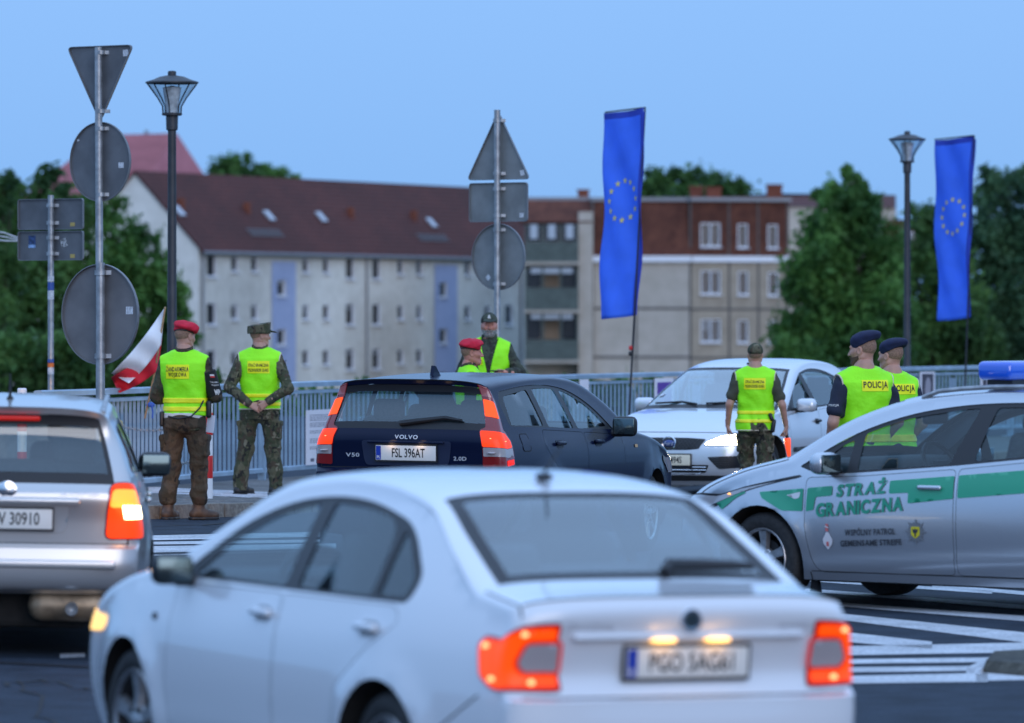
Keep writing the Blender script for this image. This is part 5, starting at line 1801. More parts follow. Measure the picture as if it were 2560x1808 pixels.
def white_saloon():
    K = [
        (4.36, .20, 4.10, .20, 3.0), (4.46, .34, 4.18, .34, 3.0), (4.48, .52, 4.16, .52, 3.0), (4.44, .68, 4.08, .66, 3.0),
        (4.31, .80, 3.98, .77, 3.0), (3.95, .925, 3.78, .875, 3.0),
        (3.38, 1.03, 3.22, .955, 3.2, 1),                       # 6 cowl
        (2.95, 1.235, 2.74, 1.175, 3.2), (2.60, 1.395, 2.36, 1.325, 3.0),   # 8 roof front
        (2.20, 1.447, 2.00, 1.385, 2.8), (1.75, 1.461, 1.62, 1.392, 2.8), (1.38, 1.440, 1.25, 1.360, 2.8),
        (1.12, 1.395, 0.98, 1.305, 3.0),                        # 12 rear window top
        (.78, 1.25, .68, 1.15, 3.2), (.44, 1.090, .42, 1.000, 3.6, 1),  # 14 rear window bottom
        (.24, 1.062, .28, .975, 4.0), (.055, 1.045, .20, .955, 4.0, 1),      # 16 boot lip
        (.030, 1.00, .17, .92, 4.0), (.062, .865, .165, .82, 4.0, 0), (.085, .74, .15, .72, 4.0),
        (.06, .675, .14, .68, 4.0, 1), (.005, .655, .13, .665, 4.0, 1), (.0, .52, .14, .52, 3.6), (.03, .34, .20, .34, 3.4), (.10, .23, .28, .23, 3.4)]
    dlo = round_poly([(3.12, .965, .02), (2.72, 1.19, .3), (2.36, 1.305, .3), (1.95, 1.352, .4), (1.55, 1.345, .3), (1.10, 1.27, .25), (.86, 1.08, .12), (.90, .975, .05)], .05, 5)
    spec = dict(L=4.48, keys=K, wheels=(1.02, 3.62), wr=.315, sill=.19, tum=.40,
        W=[(0, .725), (.25, .755), (.9, .825), (1.8, .848), (3.0, .848), (3.7, .825), (4.1, .765), (4.4, .66)],
        belt=[(0, .965), (1.0, .955), (2.0, .945), (3.2, .925), (4.0, .84), (4.4, .76)], low=LOWP,
        creases=[(.2, .90, 3.4, .815, .010, .016), (1.35, .43, 3.25, .40, .012, .012)],
        alim=[(0, .9), (5, 1.0), (6, 1.12), (8, 1.06), (10, .98), (12, .95), (14, .86), (16, 1.05), (24, 1.1)],
        glass=[('windscreen', 6, 8), ('rear_window', 12, 14, 2)],
        dlo=dlo,
        doors=[round_poly([(3.10, .945), (2.02, .957), (2.02, .26), (3.08, .24), (3.14, .5)], .04),
               round_poly([(2.005, .957), (.98, .965), (.93, .90), (1.14, .80), (1.42, .62), (1.42, .26), (2.005, .26)], .04)],
        panes=[round_poly([(2.98, .985, .02), (2.70, 1.145, .2), (2.36, 1.27, .2), (2.04, 1.318), (2.04, .985)], .03),
               round_poly([(1.92, .985), (1.92, 1.326), (1.55, 1.318, .15), (1.24, 1.27, .15), (1.24, .99)], .03),
               round_poly([(1.18, .995), (1.18, 1.25), (1.09, 1.20, .1), (.93, 1.07, .06), (.95, 1.0)], .02)],
        slope='rear_window', slope_refl=.17, cabin=(.7, 3.1), seats=(2.2, 1.25), hrd=.07, flare=.016)
    th = R(26)
    c = Car('white_saloon_car', 'white saloon in the foreground seen from behind with lit red tail lamps', 'car', spec, (0, 0), (.675, 21.45), R(90) + th, M_P_WHITE)
    c.build()
    for xw in c.wheels:
        for sg in (1, -1): c.wheel(xw, sg, 'spoke5', rim=.215)
    for sg in (1, -1):
        c.mirror(2.98, 1.0, sg, M_BLACK, size=(.10, .18, .13), reach=.11)
    for (d, sg), x in zip(c.doors, (2.16, 2.16, 1.16, 1.16)):
        c.handle(d, x, .865, sg, M_P_WHITE)
    S6 = c.SUB
    tb0, tb1 = 16.0 * S6, 22.0 * S6
    # tail lamps
    for sg in (1, -1):
        out = [(-.185, .935), (-.03, .94), (.11, .905), (.15, .86), (.13, .74), (.04, .695), (-.17, .687), (-.225, .69), (-.212, .77), (-.20, .80)]
        rim_ = c.wrap_patch('tail_lamp', round_poly(out, .02), tb0, tb1, sg, M_BLACK, .004)
        c.wrap_patch('lamp_edge', inset_poly(round_poly(out, .02), .005), tb0, tb1, sg, R_TAIL_DIM, .008, parent=rim_)
        c.wrap_patch('lamp_lens', inset_poly(round_poly(out, .03), .016), tb0, tb1, sg, R_TAIL, .011, parent=rim_)
        inn = round_poly([(-.195, .862), (-.07, .868), (-.045, .80), (-.07, .765), (-.205, .760)], .015)
        c.wrap_patch('reversing_lens', inn, tb0, tb1, sg, R_CLEAR, .014, parent=rim_)
        c.wrap_patch('lens_edge', inset_poly(inn, -.014), tb0, tb1, sg, R_TAIL_DIM, .0125, parent=rim_)
        for (u, z) in ((.08, .868), (-.05, .908), (.03, .745), (-.10, .718)):
            p = c.wrap_pt(u, z, tb0, tb1, sg, .016)
            lathe('bulb', [(0, .013), (.009, .010), (.013, 0), (.012, -.004)], R_BULB, rim_, 12, c=p)
    # boot lid gaps
    c.seam_row(16.0 * S6, 1.12, .010)
    c.seam_row(20.4 * S6, 1.02, .012)
    for sg in (1, -1):
        c.seam_col(14.2 * S6, 17.0 * S6, 1.18, sg, .008)
        c.seam_side([(1.02 - .42 + k * .0 - .32 * k / 8, .50 + .17 * k / 8) for k in range(9)], sg)
    # plate, its lamps, handle bar, badge
    px = c.end_pt(0, .80, tb0, tb1).x
    c.plate(px - .02, 0, .795, -1, 'PGO 5AG61', tilt=4, size=.10, sx=.72)
    trim = rbox('boot_trim', (px - .028, 0, .895), (.05, .98, .022), M_P_WHITE, c.root)
    for yy in (.115, -.115):
        rbox('plate_lamp', (px - .045, yy, .881), (.05, .09, .014), R_WARM, trim)
        ld = bpy.data.lights.new('plate_light', 'POINT'); ld.energy = .12; ld.color = (1, .55, .2); ld.shadow_soft_size = .03
        lo = bpy.data.objects.new('plate_light', ld); COL.objects.link(lo); lo.parent = c.root; lo.location = (px - .085, yy, .872)
    b = lathe('badge', [(0, .0), (.03, .004), (.042, .004), (.046, -.004)], M_CHROME, c.root, 24, 'x')
    b.rotation_euler = (0, 0, math.pi); b.location = (c.end_pt(0, .955, tb0, tb1).x - .004, 0, .955)
    lathe('badge_centre', [(0, .006), (.03, .006), (.031, .002)], mat('badge_dark', (.03, .05, .06), .3, .5), b, 20, 'x')
    def rl(y0, z0): return lambda a, bb: c.end_pt(-a + y0, bb + z0, tb0, tb1, .004)
    lettering('ŠKODA', .045, M_LET, c.root, rl(.42, .935), sx=1.3)
    lettering('RAPID', .04, M_LET, c.root, rl(-.45, .93), sx=1.2)
    # aerial and rear wiper
    rbox('aerial_base', (1.30, 0, 1.448), (.09, .04, .03), M_BLACK, c.root)
    tube('aerial', [(1.31, 0, 1.455), (1.12, 0, 1.60)], [.006, .003], M_BLACK, c.root, 6)
    wp = [c.strip(13.86 * S6, a, -1, .03) for a in (0.05, .2, .4, .56)]
    tube('rear_wiper', [c.strip(13.97 * S6, .03, -1, .02)] + wp, [.026, .026, .024, .020, .014], M_BLACK, c.root, 8)
    # headlamp corner and side indicator
    for sg in (1, -1):
        c.wrap_patch('headlamp', round_poly([(-.34, .66), (-.02, .67), (.06, .71), (.05, .76), (-.1, .765), (-.34, .71)], .02), 1 * S6, 4.4 * S6, sg, lamp_mat('headlamp_side', (1, .62, .2), 1.6), .006)
        c.patch_side('side_repeater', round_poly([(3.26, .77), (3.31, .77), (3.31, .80), (3.26, .80)], .01), sg, M_BLACK)
    return c
white_saloon()
# ---- dark blue estate
M_P_NAVY = mat('paint_navy', (.005, .009, .030), .22, 0, coat=.14, spec=.12)
M_P_SILVER = mat('paint_silver', (.50, .53, .57), .26, .7, coat=.9)
M_P_SILVER2 = mat('paint_silver_light', (.66, .68, .71), .26, .4, coat=.7)
M_P_SILVER3 = mat('paint_silver_warm', (.55, .54, .53), .28, .65, coat=.6)
M_ORANGE = lamp_mat('lamp_orange_lit', (1.0, .30, .02), 4.0, (.6, .2, .02))
M_RED_LENS = mat('lens_red', (.22, .008, .008), .12, coat=1)
M_GREY_PL = mat('grey_plastic', (.03, .031, .033), .6)

def point_lamp(par, loc, col, e, r=.05, spot=None):
    ld = bpy.data.lights.new('lamp_light', 'SPOT' if spot else 'POINT'); ld.energy = e; ld.color = col; ld.shadow_soft_size = r
    lo = bpy.data.objects.new('lamp_light', ld); COL.objects.link(lo); lo.parent = par; lo.location = loc
    if spot:
        ld.spot_size = R(spot); ld.spot_blend = .5
        lo.rotation_euler = (R(90 - 2.2), 0, R(-90))
    return lo

def navy_estate():
    K = [(4.40, .20, 4.15, .20, 3), (4.50, .36, 4.2, .36, 3), (4.51, .55, 4.18, .55, 3), (4.46, .70, 4.08, .68, 3), (4.28, .815, 3.95, .785, 3), (3.9, .915, 3.7, .87, 3),
         (3.25, 1.02, 2.98, .965, 3.2, 1), (2.75, 1.27, 2.45, 1.22, 3.2), (2.36, 1.405, 2.08, 1.345, 3), (1.9, 1.452, 1.7, 1.395, 2.8), (1.4, 1.457, 1.25, 1.395, 2.8),
         (.85, 1.445, .8, 1.375, 2.8), (.34, 1.425, .36, 1.335, 3.0), (.10, 1.415, .22, 1.315, 3.4, 1),
         (.13, 1.375, .215, 1.285, 3.6), (.055, 1.035, .17, 1.01, 3.8, 1), (.025, .98, .16, .96, 3.8), (.03, .86, .15, .84, 3.6), (.04, .735, .15, .72, 3.6, 1), (-.02, .70, .14, .69, 3.4, 1), (-.03, .55, .15, .55, 3.2), (.0, .36, .20, .36, 3.2), (.08, .22, .28, .22, 3.2)]
    dlo = round_poly([(2.62, 1.01, .03), (2.26, 1.21, .3), (1.85, 1.335, .3), (1.4, 1.375, .3), (.9, 1.37, .3), (.36, 1.325, .10), (.30, 1.24, .1), (.35, 1.06, .05)], .04, 5)
    spec = dict(L=4.51, keys=K, wheels=(.98, 3.60), wr=.316, sill=.19, tum=.36,
        W=[(0, .80), (.25, .825), (.9, .862), (1.8, .872), (2.8, .870), (3.5, .855), (4.0, .80), (4.4, .70)],
        belt=[(0, 1.03), (.5, 1.04), (1.5, 1.02), (2.7, .985), (3.4, .93), (4.2, .78)], low=[(0.18, -.08), (0.30, -.035), (0.46, -.006), (0.6, 0), (0.76, -.004), (0.90, -.018), (1.04, -.062)],
        creases=[(.2, .97, 3.4, .90, .012, .014), (1.3, .42, 3.2, .40, .010, .012)],
        alim=[(0, .9), (5, 1.0), (6, 1.12), (8, 1.06), (10, 1.0), (13, 1.02), (14, 1.0), (15, .98), (24, 1.1)],
        glass=[('windscreen', 6, 8), ('rear_window', 14, 15)], dlo=dlo,
        doors=[round_poly([(2.74, .97), (1.88, 1.0), (1.88, .26), (2.70, .24), (2.80, .5)], .04), round_poly([(1.865, 1.0), (.96, 1.03), (.92, .92), (1.08, .78), (1.36, .62), (1.38, .26), (1.865, .26)], .04)],
        panes=[round_poly([(2.48, 1.04, .03), (2.22, 1.19, .2), (1.86, 1.305, .2), (1.66, 1.335), (1.80, 1.025)], .03), round_poly([(1.70, 1.03), (1.56, 1.342), (1.4, 1.35, .1), (1.06, 1.345), (1.14, 1.05)], .03), round_poly([(1.04, 1.06), (.95, 1.34), (.42, 1.29, .05), (.40, 1.07)], .03)],
        scale=(.975, .97, 1.02), cabin=(.5, 2.7), seats=(1.9, .98), hrd=.02)
    c = Car('navy_estate_car', 'dark blue estate car in the middle seen from behind with lit tail lamps', 'car', spec, (0, 0), ((1010 - 1280) * 44.3 / F, 44.3), R(90 - 21), M_P_NAVY)
    c.build()
    for xw in c.wheels:
        for sg in (1, -1): c.wheel(xw, sg, 'spoke7', rim=.21, steer=R(4) if xw > 2 else 0)
    for sg in (1, -1): c.mirror(2.60, 1.035, sg, M_BLACK, size=(.11, .21, .16), reach=.12)
    for (d, sg), x in zip(c.doors, (2.14, 2.14, 1.24, 1.24)): c.handle(d, x, .915, sg, M_P_NAVY)
    S6 = c.SUB; t0, t1 = 13.2 * S6, 20.5 * S6
    for sg in (1, -1):
        out = round_poly([(-.085, 1.40), (-.02, 1.385), (.02, 1.30), (.02, 1.05), (.05, 1.03), (.10, .95), (.13, .77), (-.17, .75), (-.155, 1.03), (-.10, 1.05)], .02)
        b = c.wrap_patch('tail_lamp', out, t0, t1, sg, M_RED_LENS, .006)
        c.wrap_patch('brake_lens', round_poly([(-.085, 1.26), (-.005, 1.26), (.0, 1.13), (-.095, 1.13)], .012), t0, t1, sg, lamp_mat('brake_lit', (1, .10, .01), 1.2, (.4, .03, .01)), .010, parent=b)
        c.wrap_patch('tail_lens', round_poly([(-.15, 1.022), (.02, 1.022), (.075, .955), (.085, .905), (-.16, .905)], .015), t0, t1, sg, lamp_mat('tail_lit', (1, .06, .004), 1.1, (.4, .01, .01)), .010, parent=b)
        c.wrap_patch('reversing_lens', round_poly([(-.155, .90), (.09, .90), (.10, .84), (-.16, .83)], .01), t0, t1, sg, R_CLEAR, .010, parent=b)
        c.wrap_patch('fog_lens', round_poly([(.0, .815), (.105, .815), (.11, .775), (.0, .77)], .006), t0, t1, sg, lamp_mat('fog_lit', (1, .02, .01), .9, (.5, .02, .01)), .010, parent=b)
        c.wrap_patch('upper_clear', round_poly([(-.08, 1.36), (-.02, 1.35), (-.01, 1.29), (-.085, 1.28)], .01), t0, t1, sg, mat('lens_pink', (.38, .12, .12), .15, coat=1), .009, parent=b)
        e = c.end_pt(sg * 10, .87, t0, t1); p = c.end_pt(sg * (abs(e.y) - .09), .865, t0, t1, .012)
        lathe('bulb', [(0, .006), (.03, .004), (.036, -.004)], R_CLEAR, b, 14, c=p)
        for u, z in ((-.08, .965), (.0, .955)):
            p = c.wrap_pt(u, z, t0, t1, sg, .013)
            lathe('bulb', [(0, .004), (.006, .003), (.007, 0)], R_BULB, b, 8, c=p)
    # tailgate details
    c.seam_row(18.0 * S6, 1.0, .012); c.seam_row(13.0 * S6 + .6, 1.05, .010)
    for sg in (1, -1):
        c.seam_col(15.0 * S6, 18 * S6, 1.04, sg, .010)
    rec = round_poly([(-.39, .945), (.39, .945), (.37, .80), (.35, .755), (-.35, .755), (-.37, .80)], .03)
    c.patch_end('plate_recess', rec, t0, t1, mat('recess_navy', (.014, .02, .05), .35, coat=.6), .004)
    px = c.end_pt(0, .85, t0, t1).x
    c.plate(px - .016, .0, .85, -1, 'FSL 396AT', tilt=3, size=.098, sx=.66)
    rbox('tailgate_handle', (px - .020, 0, .932), (.03, .66, .018), M_P_NAVY, c.root)
    for yy in (.13, -.13): point_lamp(c.root, (px - .06, yy, .925), (1, .62, .3), .12, .03)
    def rl(y0, z0): return lambda a, bb: c.end_pt(-a + y0, bb + z0, t0, t1, .005)
    letter_fit('VOLVO', .20, .030, M_LET, c.root, rl(0, .972), bold=.02, font_sp=1.25)
    letter_fit('V50', .12, .030, M_LET, c.root, rl(.47, .83), bold=.015)
    letter_fit('2.0D', .11, .030, M_LET, c.root, rl(-.46, .815), bold=.015)
    wp = [c.strip(14.9 * S6, .01, 1, .02), c.strip(14.78 * S6, .2, -1, .03), c.strip(14.82 * S6, .42, -1, .025)]
    tube('rear_wiper', wp, [.022, .016, .010], M_BLACK, c.root, 8)
    prism('antenna_fin', [(0, 0), (.17, 0), (.06, .075), (.03, .08)], .03, lambda a, b, d: Vector((.55 + a, d - .015 + .28 * 0, 1.436 + b)), M_P_NAVY, c.root)
    c.patch_side('fuel_flap', round_poly([(.47, .87), (.62, .87), (.62, 1.0), (.47, 1.0)], .03), -1, M_P_NAVY, .002)
    for q in range(1):
        rp = round_poly([(.47, .87), (.62, .87), (.62, 1.0), (.47, 1.0)], .03)
        c.seam_side(rp + rp[:1], -1, .006, off=.003)
    for sg in (1, -1):
        c.wrap_patch('headlamp', round_poly([(-.38, .62), (.0, .64), (.16, .74), (.1, .79), (-.1, .765), (-.38, .70)], .02), 1 * S6, 4.4 * S6, sg, R_CLEAR, .006)
        c.patch_side('side_repeater', round_poly([(3.02, .86), (3.09, .86), (3.09, .885), (3.02, .885)], .01), sg, M_ORANGE if False else mat('repeater_amber', (.5, .25, .04), .3), .004)
    c.patch_side('side_moulding', round_poly([(1.40, .50), (3.15, .485), (3.15, .53), (1.40, .545)], .01), -1, M_P_NAVY, .008)
    return c
navy_estate()

# ---- silver saloon facing the camera
def silver_saloon():
    K = [(4.36, .14, 4.02, .16, 3), (4.46, .26, 4.10, .26, 3), (4.48, .44, 4.12, .44, 3), (4.455, .58, 4.08, .575, 3), (4.40, .665, 4.0, .645, 3), (4.22, .765, 3.86, .745, 3), (3.8, .885, 3.6, .855, 3),
         (3.40, .955, 3.12, .90, 3.2, 1), (2.85, 1.22, 2.62, 1.165, 3.2), (2.48, 1.395, 2.22, 1.34, 3.0), (2.0, 1.478, 1.85, 1.42, 2.8), (1.5, 1.49, 1.4, 1.425, 2.8),
         (1.0, 1.44, .98, 1.355, 3), (.45, 1.14, .44, 1.06, 3.6, 1), (.05, 1.07, .2, .99, 3.6, 1), (.03, .85, .15, .84, 3.6), (0, .6, .14, .6, 3.4), (.03, .35, .2, .35, 3.2), (.1, .2, .28, .2, 3.2)]
    dlo = round_poly([(3.12, .915, .03), (2.72, 1.18, .3), (2.35, 1.32, .25), (1.9, 1.388, .3), (1.5, 1.37, .3), (1.05, 1.26, .25), (.82, 1.08, .08), (.90, 1.02, .04), (1.5, .975)], .04, 5)
    spec = dict(L=4.48, keys=K, wheels=(.95, 3.57), wr=.312, sill=.17, tum=.36,
        W=[(0, .78), (.3, .81), (.9, .86), (1.8, .875), (3.0, .872), (3.6, .86), (4.0, .82), (4.2, .76), (4.45, .68)],
        belt=[(0, 1.0), (.9, .99), (1.5, .955), (2.2, .935), (3.1, .89), (3.6, .82), (4.2, .70)], low=LOWP,
        creases=[(.5, .86, 3.3, .78, .010, .016)],
        alim=[(0, .9), (6, 1.0), (7, 1.16), (9, 1.08), (12, 1.0), (13, 1.1), (19, 1.1)],
        glass=[('windscreen', 7, 9), ('rear_window', 12, 13)], dlo=dlo, open=((0, 1),),
        doors=[round_poly([(3.05, .885), (2.13, .93), (2.13, .24), (3.02, .22), (3.08, .5)], .04), round_poly([(2.115, .93), (1.0, .975), (.96, .90), (1.12, .76), (1.36, .6), (1.36, .24), (2.115, .24)], .04)],
        panes=[round_poly([(2.86, .945, .02), (2.66, 1.15, .2), (2.34, 1.295, .15), (2.30, 1.31), (2.20, .965)], .03), round_poly([(2.08, .975), (2.18, 1.335), (1.88, 1.355, .2), (1.5, 1.335, .15), (1.30, 1.30), (1.22, 1.0)], .03), round_poly([(1.14, 1.01), (1.22, 1.275), (1.05, 1.22, .1), (.90, 1.08)], .02)],
        slope='windscreen', cabin=(.8, 3.0), seats=(2.2, 1.3), archgap=.045)
    c = Car('silver_saloon_car', 'pale silver saloon facing the camera with one glaring headlamp and open front window', 'car', spec, (4.48, 0), ((1671 - 1280) * 61.5 / F, 61.5), R(270 - 23.6), M_P_SILVER2)
    c.build()
    # half lowered front side window
    half = round_poly([(2.86, .945, .02), (2.66, 1.12, .1), (2.52, 1.20, .1), (2.28, 1.24, .08), (2.20, .965)], .03)
    pv, pt = cdt(half, [], .12)
    mesh('side_window', [c.side(x, z, 1, -.02) for x, z in pv], [t[::-1] for t in pt], M_CARGLASS, c.root, smooth=True)
    for xw in c.wheels:
        for sg in (1, -1): c.wheel(xw, sg, 'spoke7', rim=.195)
    for sg in (1, -1):
        c.mirror(2.80, .985, sg, M_P_SILVER2, size=(.13, .23, .15), reach=.15)
    for (d, sg), x in zip(c.doors, (2.22, 2.22, 1.20, 1.20)): c.handle(d, x, .80, sg, M_BLACK, w=.16)
    S6 = c.SUB; t0, t1 = .4 * S6, 6 * S6
    g = c.patch_end('grille', round_poly([(-.41, .635), (-.20, .648), (.20, .648), (.41, .635), (.34, .53), (.2, .518), (-.2, .518), (-.34, .53)], .02), t0, t1, M_BLACK, .004)
    bm = bmesh.new()
    for k in range(-9, 10):
        for s_ in (1, -1):
            pts = [c.end_pt(k * .042 + s_ * (u - .5) * .10, .53 + u * .105, t0, t1, .007) for u in (0, .5, 1)]
            if abs(k * .042) < .33: btube(bm, pts, .0035, 4)
    o = from_bm('grille_mesh', bm, M_GREY_PL, g); o['kind'] = 'stuff'
    rim_pts = round_poly([(-.42, .64), (-.20, .656), (.20, .656), (.42, .64), (.35, .522), (.2, .508), (-.2, .508), (-.35, .522)], .02)
    tube('grille_trim', [c.end_pt(a, b, t0, t1, .006) for a, b in rim_pts + rim_pts[:1]], .006, M_CHROME, g, 6)
    pb = c.end_pt(0, .583, t0, t1, .012)
    bd = lathe('badge', [(0, .008), (.07, .006), (.078, .0)], mat('badge_blue', (.02, .05, .22), .25, .3, coat=1), g, 28, 'x')
    bd.location = pb; bd.scale = (1, 1, .5)
    lathe('badge_ring', [(.070, .007), (.076, .010), (.082, .004), (.084, -.004)], M_CHROME, g, 28, 'x').location = pb
    g.children[-1].scale = (1, 1, .5)
    letter_fit('Ford', .10, .04, M_LET, g, lambda a, b: pb + Vector((.0095, a, b)), italic=.2)
    for sg in (1, -1):
        if sg == 1:
            hm = lamp_mat('headlamp_glare', (1.0, .84, .55), 40.0, (.9, .85, .8))
        else: hm = lamp_mat('headlamp_soft', (1.0, .86, .60), 3.0, (.9, .85, .8))
        poly = round_poly([(-.40, .565), (-.39, .60), (-.26, .665), (-.05, .70), (.10, .735), (.16, .735), (.12, .60), (-.02, .565)], .03)
        hb = c.wrap_patch('headlamp', poly, t0, t1, sg, M_BLACK, .004)
        c.wrap_patch('headlamp_lens', inset_poly(poly, .010), t0, t1, sg, hm, .009, parent=hb)
        fp = round_poly([(sg * .44, .445), (sg * .80, .46), (sg * .78, .33), (sg * .56, .315)], .02)
        f = c.patch_end('fog_grille', fp, t0, t1, M_BLACK, .004)
        bm = bmesh.new()
        for k in range(5):
            z = .335 + k * .024
            btube(bm, [c.end_pt(sg * (.545 - k * .018), z, t0, t1, .008), c.end_pt(sg * .66, z, t0, t1, .008), c.end_pt(sg * .77, z, t0, t1, .008)], .005, 5)
        from_bm('fog_slats', bm, M_GREY_PL, f)
    point_lamp(c.root, (4.62, .60, .65), (1, .82, .55), 60, .10, spot=140)
    point_lamp(c.root, (4.62, -.60, .65), (1, .82, .55), 14, .10, spot=120)
    low = c.patch_end('lower_grille', round_poly([(-.46, .36), (.46, .36), (.42, .275), (-.42, .275)], .02), t0, t1, M_BLACK, .004)
    for z in (.305, .335): tube('grille_bar', [c.end_pt(a, z, t0, t1, .008) for a in (-.43, -.2, 0, .2, .43)], .006, M_CHROME, low, 6)
    for yy in (-.22, .0, .22): tube('grille_upright', [c.end_pt(yy, .28, t0, t1, .006), c.end_pt(yy, .355, t0, t1, .006)], .006, M_GREY_PL, low, 5)
    c.patch_end('lower_lip', round_poly([(-.72, .245), (.72, .245), (.70, .17), (-.70, .17)], .01), t0, t1, M_GREY_PL, .004)
    px = c.end_pt(0, .41, t0, t1).x
    M_PLY = mat('plate_lit', (.80, .72, .55), .4)
    c.plate(px + .016, .0, .41, 1, 'FSL 5494S', size=.098, sx=.70, bg=M_PLY)
    point_lamp(c.root, (px + .5, 0, .5), (1, .8, .5), .0, .05)
    # wipers, jets, aerial
    for ya, yb in ((.62, -.02), (-.05, -.62)):
        tube('wiper', [c.strip(7.12 * S6, .35 if ya > 0 else .05, 1 if ya > 0 else -1, .015) * 1.0, c.end_pt(0, .95, 6 * S6, 8 * S6, .02) * 0 + Vector((c.strip(7.25 * S6, .4, 1).x, (ya + yb) / 2, c.strip(7.18 * S6, .3, 1).z + .02)), Vector((c.strip(7.12 * S6, .3, 1).x, yb, c.strip(7.12 * S6, .3, 1).z + .02))], .012, M_BLACK, c.root, 6)
    tube('aerial', [(2.30, .10, 1.44), (2.12, .10, 1.60)], [.007, .003], M_BLACK, c.root, 6)
    rbox('aerial_base', (2.31, .10, 1.435), (.08, .05, .03), M_BLACK, c.root)
    for sg in (1, -1):
        c.seam_col(5.0 * S6, 7.0 * S6, 1.22, sg, .009)
        c.patch_side('side_moulding', round_poly([(1.40, .49), (3.0, .475), (3.0, .525), (1.40, .54)], .01), sg, M_GREY_PL, .008)
        c.patch_side('side_repeater', round_poly([(3.10, .72), (3.17, .72), (3.17, .765), (3.10, .765)], .012), sg, R_CLEAR, .006)
    c.seam_row(4.35 * S6, 1.0, .010)
    mesh('windscreen_sticker', [c.strip(7.5 * S6 + q, a, -1, .003) for q, a in ((0, .95), (0, .78), (.7, .78), (.7, .95))], [(0, 1, 2, 3)], M_STK, c.root)
    return c
silver_saloon()

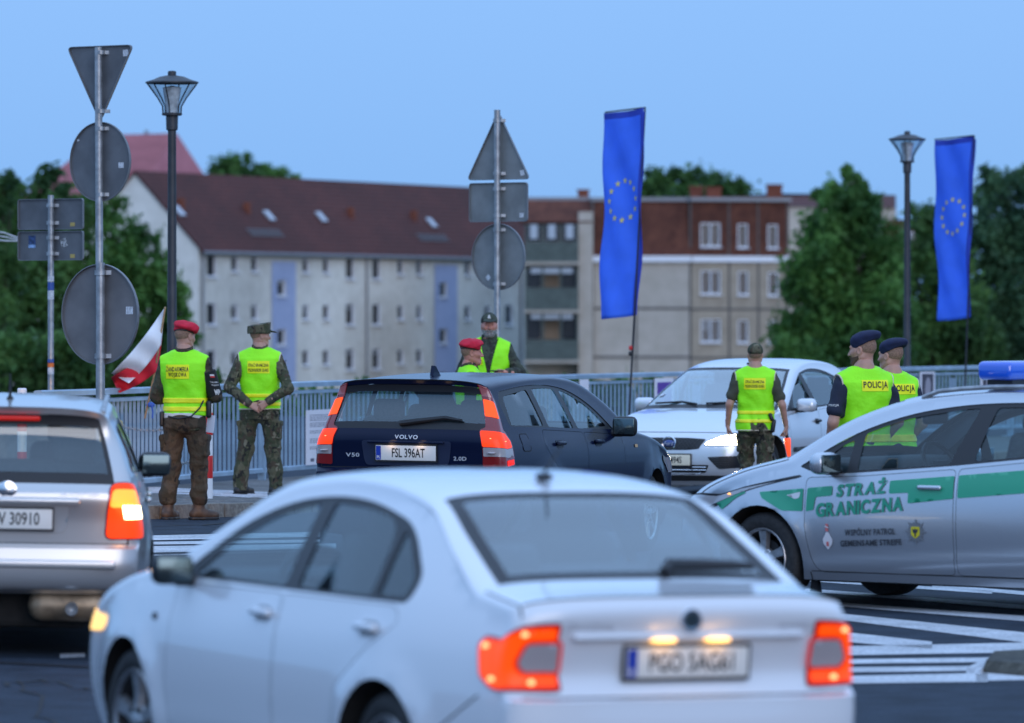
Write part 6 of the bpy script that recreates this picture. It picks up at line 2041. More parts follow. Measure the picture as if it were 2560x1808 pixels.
# ---- silver patrol car with green stripes
def patrol_car():
    K = [(4.36, .19, 4.02, .20, 3), (4.46, .33, 4.08, .33, 3), (4.50, .50, 4.11, .50, 3), (4.46, .64, 4.07, .63, 3), (4.34, .755, 3.96, .735, 3), (4.02, .90, 3.68, .865, 3),
         (3.52, 1.025, 3.26, .975, 3.2, 1), (3.02, 1.30, 2.80, 1.255, 3.2), (2.66, 1.425, 2.44, 1.375, 3), (2.2, 1.487, 2.03, 1.44, 2.8), (1.7, 1.505, 1.58, 1.46, 2.8),
         (1.1, 1.495, 1.05, 1.435, 2.8), (.5, 1.455, .5, 1.37, 2.8), (.16, 1.41, .28, 1.31, 3.2, 1), (.0, 1.06, .15, 1.03, 3.6, 1), (-.02, .8, .12, .8, 3.6), (-.02, .5, .14, .5, 3.4), (.02, .3, .2, .3, 3.2), (.1, .2, .28, .2, 3.2)]
    dlo = round_poly([(3.27, .955, .02), (2.90, 1.18, .3), (2.48, 1.322, .25), (2.02, 1.392, .3), (1.55, 1.412, .3), (1.0, 1.395, .3), (.5, 1.30, .15), (.36, 1.14, .05), (.95, 1.085), (1.51, 1.035), (2.0, .985), (2.75, .925), (3.10, .905, .05)], .04, 5)
    spec = dict(L=4.5, keys=K, wheels=(.93, 3.58), wr=.318, sill=.19, tum=.40, lift=.0,
        W=[(0, .80), (.3, .83), (.9, .872), (1.8, .888), (3.0, .885), (3.6, .868), (3.95, .82), (4.15, .76), (4.4, .66)],
        belt=[(0, 1.08), (.5, 1.09), (1.5, 1.025), (2, .975), (3.1, .895), (3.35, .88), (3.7, .83), (4.2, .70)], low=LOWP,
        creases=[(1.2, .42, 3.1, .32, .020, .016), (.4, .95, 3.3, .84, .006, .016)],
        alim=[(0, .9), (5, 1.0), (6, 1.14), (8, 1.08), (12, 1.0), (14, 1.05), (19, 1.1)],
        glass=[('windscreen', 6, 8), ('rear_window', 13, 14)], dlo=dlo,
        doors=[round_poly([(3.19, .885), (2.72, .905), (1.985, .965), (1.975, .255), (3.08, .245), (3.14, .32), (3.19, .55)], .04), round_poly([(1.965, .965), (1.0, 1.065), (.92, 1.0), (1.06, .80), (1.34, .62), (1.36, .255), (1.955, .255)], .04)],
        panes=[round_poly([(3.17, .94, .02), (2.95, 1.105, .05), (2.87, 1.14), (2.87, .925)], .02), round_poly([(2.79, .94), (2.79, 1.185), (2.48, 1.295, .2), (2.02, 1.362, .1), (1.915, 1.368), (2.055, .992)], .025), round_poly([(1.86, 1.02), (1.78, 1.375), (1.5, 1.38, .2), (1.0, 1.36, .1), (1.0, 1.10)], .03), round_poly([(.92, 1.11), (.92, 1.345), (.55, 1.26, .1), (.45, 1.15)], .02)],
        dgrid=.035, cabin=(.6, 3.05), seats=(2.0, 1.15), hrd=-.02)
    c = Car('patrol_car', 'silver patrol car with green stripe and blue roof beacon at the right edge', 'patrol car', spec, (3.58, .80), (1.727, 38.86), R(180 - 38), M_P_SILVER)
    c.build()
    for xw in c.wheels:
        for sg in (1, -1): c.wheel(xw, sg, 'spoke5', rim=.203, steer=R(-6) if xw > 2 else 0)
    for sg in (1, -1):
        m = c.mirror(2.98, .985, sg, M_P_SILVER, size=(.13, .22, .15), reach=.13)
        c.patch_side('mud_flap', [(3.22, .36), (3.15, .33), (3.13, .10), (3.22, .10)], sg, M_BLACK, -.05)
    for (d, sg), x, z in zip(c.doors, (2.17, 2.17, 1.10, 1.10), (.835, .835, .935, .935)): c.handle(d, x, z, sg, M_P_SILVER)
    M_GREEN = mat('stripe_green', (.010, .30, .16), .4, coat=.5)
    M_GR_INK = mat('letter_green', (.008, .26, .15), .4, coat=.4)
    sg = 1
    for pl in ([(3.99, .70), (3.95, .735), (3.72, .785), (3.70, .765), (3.78, .735), (3.92, .645)],
               [(3.58, .775), (3.205, .808), (3.205, .655), (3.37, .655), (3.55, .735)],
               [(3.17, .812), (2.965, .831), (2.965, .766), (3.10, .753), (3.115, .665), (3.175, .655)],
               [(2.50, .875), (1.99, .918), (1.985, .768), (2.345, .728), (2.345, .80), (2.50, .79)],
               [(1.955, .922), (1.0, 1.005), (1.0, .855), (1.95, .772)]):
        c.patch_side('green_stripe', round_poly(pl, .012), sg, M_GREEN, .005, grid=.035)
    for s2 in (-1,):
        c.patch_side('green_stripe', round_poly([(3.5, .78), (1.0, 1.005), (1.0, .855), (3.4, .64)], .01), s2, M_GREEN, .003)
    def fs(x0, z0, sl=.088): return lambda a, b: c.side(x0 - a, z0 + b + a * sl, 1, .0085)
    letter_fit('STRAŻ', .395, .112, M_GR_INK, c.root, fs(2.725, .828), bold=.045, italic=.12)
    letter_fit('GRANICZNA', .71, .097, M_GR_INK, c.root, fs(2.735, .694), bold=.045)
    M_DKINK = mat('letter_dark', (.03, .033, .04), .5)
    letter_fit('WSPÓLNY PATROL', .41, .052, M_DKINK, c.root, fs(2.645, .535, .05), bold=.025)
    letter_fit('GEMEINSAME STREIFE', .50, .040, M_DKINK, c.root, fs(2.64, .458, .05), bold=.025)
    st = []
    for k in range(32):
        r = .088 if k % 4 == 0 else (.068 if k % 2 == 0 else .052); al = 2 * math.pi * k / 32
        st.append((2.275 + r * math.sin(al), .540 + r * math.cos(al) * 1.05))
    e = c.patch_side('star_emblem', st, 1, mat('emblem_grey', (.15, .16, .17), .5), .006)
    c.patch_side('shield', round_poly([(2.31, .575), (2.24, .575), (2.24, .52), (2.275, .495), (2.31, .52)], .01), 1, mat('emblem_yellow', (.60, .50, .02), .5), .009, parent=e)
    c.patch_side('shield_bird', [(2.275, .567), (2.268, .555), (2.252, .562), (2.258, .538), (2.268, .532), (2.270, .512), (2.275, .505), (2.280, .512), (2.282, .532), (2.292, .538), (2.298, .562), (2.282, .555)], 1, M_DKINK, .0115, parent=e)
    M_EMW = mat('emblem_pale', (.62, .60, .62), .5); M_EMR = mat('emblem_red', (.55, .14, .14), .5)
    e = c.patch_side('crest_emblem', round_poly([(3.035, .47), (3.03, .44), (2.995, .40), (2.96, .44), (2.955, .47), (2.975, .50), (2.985, .52), (3.005, .52), (3.015, .50)], .01), 1, M_EMW, .006)
    c.patch_side('crest_top', round_poly([(3.012, .525), (2.988, .525), (2.990, .575), (3.010, .575)], .004), 1, M_EMR, .006, parent=e)
    c.patch_side('crest_band', [(3.013, .555), (2.987, .545), (2.987, .553), (3.013, .563)], 1, M_EMW, .008, parent=e)
    c.patch_side('crest_foot', round_poly([(3.005, .455), (2.985, .455), (2.985, .425), (3.005, .425)], .004), 1, M_EMR, .009, parent=e)
    for s2 in (1, -1):
        c.patch_side('side_repeater', round_poly([(3.345, .760), (3.225, .785), (3.235, .745), (3.27, .735)], .012), s2, mat('repeater_clear', (.62, .64, .66), .15, coat=1), .006)
        c.seam_side([(3.16, .245 - .0 * k) if k == 0 else (3.16 - .0, .19) for k in range(2)], s2)
        c.seam_side([(x, .252) for x in (3.15, 2.6, 2.0, 1.4)], s2, .006)
        S6 = c.SUB; t0, t1 = .4 * S6, 5.3 * S6
        hl = c.wrap_patch('headlamp', round_poly([(-.34, .60), (-.1, .62), (.02, .645), (.25, .80), (.44, .885), (.40, .90), (.12, .80), (-.12, .73), (-.34, .67)], .02), t0, t1, s2, M_BLACK, .004)
        c.wrap_patch('headlamp_lens', round_poly([(-.30, .625), (-.05, .65), (.16, .755), (.34, .85), (.12, .785), (-.12, .715), (-.30, .66)], .02), t0, t1, s2, mat('lens_clear', (.40, .42, .45), .08, coat=1), .008, parent=hl)
        for u, z, mm in ((.10, .755, lamp_mat('amber_spot', (1, .4, .1), 2.5)), (-.02, .665, lamp_mat('red_spot', (1, .15, .1), 1.6))):
            p = c.wrap_pt(u, z, t0, t1, s2, .012)
            lathe('lamp_reflex', [(0, .012), (.010, .006), (.012, 0)], mm, hl, 10, c=p)
        c.seam_col(4.0 * S6, 6.0 * S6, 1.25, s2, .009)
        rl = [c.strip(tf * S6, 1.18, s2, .03) for tf in (8.35, 8.6, 9, 9.5, 10, 10.5, 11, 11.5, 12)]
        rl[0] = c.strip(8.3 * S6, 1.18, s2, .002); rl[-1] = c.strip(12.1 * S6, 1.18, s2, .002)
        tube('roof_rail', rl, .016, M_GALV, c.root, 8)
    # beacon bar
    zb = 1.49
    b = rbox('beacon', (1.90, 0, zb + .125), (.27, 1.06, .125), mat('beacon_blue', (.012, .10, .62), .12, coat=1, spec=.8), c.root, r=.28)
    box('beacon_foot', (1.90, 0, zb + .045), (.2, .9, .05), M_BLACK, b)
    for yy in (.33, -.33): box('beacon_bracket', (1.90, yy, zb + .01), (.16, .14, .05), M_BLACK, b)
    rbox('beacon_lens', (1.90 + .10, .30, zb + .12), (.09, .18, .09), mat('beacon_clear', (.30, .42, .62), .1, coat=1), b, r=.4)
    rbox('rear_view_mirror', (2.72, 0, 1.28), (.06, .26, .09), M_BLACK, c.root)
    return c
patrol_car()

# ---- silver hatchback leaving the frame on the left
def silver_hatch():
    K = [(4.05, .20, 3.75, .20, 3), (4.12, .4, 3.8, .4, 3), (4.08, .62, 3.72, .6, 3), (3.9, .80, 3.55, .77, 3), (3.4, .93, 3.2, .88, 3), (3.05, 1.0, 2.82, .95, 3.2, 1), (2.55, 1.26, 2.35, 1.2, 3.2),
         (2.15, 1.43, 1.98, 1.35, 3), (1.6, 1.485, 1.5, 1.40, 2.8), (1.0, 1.49, .95, 1.395, 2.8), (.45, 1.47, .45, 1.365, 2.8), (.12, 1.44, .26, 1.33, 3.4, 1), (.15, 1.40, .25, 1.29, 3.6),
         (.03, 1.005, .18, .99, 3.8, 1), (.0, .95, .17, .93, 3.6), (.02, .80, .16, .79, 3.6), (.03, .66, .15, .66, 3.6, 1), (-.05, .635, .12, .64, 3.4, 1), (-.06, .52, .12, .52, 3.4), (-.03, .41, .18, .41, 3.4), (.05, .37, .26, .37, 3.2)]
    dlo = round_poly([(2.62, 1.0, .02), (2.25, 1.21, .2), (1.9, 1.33, .2), (1.4, 1.36, .3), (.9, 1.355, .3), (.45, 1.31, .1), (.36, 1.06, .05)], .04, 4)
    spec = dict(L=4.1, keys=K, wheels=(.82, 3.3), wr=.305, sill=.20, tum=.36,
        W=[(0, .745), (.25, .775), (.6, .81), (1.2, .838), (2, .845), (3.0, .84), (3.5, .80), (4.0, .70)],
        belt=[(0, 1.0), (1, 1.0), (2.6, .955), (3.3, .89), (4, .72)], low=LOWP, creases=[(.2, .80, 3.2, .76, .008, .02)],
        alim=[(0, .9), (5, 1.1), (7, 1.06), (11, 1.0), (12, .87), (13, .84), (20, 1.1)],
        glass=[('windscreen', 5, 7), ('rear_window', 12, 13)], dlo=dlo,
        doors=[round_poly([(2.66, .97), (1.75, .985), (1.75, .26), (2.62, .25)], .04), round_poly([(1.735, .985), (.86, .995), (.80, .9), (1.0, .75), (1.18, .6), (1.2, .26), (1.735, .26)], .04)],
        panes=[round_poly([(2.46, 1.02), (2.2, 1.175, .1), (1.9, 1.3, .1), (1.78, 1.32), (1.78, 1.03)], .03), round_poly([(1.70, 1.03), (1.70, 1.33), (1.0, 1.33), (.98, 1.04)], .03), round_poly([(.92, 1.05), (.92, 1.325), (.5, 1.285), (.44, 1.07)], .03)],
        cabin=(.5, 2.6), seats=(1.85, .95))
    c = Car('silver_hatchback_car', 'silver hatchback cut by the left edge with a lit orange tail lamp', 'car', spec, (0, 0), ((10 - 1280) * 32.6 / F, 32.6), R(90 + 4.3), M_P_SILVER3)
    c.build()
    for xw in c.wheels:
        for sg in (1, -1): c.wheel(xw, sg, 'spoke7', rim=.195)
    for sg in (1, -1): c.mirror(2.42, 1.045, sg, M_BLACK, size=(.12, .20, .15), reach=.10)
    for (d, sg), x in zip(c.doors, (1.9, 1.9, 1.0, 1.0)): c.handle(d, x, .88, sg, M_P_SILVER3)
    S6 = c.SUB; t0, t1 = 12.9 * S6, 18.0 * S6
    M_TL = lamp_mat('tail_orange_glow', (1.0, .055, .005), 1.0, (.4, .03, .005))
    for sg in (1, -1):
        out = round_poly([(-.13, 1.01), (.0, 1.02), (.10, .97), (.13, .85), (.10, .69), (-.21, .685), (-.19, .80)], .05)
        b = c.wrap_patch('tail_lamp', out, t0, t1, sg, M_RED_LENS, .006)
        c.wrap_patch('lamp_lens', inset_poly(out, .008), t0, t1, sg, M_TL, .010, parent=b)
        c.wrap_patch('turn_lens', round_poly([(-.12, .97), (.02, .975), (.06, .92), (.07, .88), (-.16, .87)], .03), t0, t1, sg, lamp_mat('turn_lit', (1, .30, .04), 1.7, (.5, .2, .03)), .013, parent=b)
        if sg == -1:
            c.wrap_patch('reversing_lens', round_poly([(-.085, .885), (.06, .885), (.06, .81), (-.085, .805)], .01), t0, t1, sg, lamp_mat('reverse_lit', (1, .80, .42), 9.0, (.9, .8, .6)), .017, parent=b)
            e = c.end_pt(-.6, .85, t0, t1)
            point_lamp(c.root, (e.x - .12, -.72, .85), (1, .40, .08), 1.6, .06)
    c.seam_row(16.0 * S6, 1.0, .014)
    for sg in (1, -1): c.seam_col(13.3 * S6, 16 * S6, 1.0, sg, .010)
    px = c.end_pt(0, .80, t0, t1).x
    c.patch_end('plate_recess', round_poly([(-.36, .90), (.36, .90), (.34, .72), (-.34, .72)], .05), t0, t1, mat('recess_silver', (.36, .36, .36), .4, .3), .003)
    c.plate(px - .018, 0, .80, -1, 'FSW 30910', size=.10, sx=.70)
    rbox('boot_handle', (px - .028, 0, .905), (.05, .84, .04), M_P_SILVER3, c.root)
    letter_fit('KOMBI', .22, .022, M_LET, c.root, lambda a, b: c.end_pt(-a - .42, b + .945, t0, t1, .005))
    bd = lathe('badge', [(0, .004), (.04, .006), (.055, .002)], M_CHROME, c.root, 20, 'x'); bd.rotation_euler = (0, 0, math.pi); bd.location = (c.end_pt(0, .965, t0, t1).x - .004, 0, .962)
    rbox('high_brake_lamp', c.strip(12.0 * S6 + .4, .02, 1, .012), (.03, .5, .028), lamp_mat('brake_high', (1, .03, .01), .22, (.4, .01, .01)), c.root)
    rbox('bumper_strip', (-.055, 0, .545), (.03, 1.25, .05), M_P_SILVER3, c.root, r=.4)
    for sg in (1, -1): 
        rl = [c.strip(tf * S6, 1.10, sg, .03) for tf in (7.6, 8, 8.6, 9.2, 10, 10.6)]; rl[0] = c.strip(7.5 * S6, 1.1, sg, 0); rl[-1] = c.strip(10.7 * S6, 1.1, sg, 0)
        tube('roof_rail', rl, .015, M_GALV, c.root, 8)
    lathe('exhaust', [(.0, .02), (.028, .0), (.036, -.03), (.036, .25)], M_GALV, c.root, 16, 'x', (-.04, -.38, .29))
    rbox('silencer', (.20, -.36, .30), (.30, .46, .18), mat('silencer_metal', (.35, .25, .16), .5, .6, var=.4, scale=8), c.root, r=.45)
    tube('aerial', [(.5, .0, 1.485), (.42, .0, 1.62)], [.010, .004], M_BLACK, c.root, 6)
    rbox('aerial_base', (.52, .0, 1.475), (.07, .04, .03), M_BLACK, c.root)
    tube('rear_wiper', [c.strip(12.95 * S6, .02, 1, .02), c.strip(12.8 * S6, .2, 1, .03), c.strip(12.78 * S6, .5, 1, .025)], [.03, .018, .012], M_BLACK, c.root, 8)
    for yy in (.55, -.55):
        point_lamp(c.root, (4.2, yy, .66), (1, .50, .16), 3400, .07, spot=9)
    for sg in (1, -1):
        c.wrap_patch('headlamp', round_poly([(-.34, .60), (.0, .61), (.2, .70), (.1, .76), (-.34, .70)], .02), 1 * S6, 3.6 * S6, sg, lamp_mat('headlamp_on', (1, .80, .5), 2.0), .006)
    return c
silver_hatch()
# ------------------------------------------------------------------ people
class Field:
    """signed distance volume with smooth blending, meshed by surface nets"""
    def __init__(s, lo, hi, h):
        s.lo = np.array(lo, float); s.h = h
        s.n = np.maximum(4, np.ceil((np.array(hi) - s.lo) / h).astype(int) + 1)
        s.D = np.full(tuple(s.n), .6, np.float32)
    def sub(s, lo, hi):
        a = np.clip(np.floor((np.array(lo) - s.lo) / s.h).astype(int), 0, s.n - 1)
        b = np.clip(np.ceil((np.array(hi) - s.lo) / s.h).astype(int) + 1, 1, s.n)
        if np.any(b <= a): return None
        ax = [s.lo[k] + s.h * np.arange(a[k], b[k]) for k in range(3)]
        X, Y, Z = np.meshgrid(*ax, indexing='ij', copy=False)
        return (slice(a[0], b[0]), slice(a[1], b[1]), slice(a[2], b[2])), X, Y, Z
    def blend(s, sl, d, k, op):
        A = s.D[sl]
        if op == 'add':
            if k > 0:
                h = np.maximum(k - np.abs(A - d), 0) / k
                s.D[sl] = np.minimum(A, d) - h * h * k / 4
            else: s.D[sl] = np.minimum(A, d)
        elif op == 'cut':
            if k > 0:
                h = np.maximum(k - np.abs(A + d), 0) / k
                s.D[sl] = np.maximum(A, -d) + h * h * k / 4
            else: s.D[sl] = np.maximum(A, -d)
    def cap(s, a, b, ra, rb=None, k=.02, op='add'):
        rb = ra if rb is None else rb
        a = np.array(a, float); b = np.array(b, float); m = max(ra, rb) + k + 3 * s.h
        q = s.sub(np.minimum(a, b) - m, np.maximum(a, b) + m)
        if q is None: return
        sl, X, Y, Z = q
        ba = b - a; L = max(1e-9, (ba * ba).sum())
        t = np.clip(((X - a[0]) * ba[0] + (Y - a[1]) * ba[1] + (Z - a[2]) * ba[2]) / L, 0, 1)
        d = np.sqrt((X - a[0] - ba[0] * t) ** 2 + (Y - a[1] - ba[1] * t) ** 2 + (Z - a[2] - ba[2] * t) ** 2) - (ra + (rb - ra) * t)
        s.blend(sl, d.astype(np.float32), k, op)
    def chain(s, pts, rads, k=.02, op='add'):
        for i in range(len(pts) - 1): s.cap(pts[i], pts[i+1], rads[i], rads[i+1], k, op)
    def ell(s, c, r, k=.02, op='add', rot=None):
        c = np.array(c, float); r = np.array(r, float); m = r.max() + k + 3 * s.h
        q = s.sub(c - m, c + m)
        if q is None: return
        sl, X, Y, Z = q
        P = np.stack([X - c[0], Y - c[1], Z - c[2]], -1)
        if rot is not None: P = P @ np.array(rot)            # rows: world->local via R^T
        u = np.sqrt(((P / r) ** 2).sum(-1)); v = np.sqrt(((P / (r * r)) ** 2).sum(-1))
        d = u * (u - 1) / np.maximum(v, 1e-6)
        s.blend(sl, d.astype(np.float32), k, op)
    def box(s, c, hsz, rad=.01, k=.02, op='add', rot=None):
        c = np.array(c, float); hsz = np.array(hsz, float); m = np.linalg.norm(hsz) + k + 3 * s.h
        q = s.sub(c - m, c + m)
        if q is None: return
        sl, X, Y, Z = q
        P = np.stack([X - c[0], Y - c[1], Z - c[2]], -1)
        if rot is not None: P = P @ np.array(rot)
        Q = np.abs(P) - (hsz - rad)
        d = np.sqrt((np.maximum(Q, 0) ** 2).sum(-1)) + np.minimum(Q.max(-1), 0) - rad
        s.blend(sl, d.astype(np.float32), k, op)
    def grid(s): return s.sub(s.lo, s.lo + s.h * s.n)
    def torso(s, tab, off=0.0, k=.03, z0=None, z1=None, tilt=(0, 0)):
        zs = [t[0] for t in tab]; z0 = z0 if z0 is not None else zs[0]; z1 = z1 if z1 is not None else zs[-1]
        sl, X, Y, Z = s.sub((-.5, -.4, z0 - .08), (.5, .4, z1 + .08))
        zz = Z[0, 0, :]
        a = np.interp(zz, zs, [t[1] for t in tab]) + off; b = np.interp(zz, zs, [t[2] for t in tab]) + off
        cy = np.interp(zz, zs, [t[3] for t in tab]) + tilt[1] * (zz - .95); cx = tilt[0] * (zz - .95)
        p = 2.3
        u = (np.abs((X - cx) / a) ** p + np.abs((Y - cy) / b) ** p) ** (1 / p)
        d = (u - 1) * np.minimum(a, b) * .95
        d = np.maximum(d, np.maximum(Z - z1, z0 - Z))
        s.blend(sl, d.astype(np.float32), k, 'add')
    def plane(s, n, d0):
        """keep only n.p < d0"""
        sl, X, Y, Z = s.grid()
        s.D[sl] = np.maximum(s.D[sl], (n[0] * X + n[1] * Y + n[2] * Z - d0).astype(np.float32))
    def folds(s, amp, seed, fz=30., fx=14., mask=None):
        r = np.random.RandomState(seed); sl, X, Y, Z = s.grid()
        acc = np.zeros_like(X)
        for i in range(6):
            d = r.normal(size=3) * np.array([fx, fx, fz]) * r.uniform(.6, 1.6)
            e = r.normal(size=3) * 9
            acc += np.sin(d[0] * X + d[1] * Y + d[2] * Z + 1.8 * np.sin(e[0] * X + e[1] * Y + e[2] * Z + i) + r.uniform(0, 6))
        acc = acc / 6
        acc = np.sign(acc) * np.abs(acc) ** .8
        if mask is not None: acc = acc * mask(X, Y, Z)
        s.D[sl] = s.D[sl] + (amp * 2.2 * acc).astype(np.float32)
    def mesh(s):
        D = s.D; h = s.h; nx, ny, nz = D.shape
        D = D.copy(); D[0] = D[-1] = .1; D[:, 0] = D[:, -1] = .1; D[:, :, 0] = D[:, :, -1] = .1
        ins = D < 0
        c = np.zeros((nx-1, ny-1, nz-1), np.int8)
        for i in (0, 1):
            for j in (0, 1):
                for k in (0, 1): c += ins[i:nx-1+i, j:ny-1+j, k:nz-1+k]
        act = (c > 0) & (c < 8)
        I = np.argwhere(act)
        if len(I) == 0: return np.zeros((0, 3)), np.zeros((0, 4), int)
        acc = np.zeros((len(I), 3)); cnt = np.zeros(len(I))
        cor = [(i, j, k) for i in (0, 1) for j in (0, 1) for k in (0, 1)]
        vals = {q: D[I[:, 0] + q[0], I[:, 1] + q[1], I[:, 2] + q[2]] for q in cor}
        for q in cor:
            for ax in range(3):
                if q[ax] == 0:
                    p = list(q); p[ax] = 1; p = tuple(p)
                    va, vb = vals[q], vals[p]
                    m = (va < 0) != (vb < 0)
                    t = np.where(m, va / np.where(np.abs(va - vb) < 1e-9, 1, va - vb), 0)
                    pos = np.array(q, float)[None, :].repeat(len(I), 0); pos[:, ax] += t
                    acc[m] += pos[m]; cnt[m] += 1
        V = s.lo + (I + acc / np.maximum(cnt, 1)[:, None]) * h
        idx = np.full(act.shape, -1, np.int64); idx[act] = np.arange(len(I))
        Q = []
        # x edges
        for ax in range(3):
            sl0 = [slice(1, -1)] * 3; sl0[ax] = slice(0, D.shape[ax] - 1)
            sl1 = list(sl0); sl1[ax] = slice(1, D.shape[ax])
            a, b = ins[tuple(sl0)], ins[tuple(sl1)]
            W_ = np.argwhere(a != b)
            if len(W_) == 0: continue
            base = W_.copy()
            o1, o2 = [(1, 2), (2, 0), (0, 1)][ax]
            base[:, o1] += 1; base[:, o2] += 1
            def cell(d1, d2):
                q = base.copy(); q[:, o1] += d1; q[:, o2] += d2
                return idx[q[:, 0], q[:, 1], q[:, 2]]
            f = np.stack([cell(-1, -1), cell(0, -1), cell(0, 0), cell(-1, 0)], 1)
            flip = ~a[tuple(W_.T)]
            f[flip] = f[flip][:, ::-1]
            Q.append(f)
        return V, np.concatenate(Q)

def join_parts(parts):
    V = []; Q = []; b = 0
    for v, q in parts:
        V.append(v); Q.append(q + b); b += len(v)
    return np.concatenate(V), np.concatenate(Q)

def quads_mesh(name, V, Q, m, parent, relax=1):
    me = bpy.data.meshes.new(name)
    V = np.asarray(V, np.float32)
    if relax:
        for _ in range(relax):
            S_ = np.zeros_like(V); n = np.zeros(len(V), np.float32)
            for k in range(4):
                np.add.at(S_, Q[:, k], V[Q[:, (k + 1) % 4]]); np.add.at(n, Q[:, k], 1)
                np.add.at(S_, Q[:, k], V[Q[:, (k - 1) % 4]]); np.add.at(n, Q[:, k], 1)
            V = V * .5 + (S_ / np.maximum(n, 1)[:, None]) * .5
    N = len(Q)
    me.vertices.add(len(V)); me.vertices.foreach_set('co', V.ravel())
    me.loops.add(4 * N); me.loops.foreach_set('vertex_index', Q.astype(np.int32).ravel())
    me.polygons.add(N); me.polygons.foreach_set('loop_start', np.arange(0, 4 * N, 4, dtype=np.int32))
    me.polygons.foreach_set('use_smooth', np.ones(N, bool))
    me.update(calc_edges=True); me.validate()
    me.materials.append(m)
    return obj_from_mesh(name, me, parent)

def camo(name, cols, scale=7.0, rough=.9):
    m = bpy.data.materials.new(name); m.use_nodes = True
    t = m.node_tree; b = t.nodes['Principled BSDF']
    tc = t.nodes.new('ShaderNodeTexCoord')
    mp = t.nodes.new('ShaderNodeMapping'); mp.inputs['Scale'].default_value = (1, 1, .8)
    t.links.new(tc.outputs['Object'], mp.inputs[0])
    prev = None
    for i, (c, th) in enumerate(cols):
        if i == 0:
            rg = t.nodes.new('ShaderNodeRGB'); rg.outputs[0].default_value = (*c, 1); prev = rg.outputs[0]; continue
        n = t.nodes.new('ShaderNodeTexNoise'); n.noise_dimensions = '4D'
        n.inputs['W'].default_value = i * 7.3; n.inputs['Scale'].default_value = scale * (1 + .25 * i); n.inputs['Detail'].default_value = 2.5
        n.inputs['Distortion'].default_value = .6
        t.links.new(mp.outputs[0], n.inputs['Vector'])
        mr = t.nodes.new('ShaderNodeMapRange'); mr.inputs[1].default_value = th - .012; mr.inputs[2].default_value = th + .012
        t.links.new(n.outputs[0], mr.inputs[0])
        mx = t.nodes.new('ShaderNodeMix'); mx.data_type = 'RGBA'
        t.links.new(mr.outputs[0], mx.inputs[0]); t.links.new(prev, mx.inputs[6]); mx.inputs[7].default_value = (*c, 1)
        prev = mx.outputs[2]
    t.links.new(prev, b.inputs['Base Color']); b.inputs['Roughness'].default_value = rough
    
    n = t.nodes.new('ShaderNodeTexNoise'); n.inputs['Scale'].default_value = 16; n.inputs['Detail'].default_value = 4; n.inputs['Distortion'].default_value = 1.2
    t.links.new(mp.outputs[0], n.inputs[0])
    bp = t.nodes.new('ShaderNodeBump'); bp.inputs['Strength'].default_value = .6; bp.inputs['Distance'].default_value = .03
    t.links.new(n.outputs[0], bp.inputs['Height']); t.links.new(bp.outputs[0], b.inputs['Normal'])
    MATS[name] = m; return m
CAMO_P = camo('camouflage_woodland', [((0.0678, 0.0592, 0.0320), 0), ((0.0308, 0.0370, 0.0173), .50), ((0.0493, 0.0320, 0.0184), .56), ((0.0148, 0.0135, 0.0110), .61)])
CAMO_T = camo('camouflage_brown', [((0.0718, 0.0494, 0.0287), 0), ((0.0415, 0.0319, 0.0175), .50), ((0.0479, 0.0303, 0.0175), .57), ((0.0191, 0.0144, 0.0096), .62)])
CAMO_M = camo('camouflage_multi', [((0.0991, 0.0887, 0.0501), 0), ((0.0470, 0.0522, 0.0251), .49), ((0.0626, 0.0438, 0.0261), .56), ((0.0167, 0.0156, 0.0114), .60), ((0.1775, 0.1566, 0.1044), .64)], 9)
CAMO_D = camo('camouflage_dark', [((0.0508, 0.0609, 0.0406), 0), ((0.0261, 0.0319, 0.0217), .50), ((0.0203, 0.0174, 0.0145), .57), ((0.0870, 0.0899, 0.0653), .64)], 9)
M_SKIN = mat('skin', (.46, .235, .165), .5, var=.12, scale=18)
M_SKINR = mat('skin_ruddy', (.50, .20, .14), .5, var=.12, scale=18)
M_HAIR = mat('hair_cropped', (.26, .15, .10), .8, var=.3, scale=90)
M_BEARD = mat('beard_brown', (.10, .050, .025), .85, var=.4, scale=80)
M_BEARDG = mat('beard_grey', (.30, .28, .26), .85, var=.5, scale=60, col2=(.10, .09, .085))
M_VEST = mat('vest_neon', (.33, 1.0, .003), .65, var=.07, scale=6, bump=.75, bscale=10)
M_BANDY = mat('reflective_yellow', (.95, .90, .01), .4, var=.12, scale=8)
M_TRIM = mat('vest_trim', (.62, .52, .38), .6)
M_PATCHY = mat('label_yellow', (.92, .94, .0), .55)
M_TINK = mat('print_black', (.012, .012, .012), .6)
M_BERETR = mat('beret_red', (.55, .006, .030), .85, var=.15, scale=25)
M_BERETN = mat('beret_navy', (.006, .011, .048), .85, var=.2, scale=25)
M_BOOT = mat('boot_brown', (.075, .042, .024), .6, var=.3, scale=20)
M_BOOTB = mat('boot_black', (.014, .013, .013), .5, var=.3, scale=20)
M_NAVY = mat('shirt_navy', (.012, .016, .035), .85, var=.2, scale=12)
M_OLIVE = mat('shirt_olive', (.055, .055, .035), .9, var=.2, scale=12)
M_BELTW = mat('belt_white', (.60, .58, .55), .5)
M_EYE = mat('eye_dark', (.02, .018, .016), .2)
M_LIP = mat('lip', (.32, .11, .09), .5)

TORSO = [(.80, .165, .118, -.005), (.92, .172, .122, -.008), (1.02, .162, .114, .0), (1.10, .163, .114, .004), (1.24, .180, .126, .0), (1.37, .196, .128, -.006), (1.445, .186, .114, -.012), (1.495, .120, .092, -.016), (1.54, .085, .074, -.018), (1.575, .068, .062, -.014)]

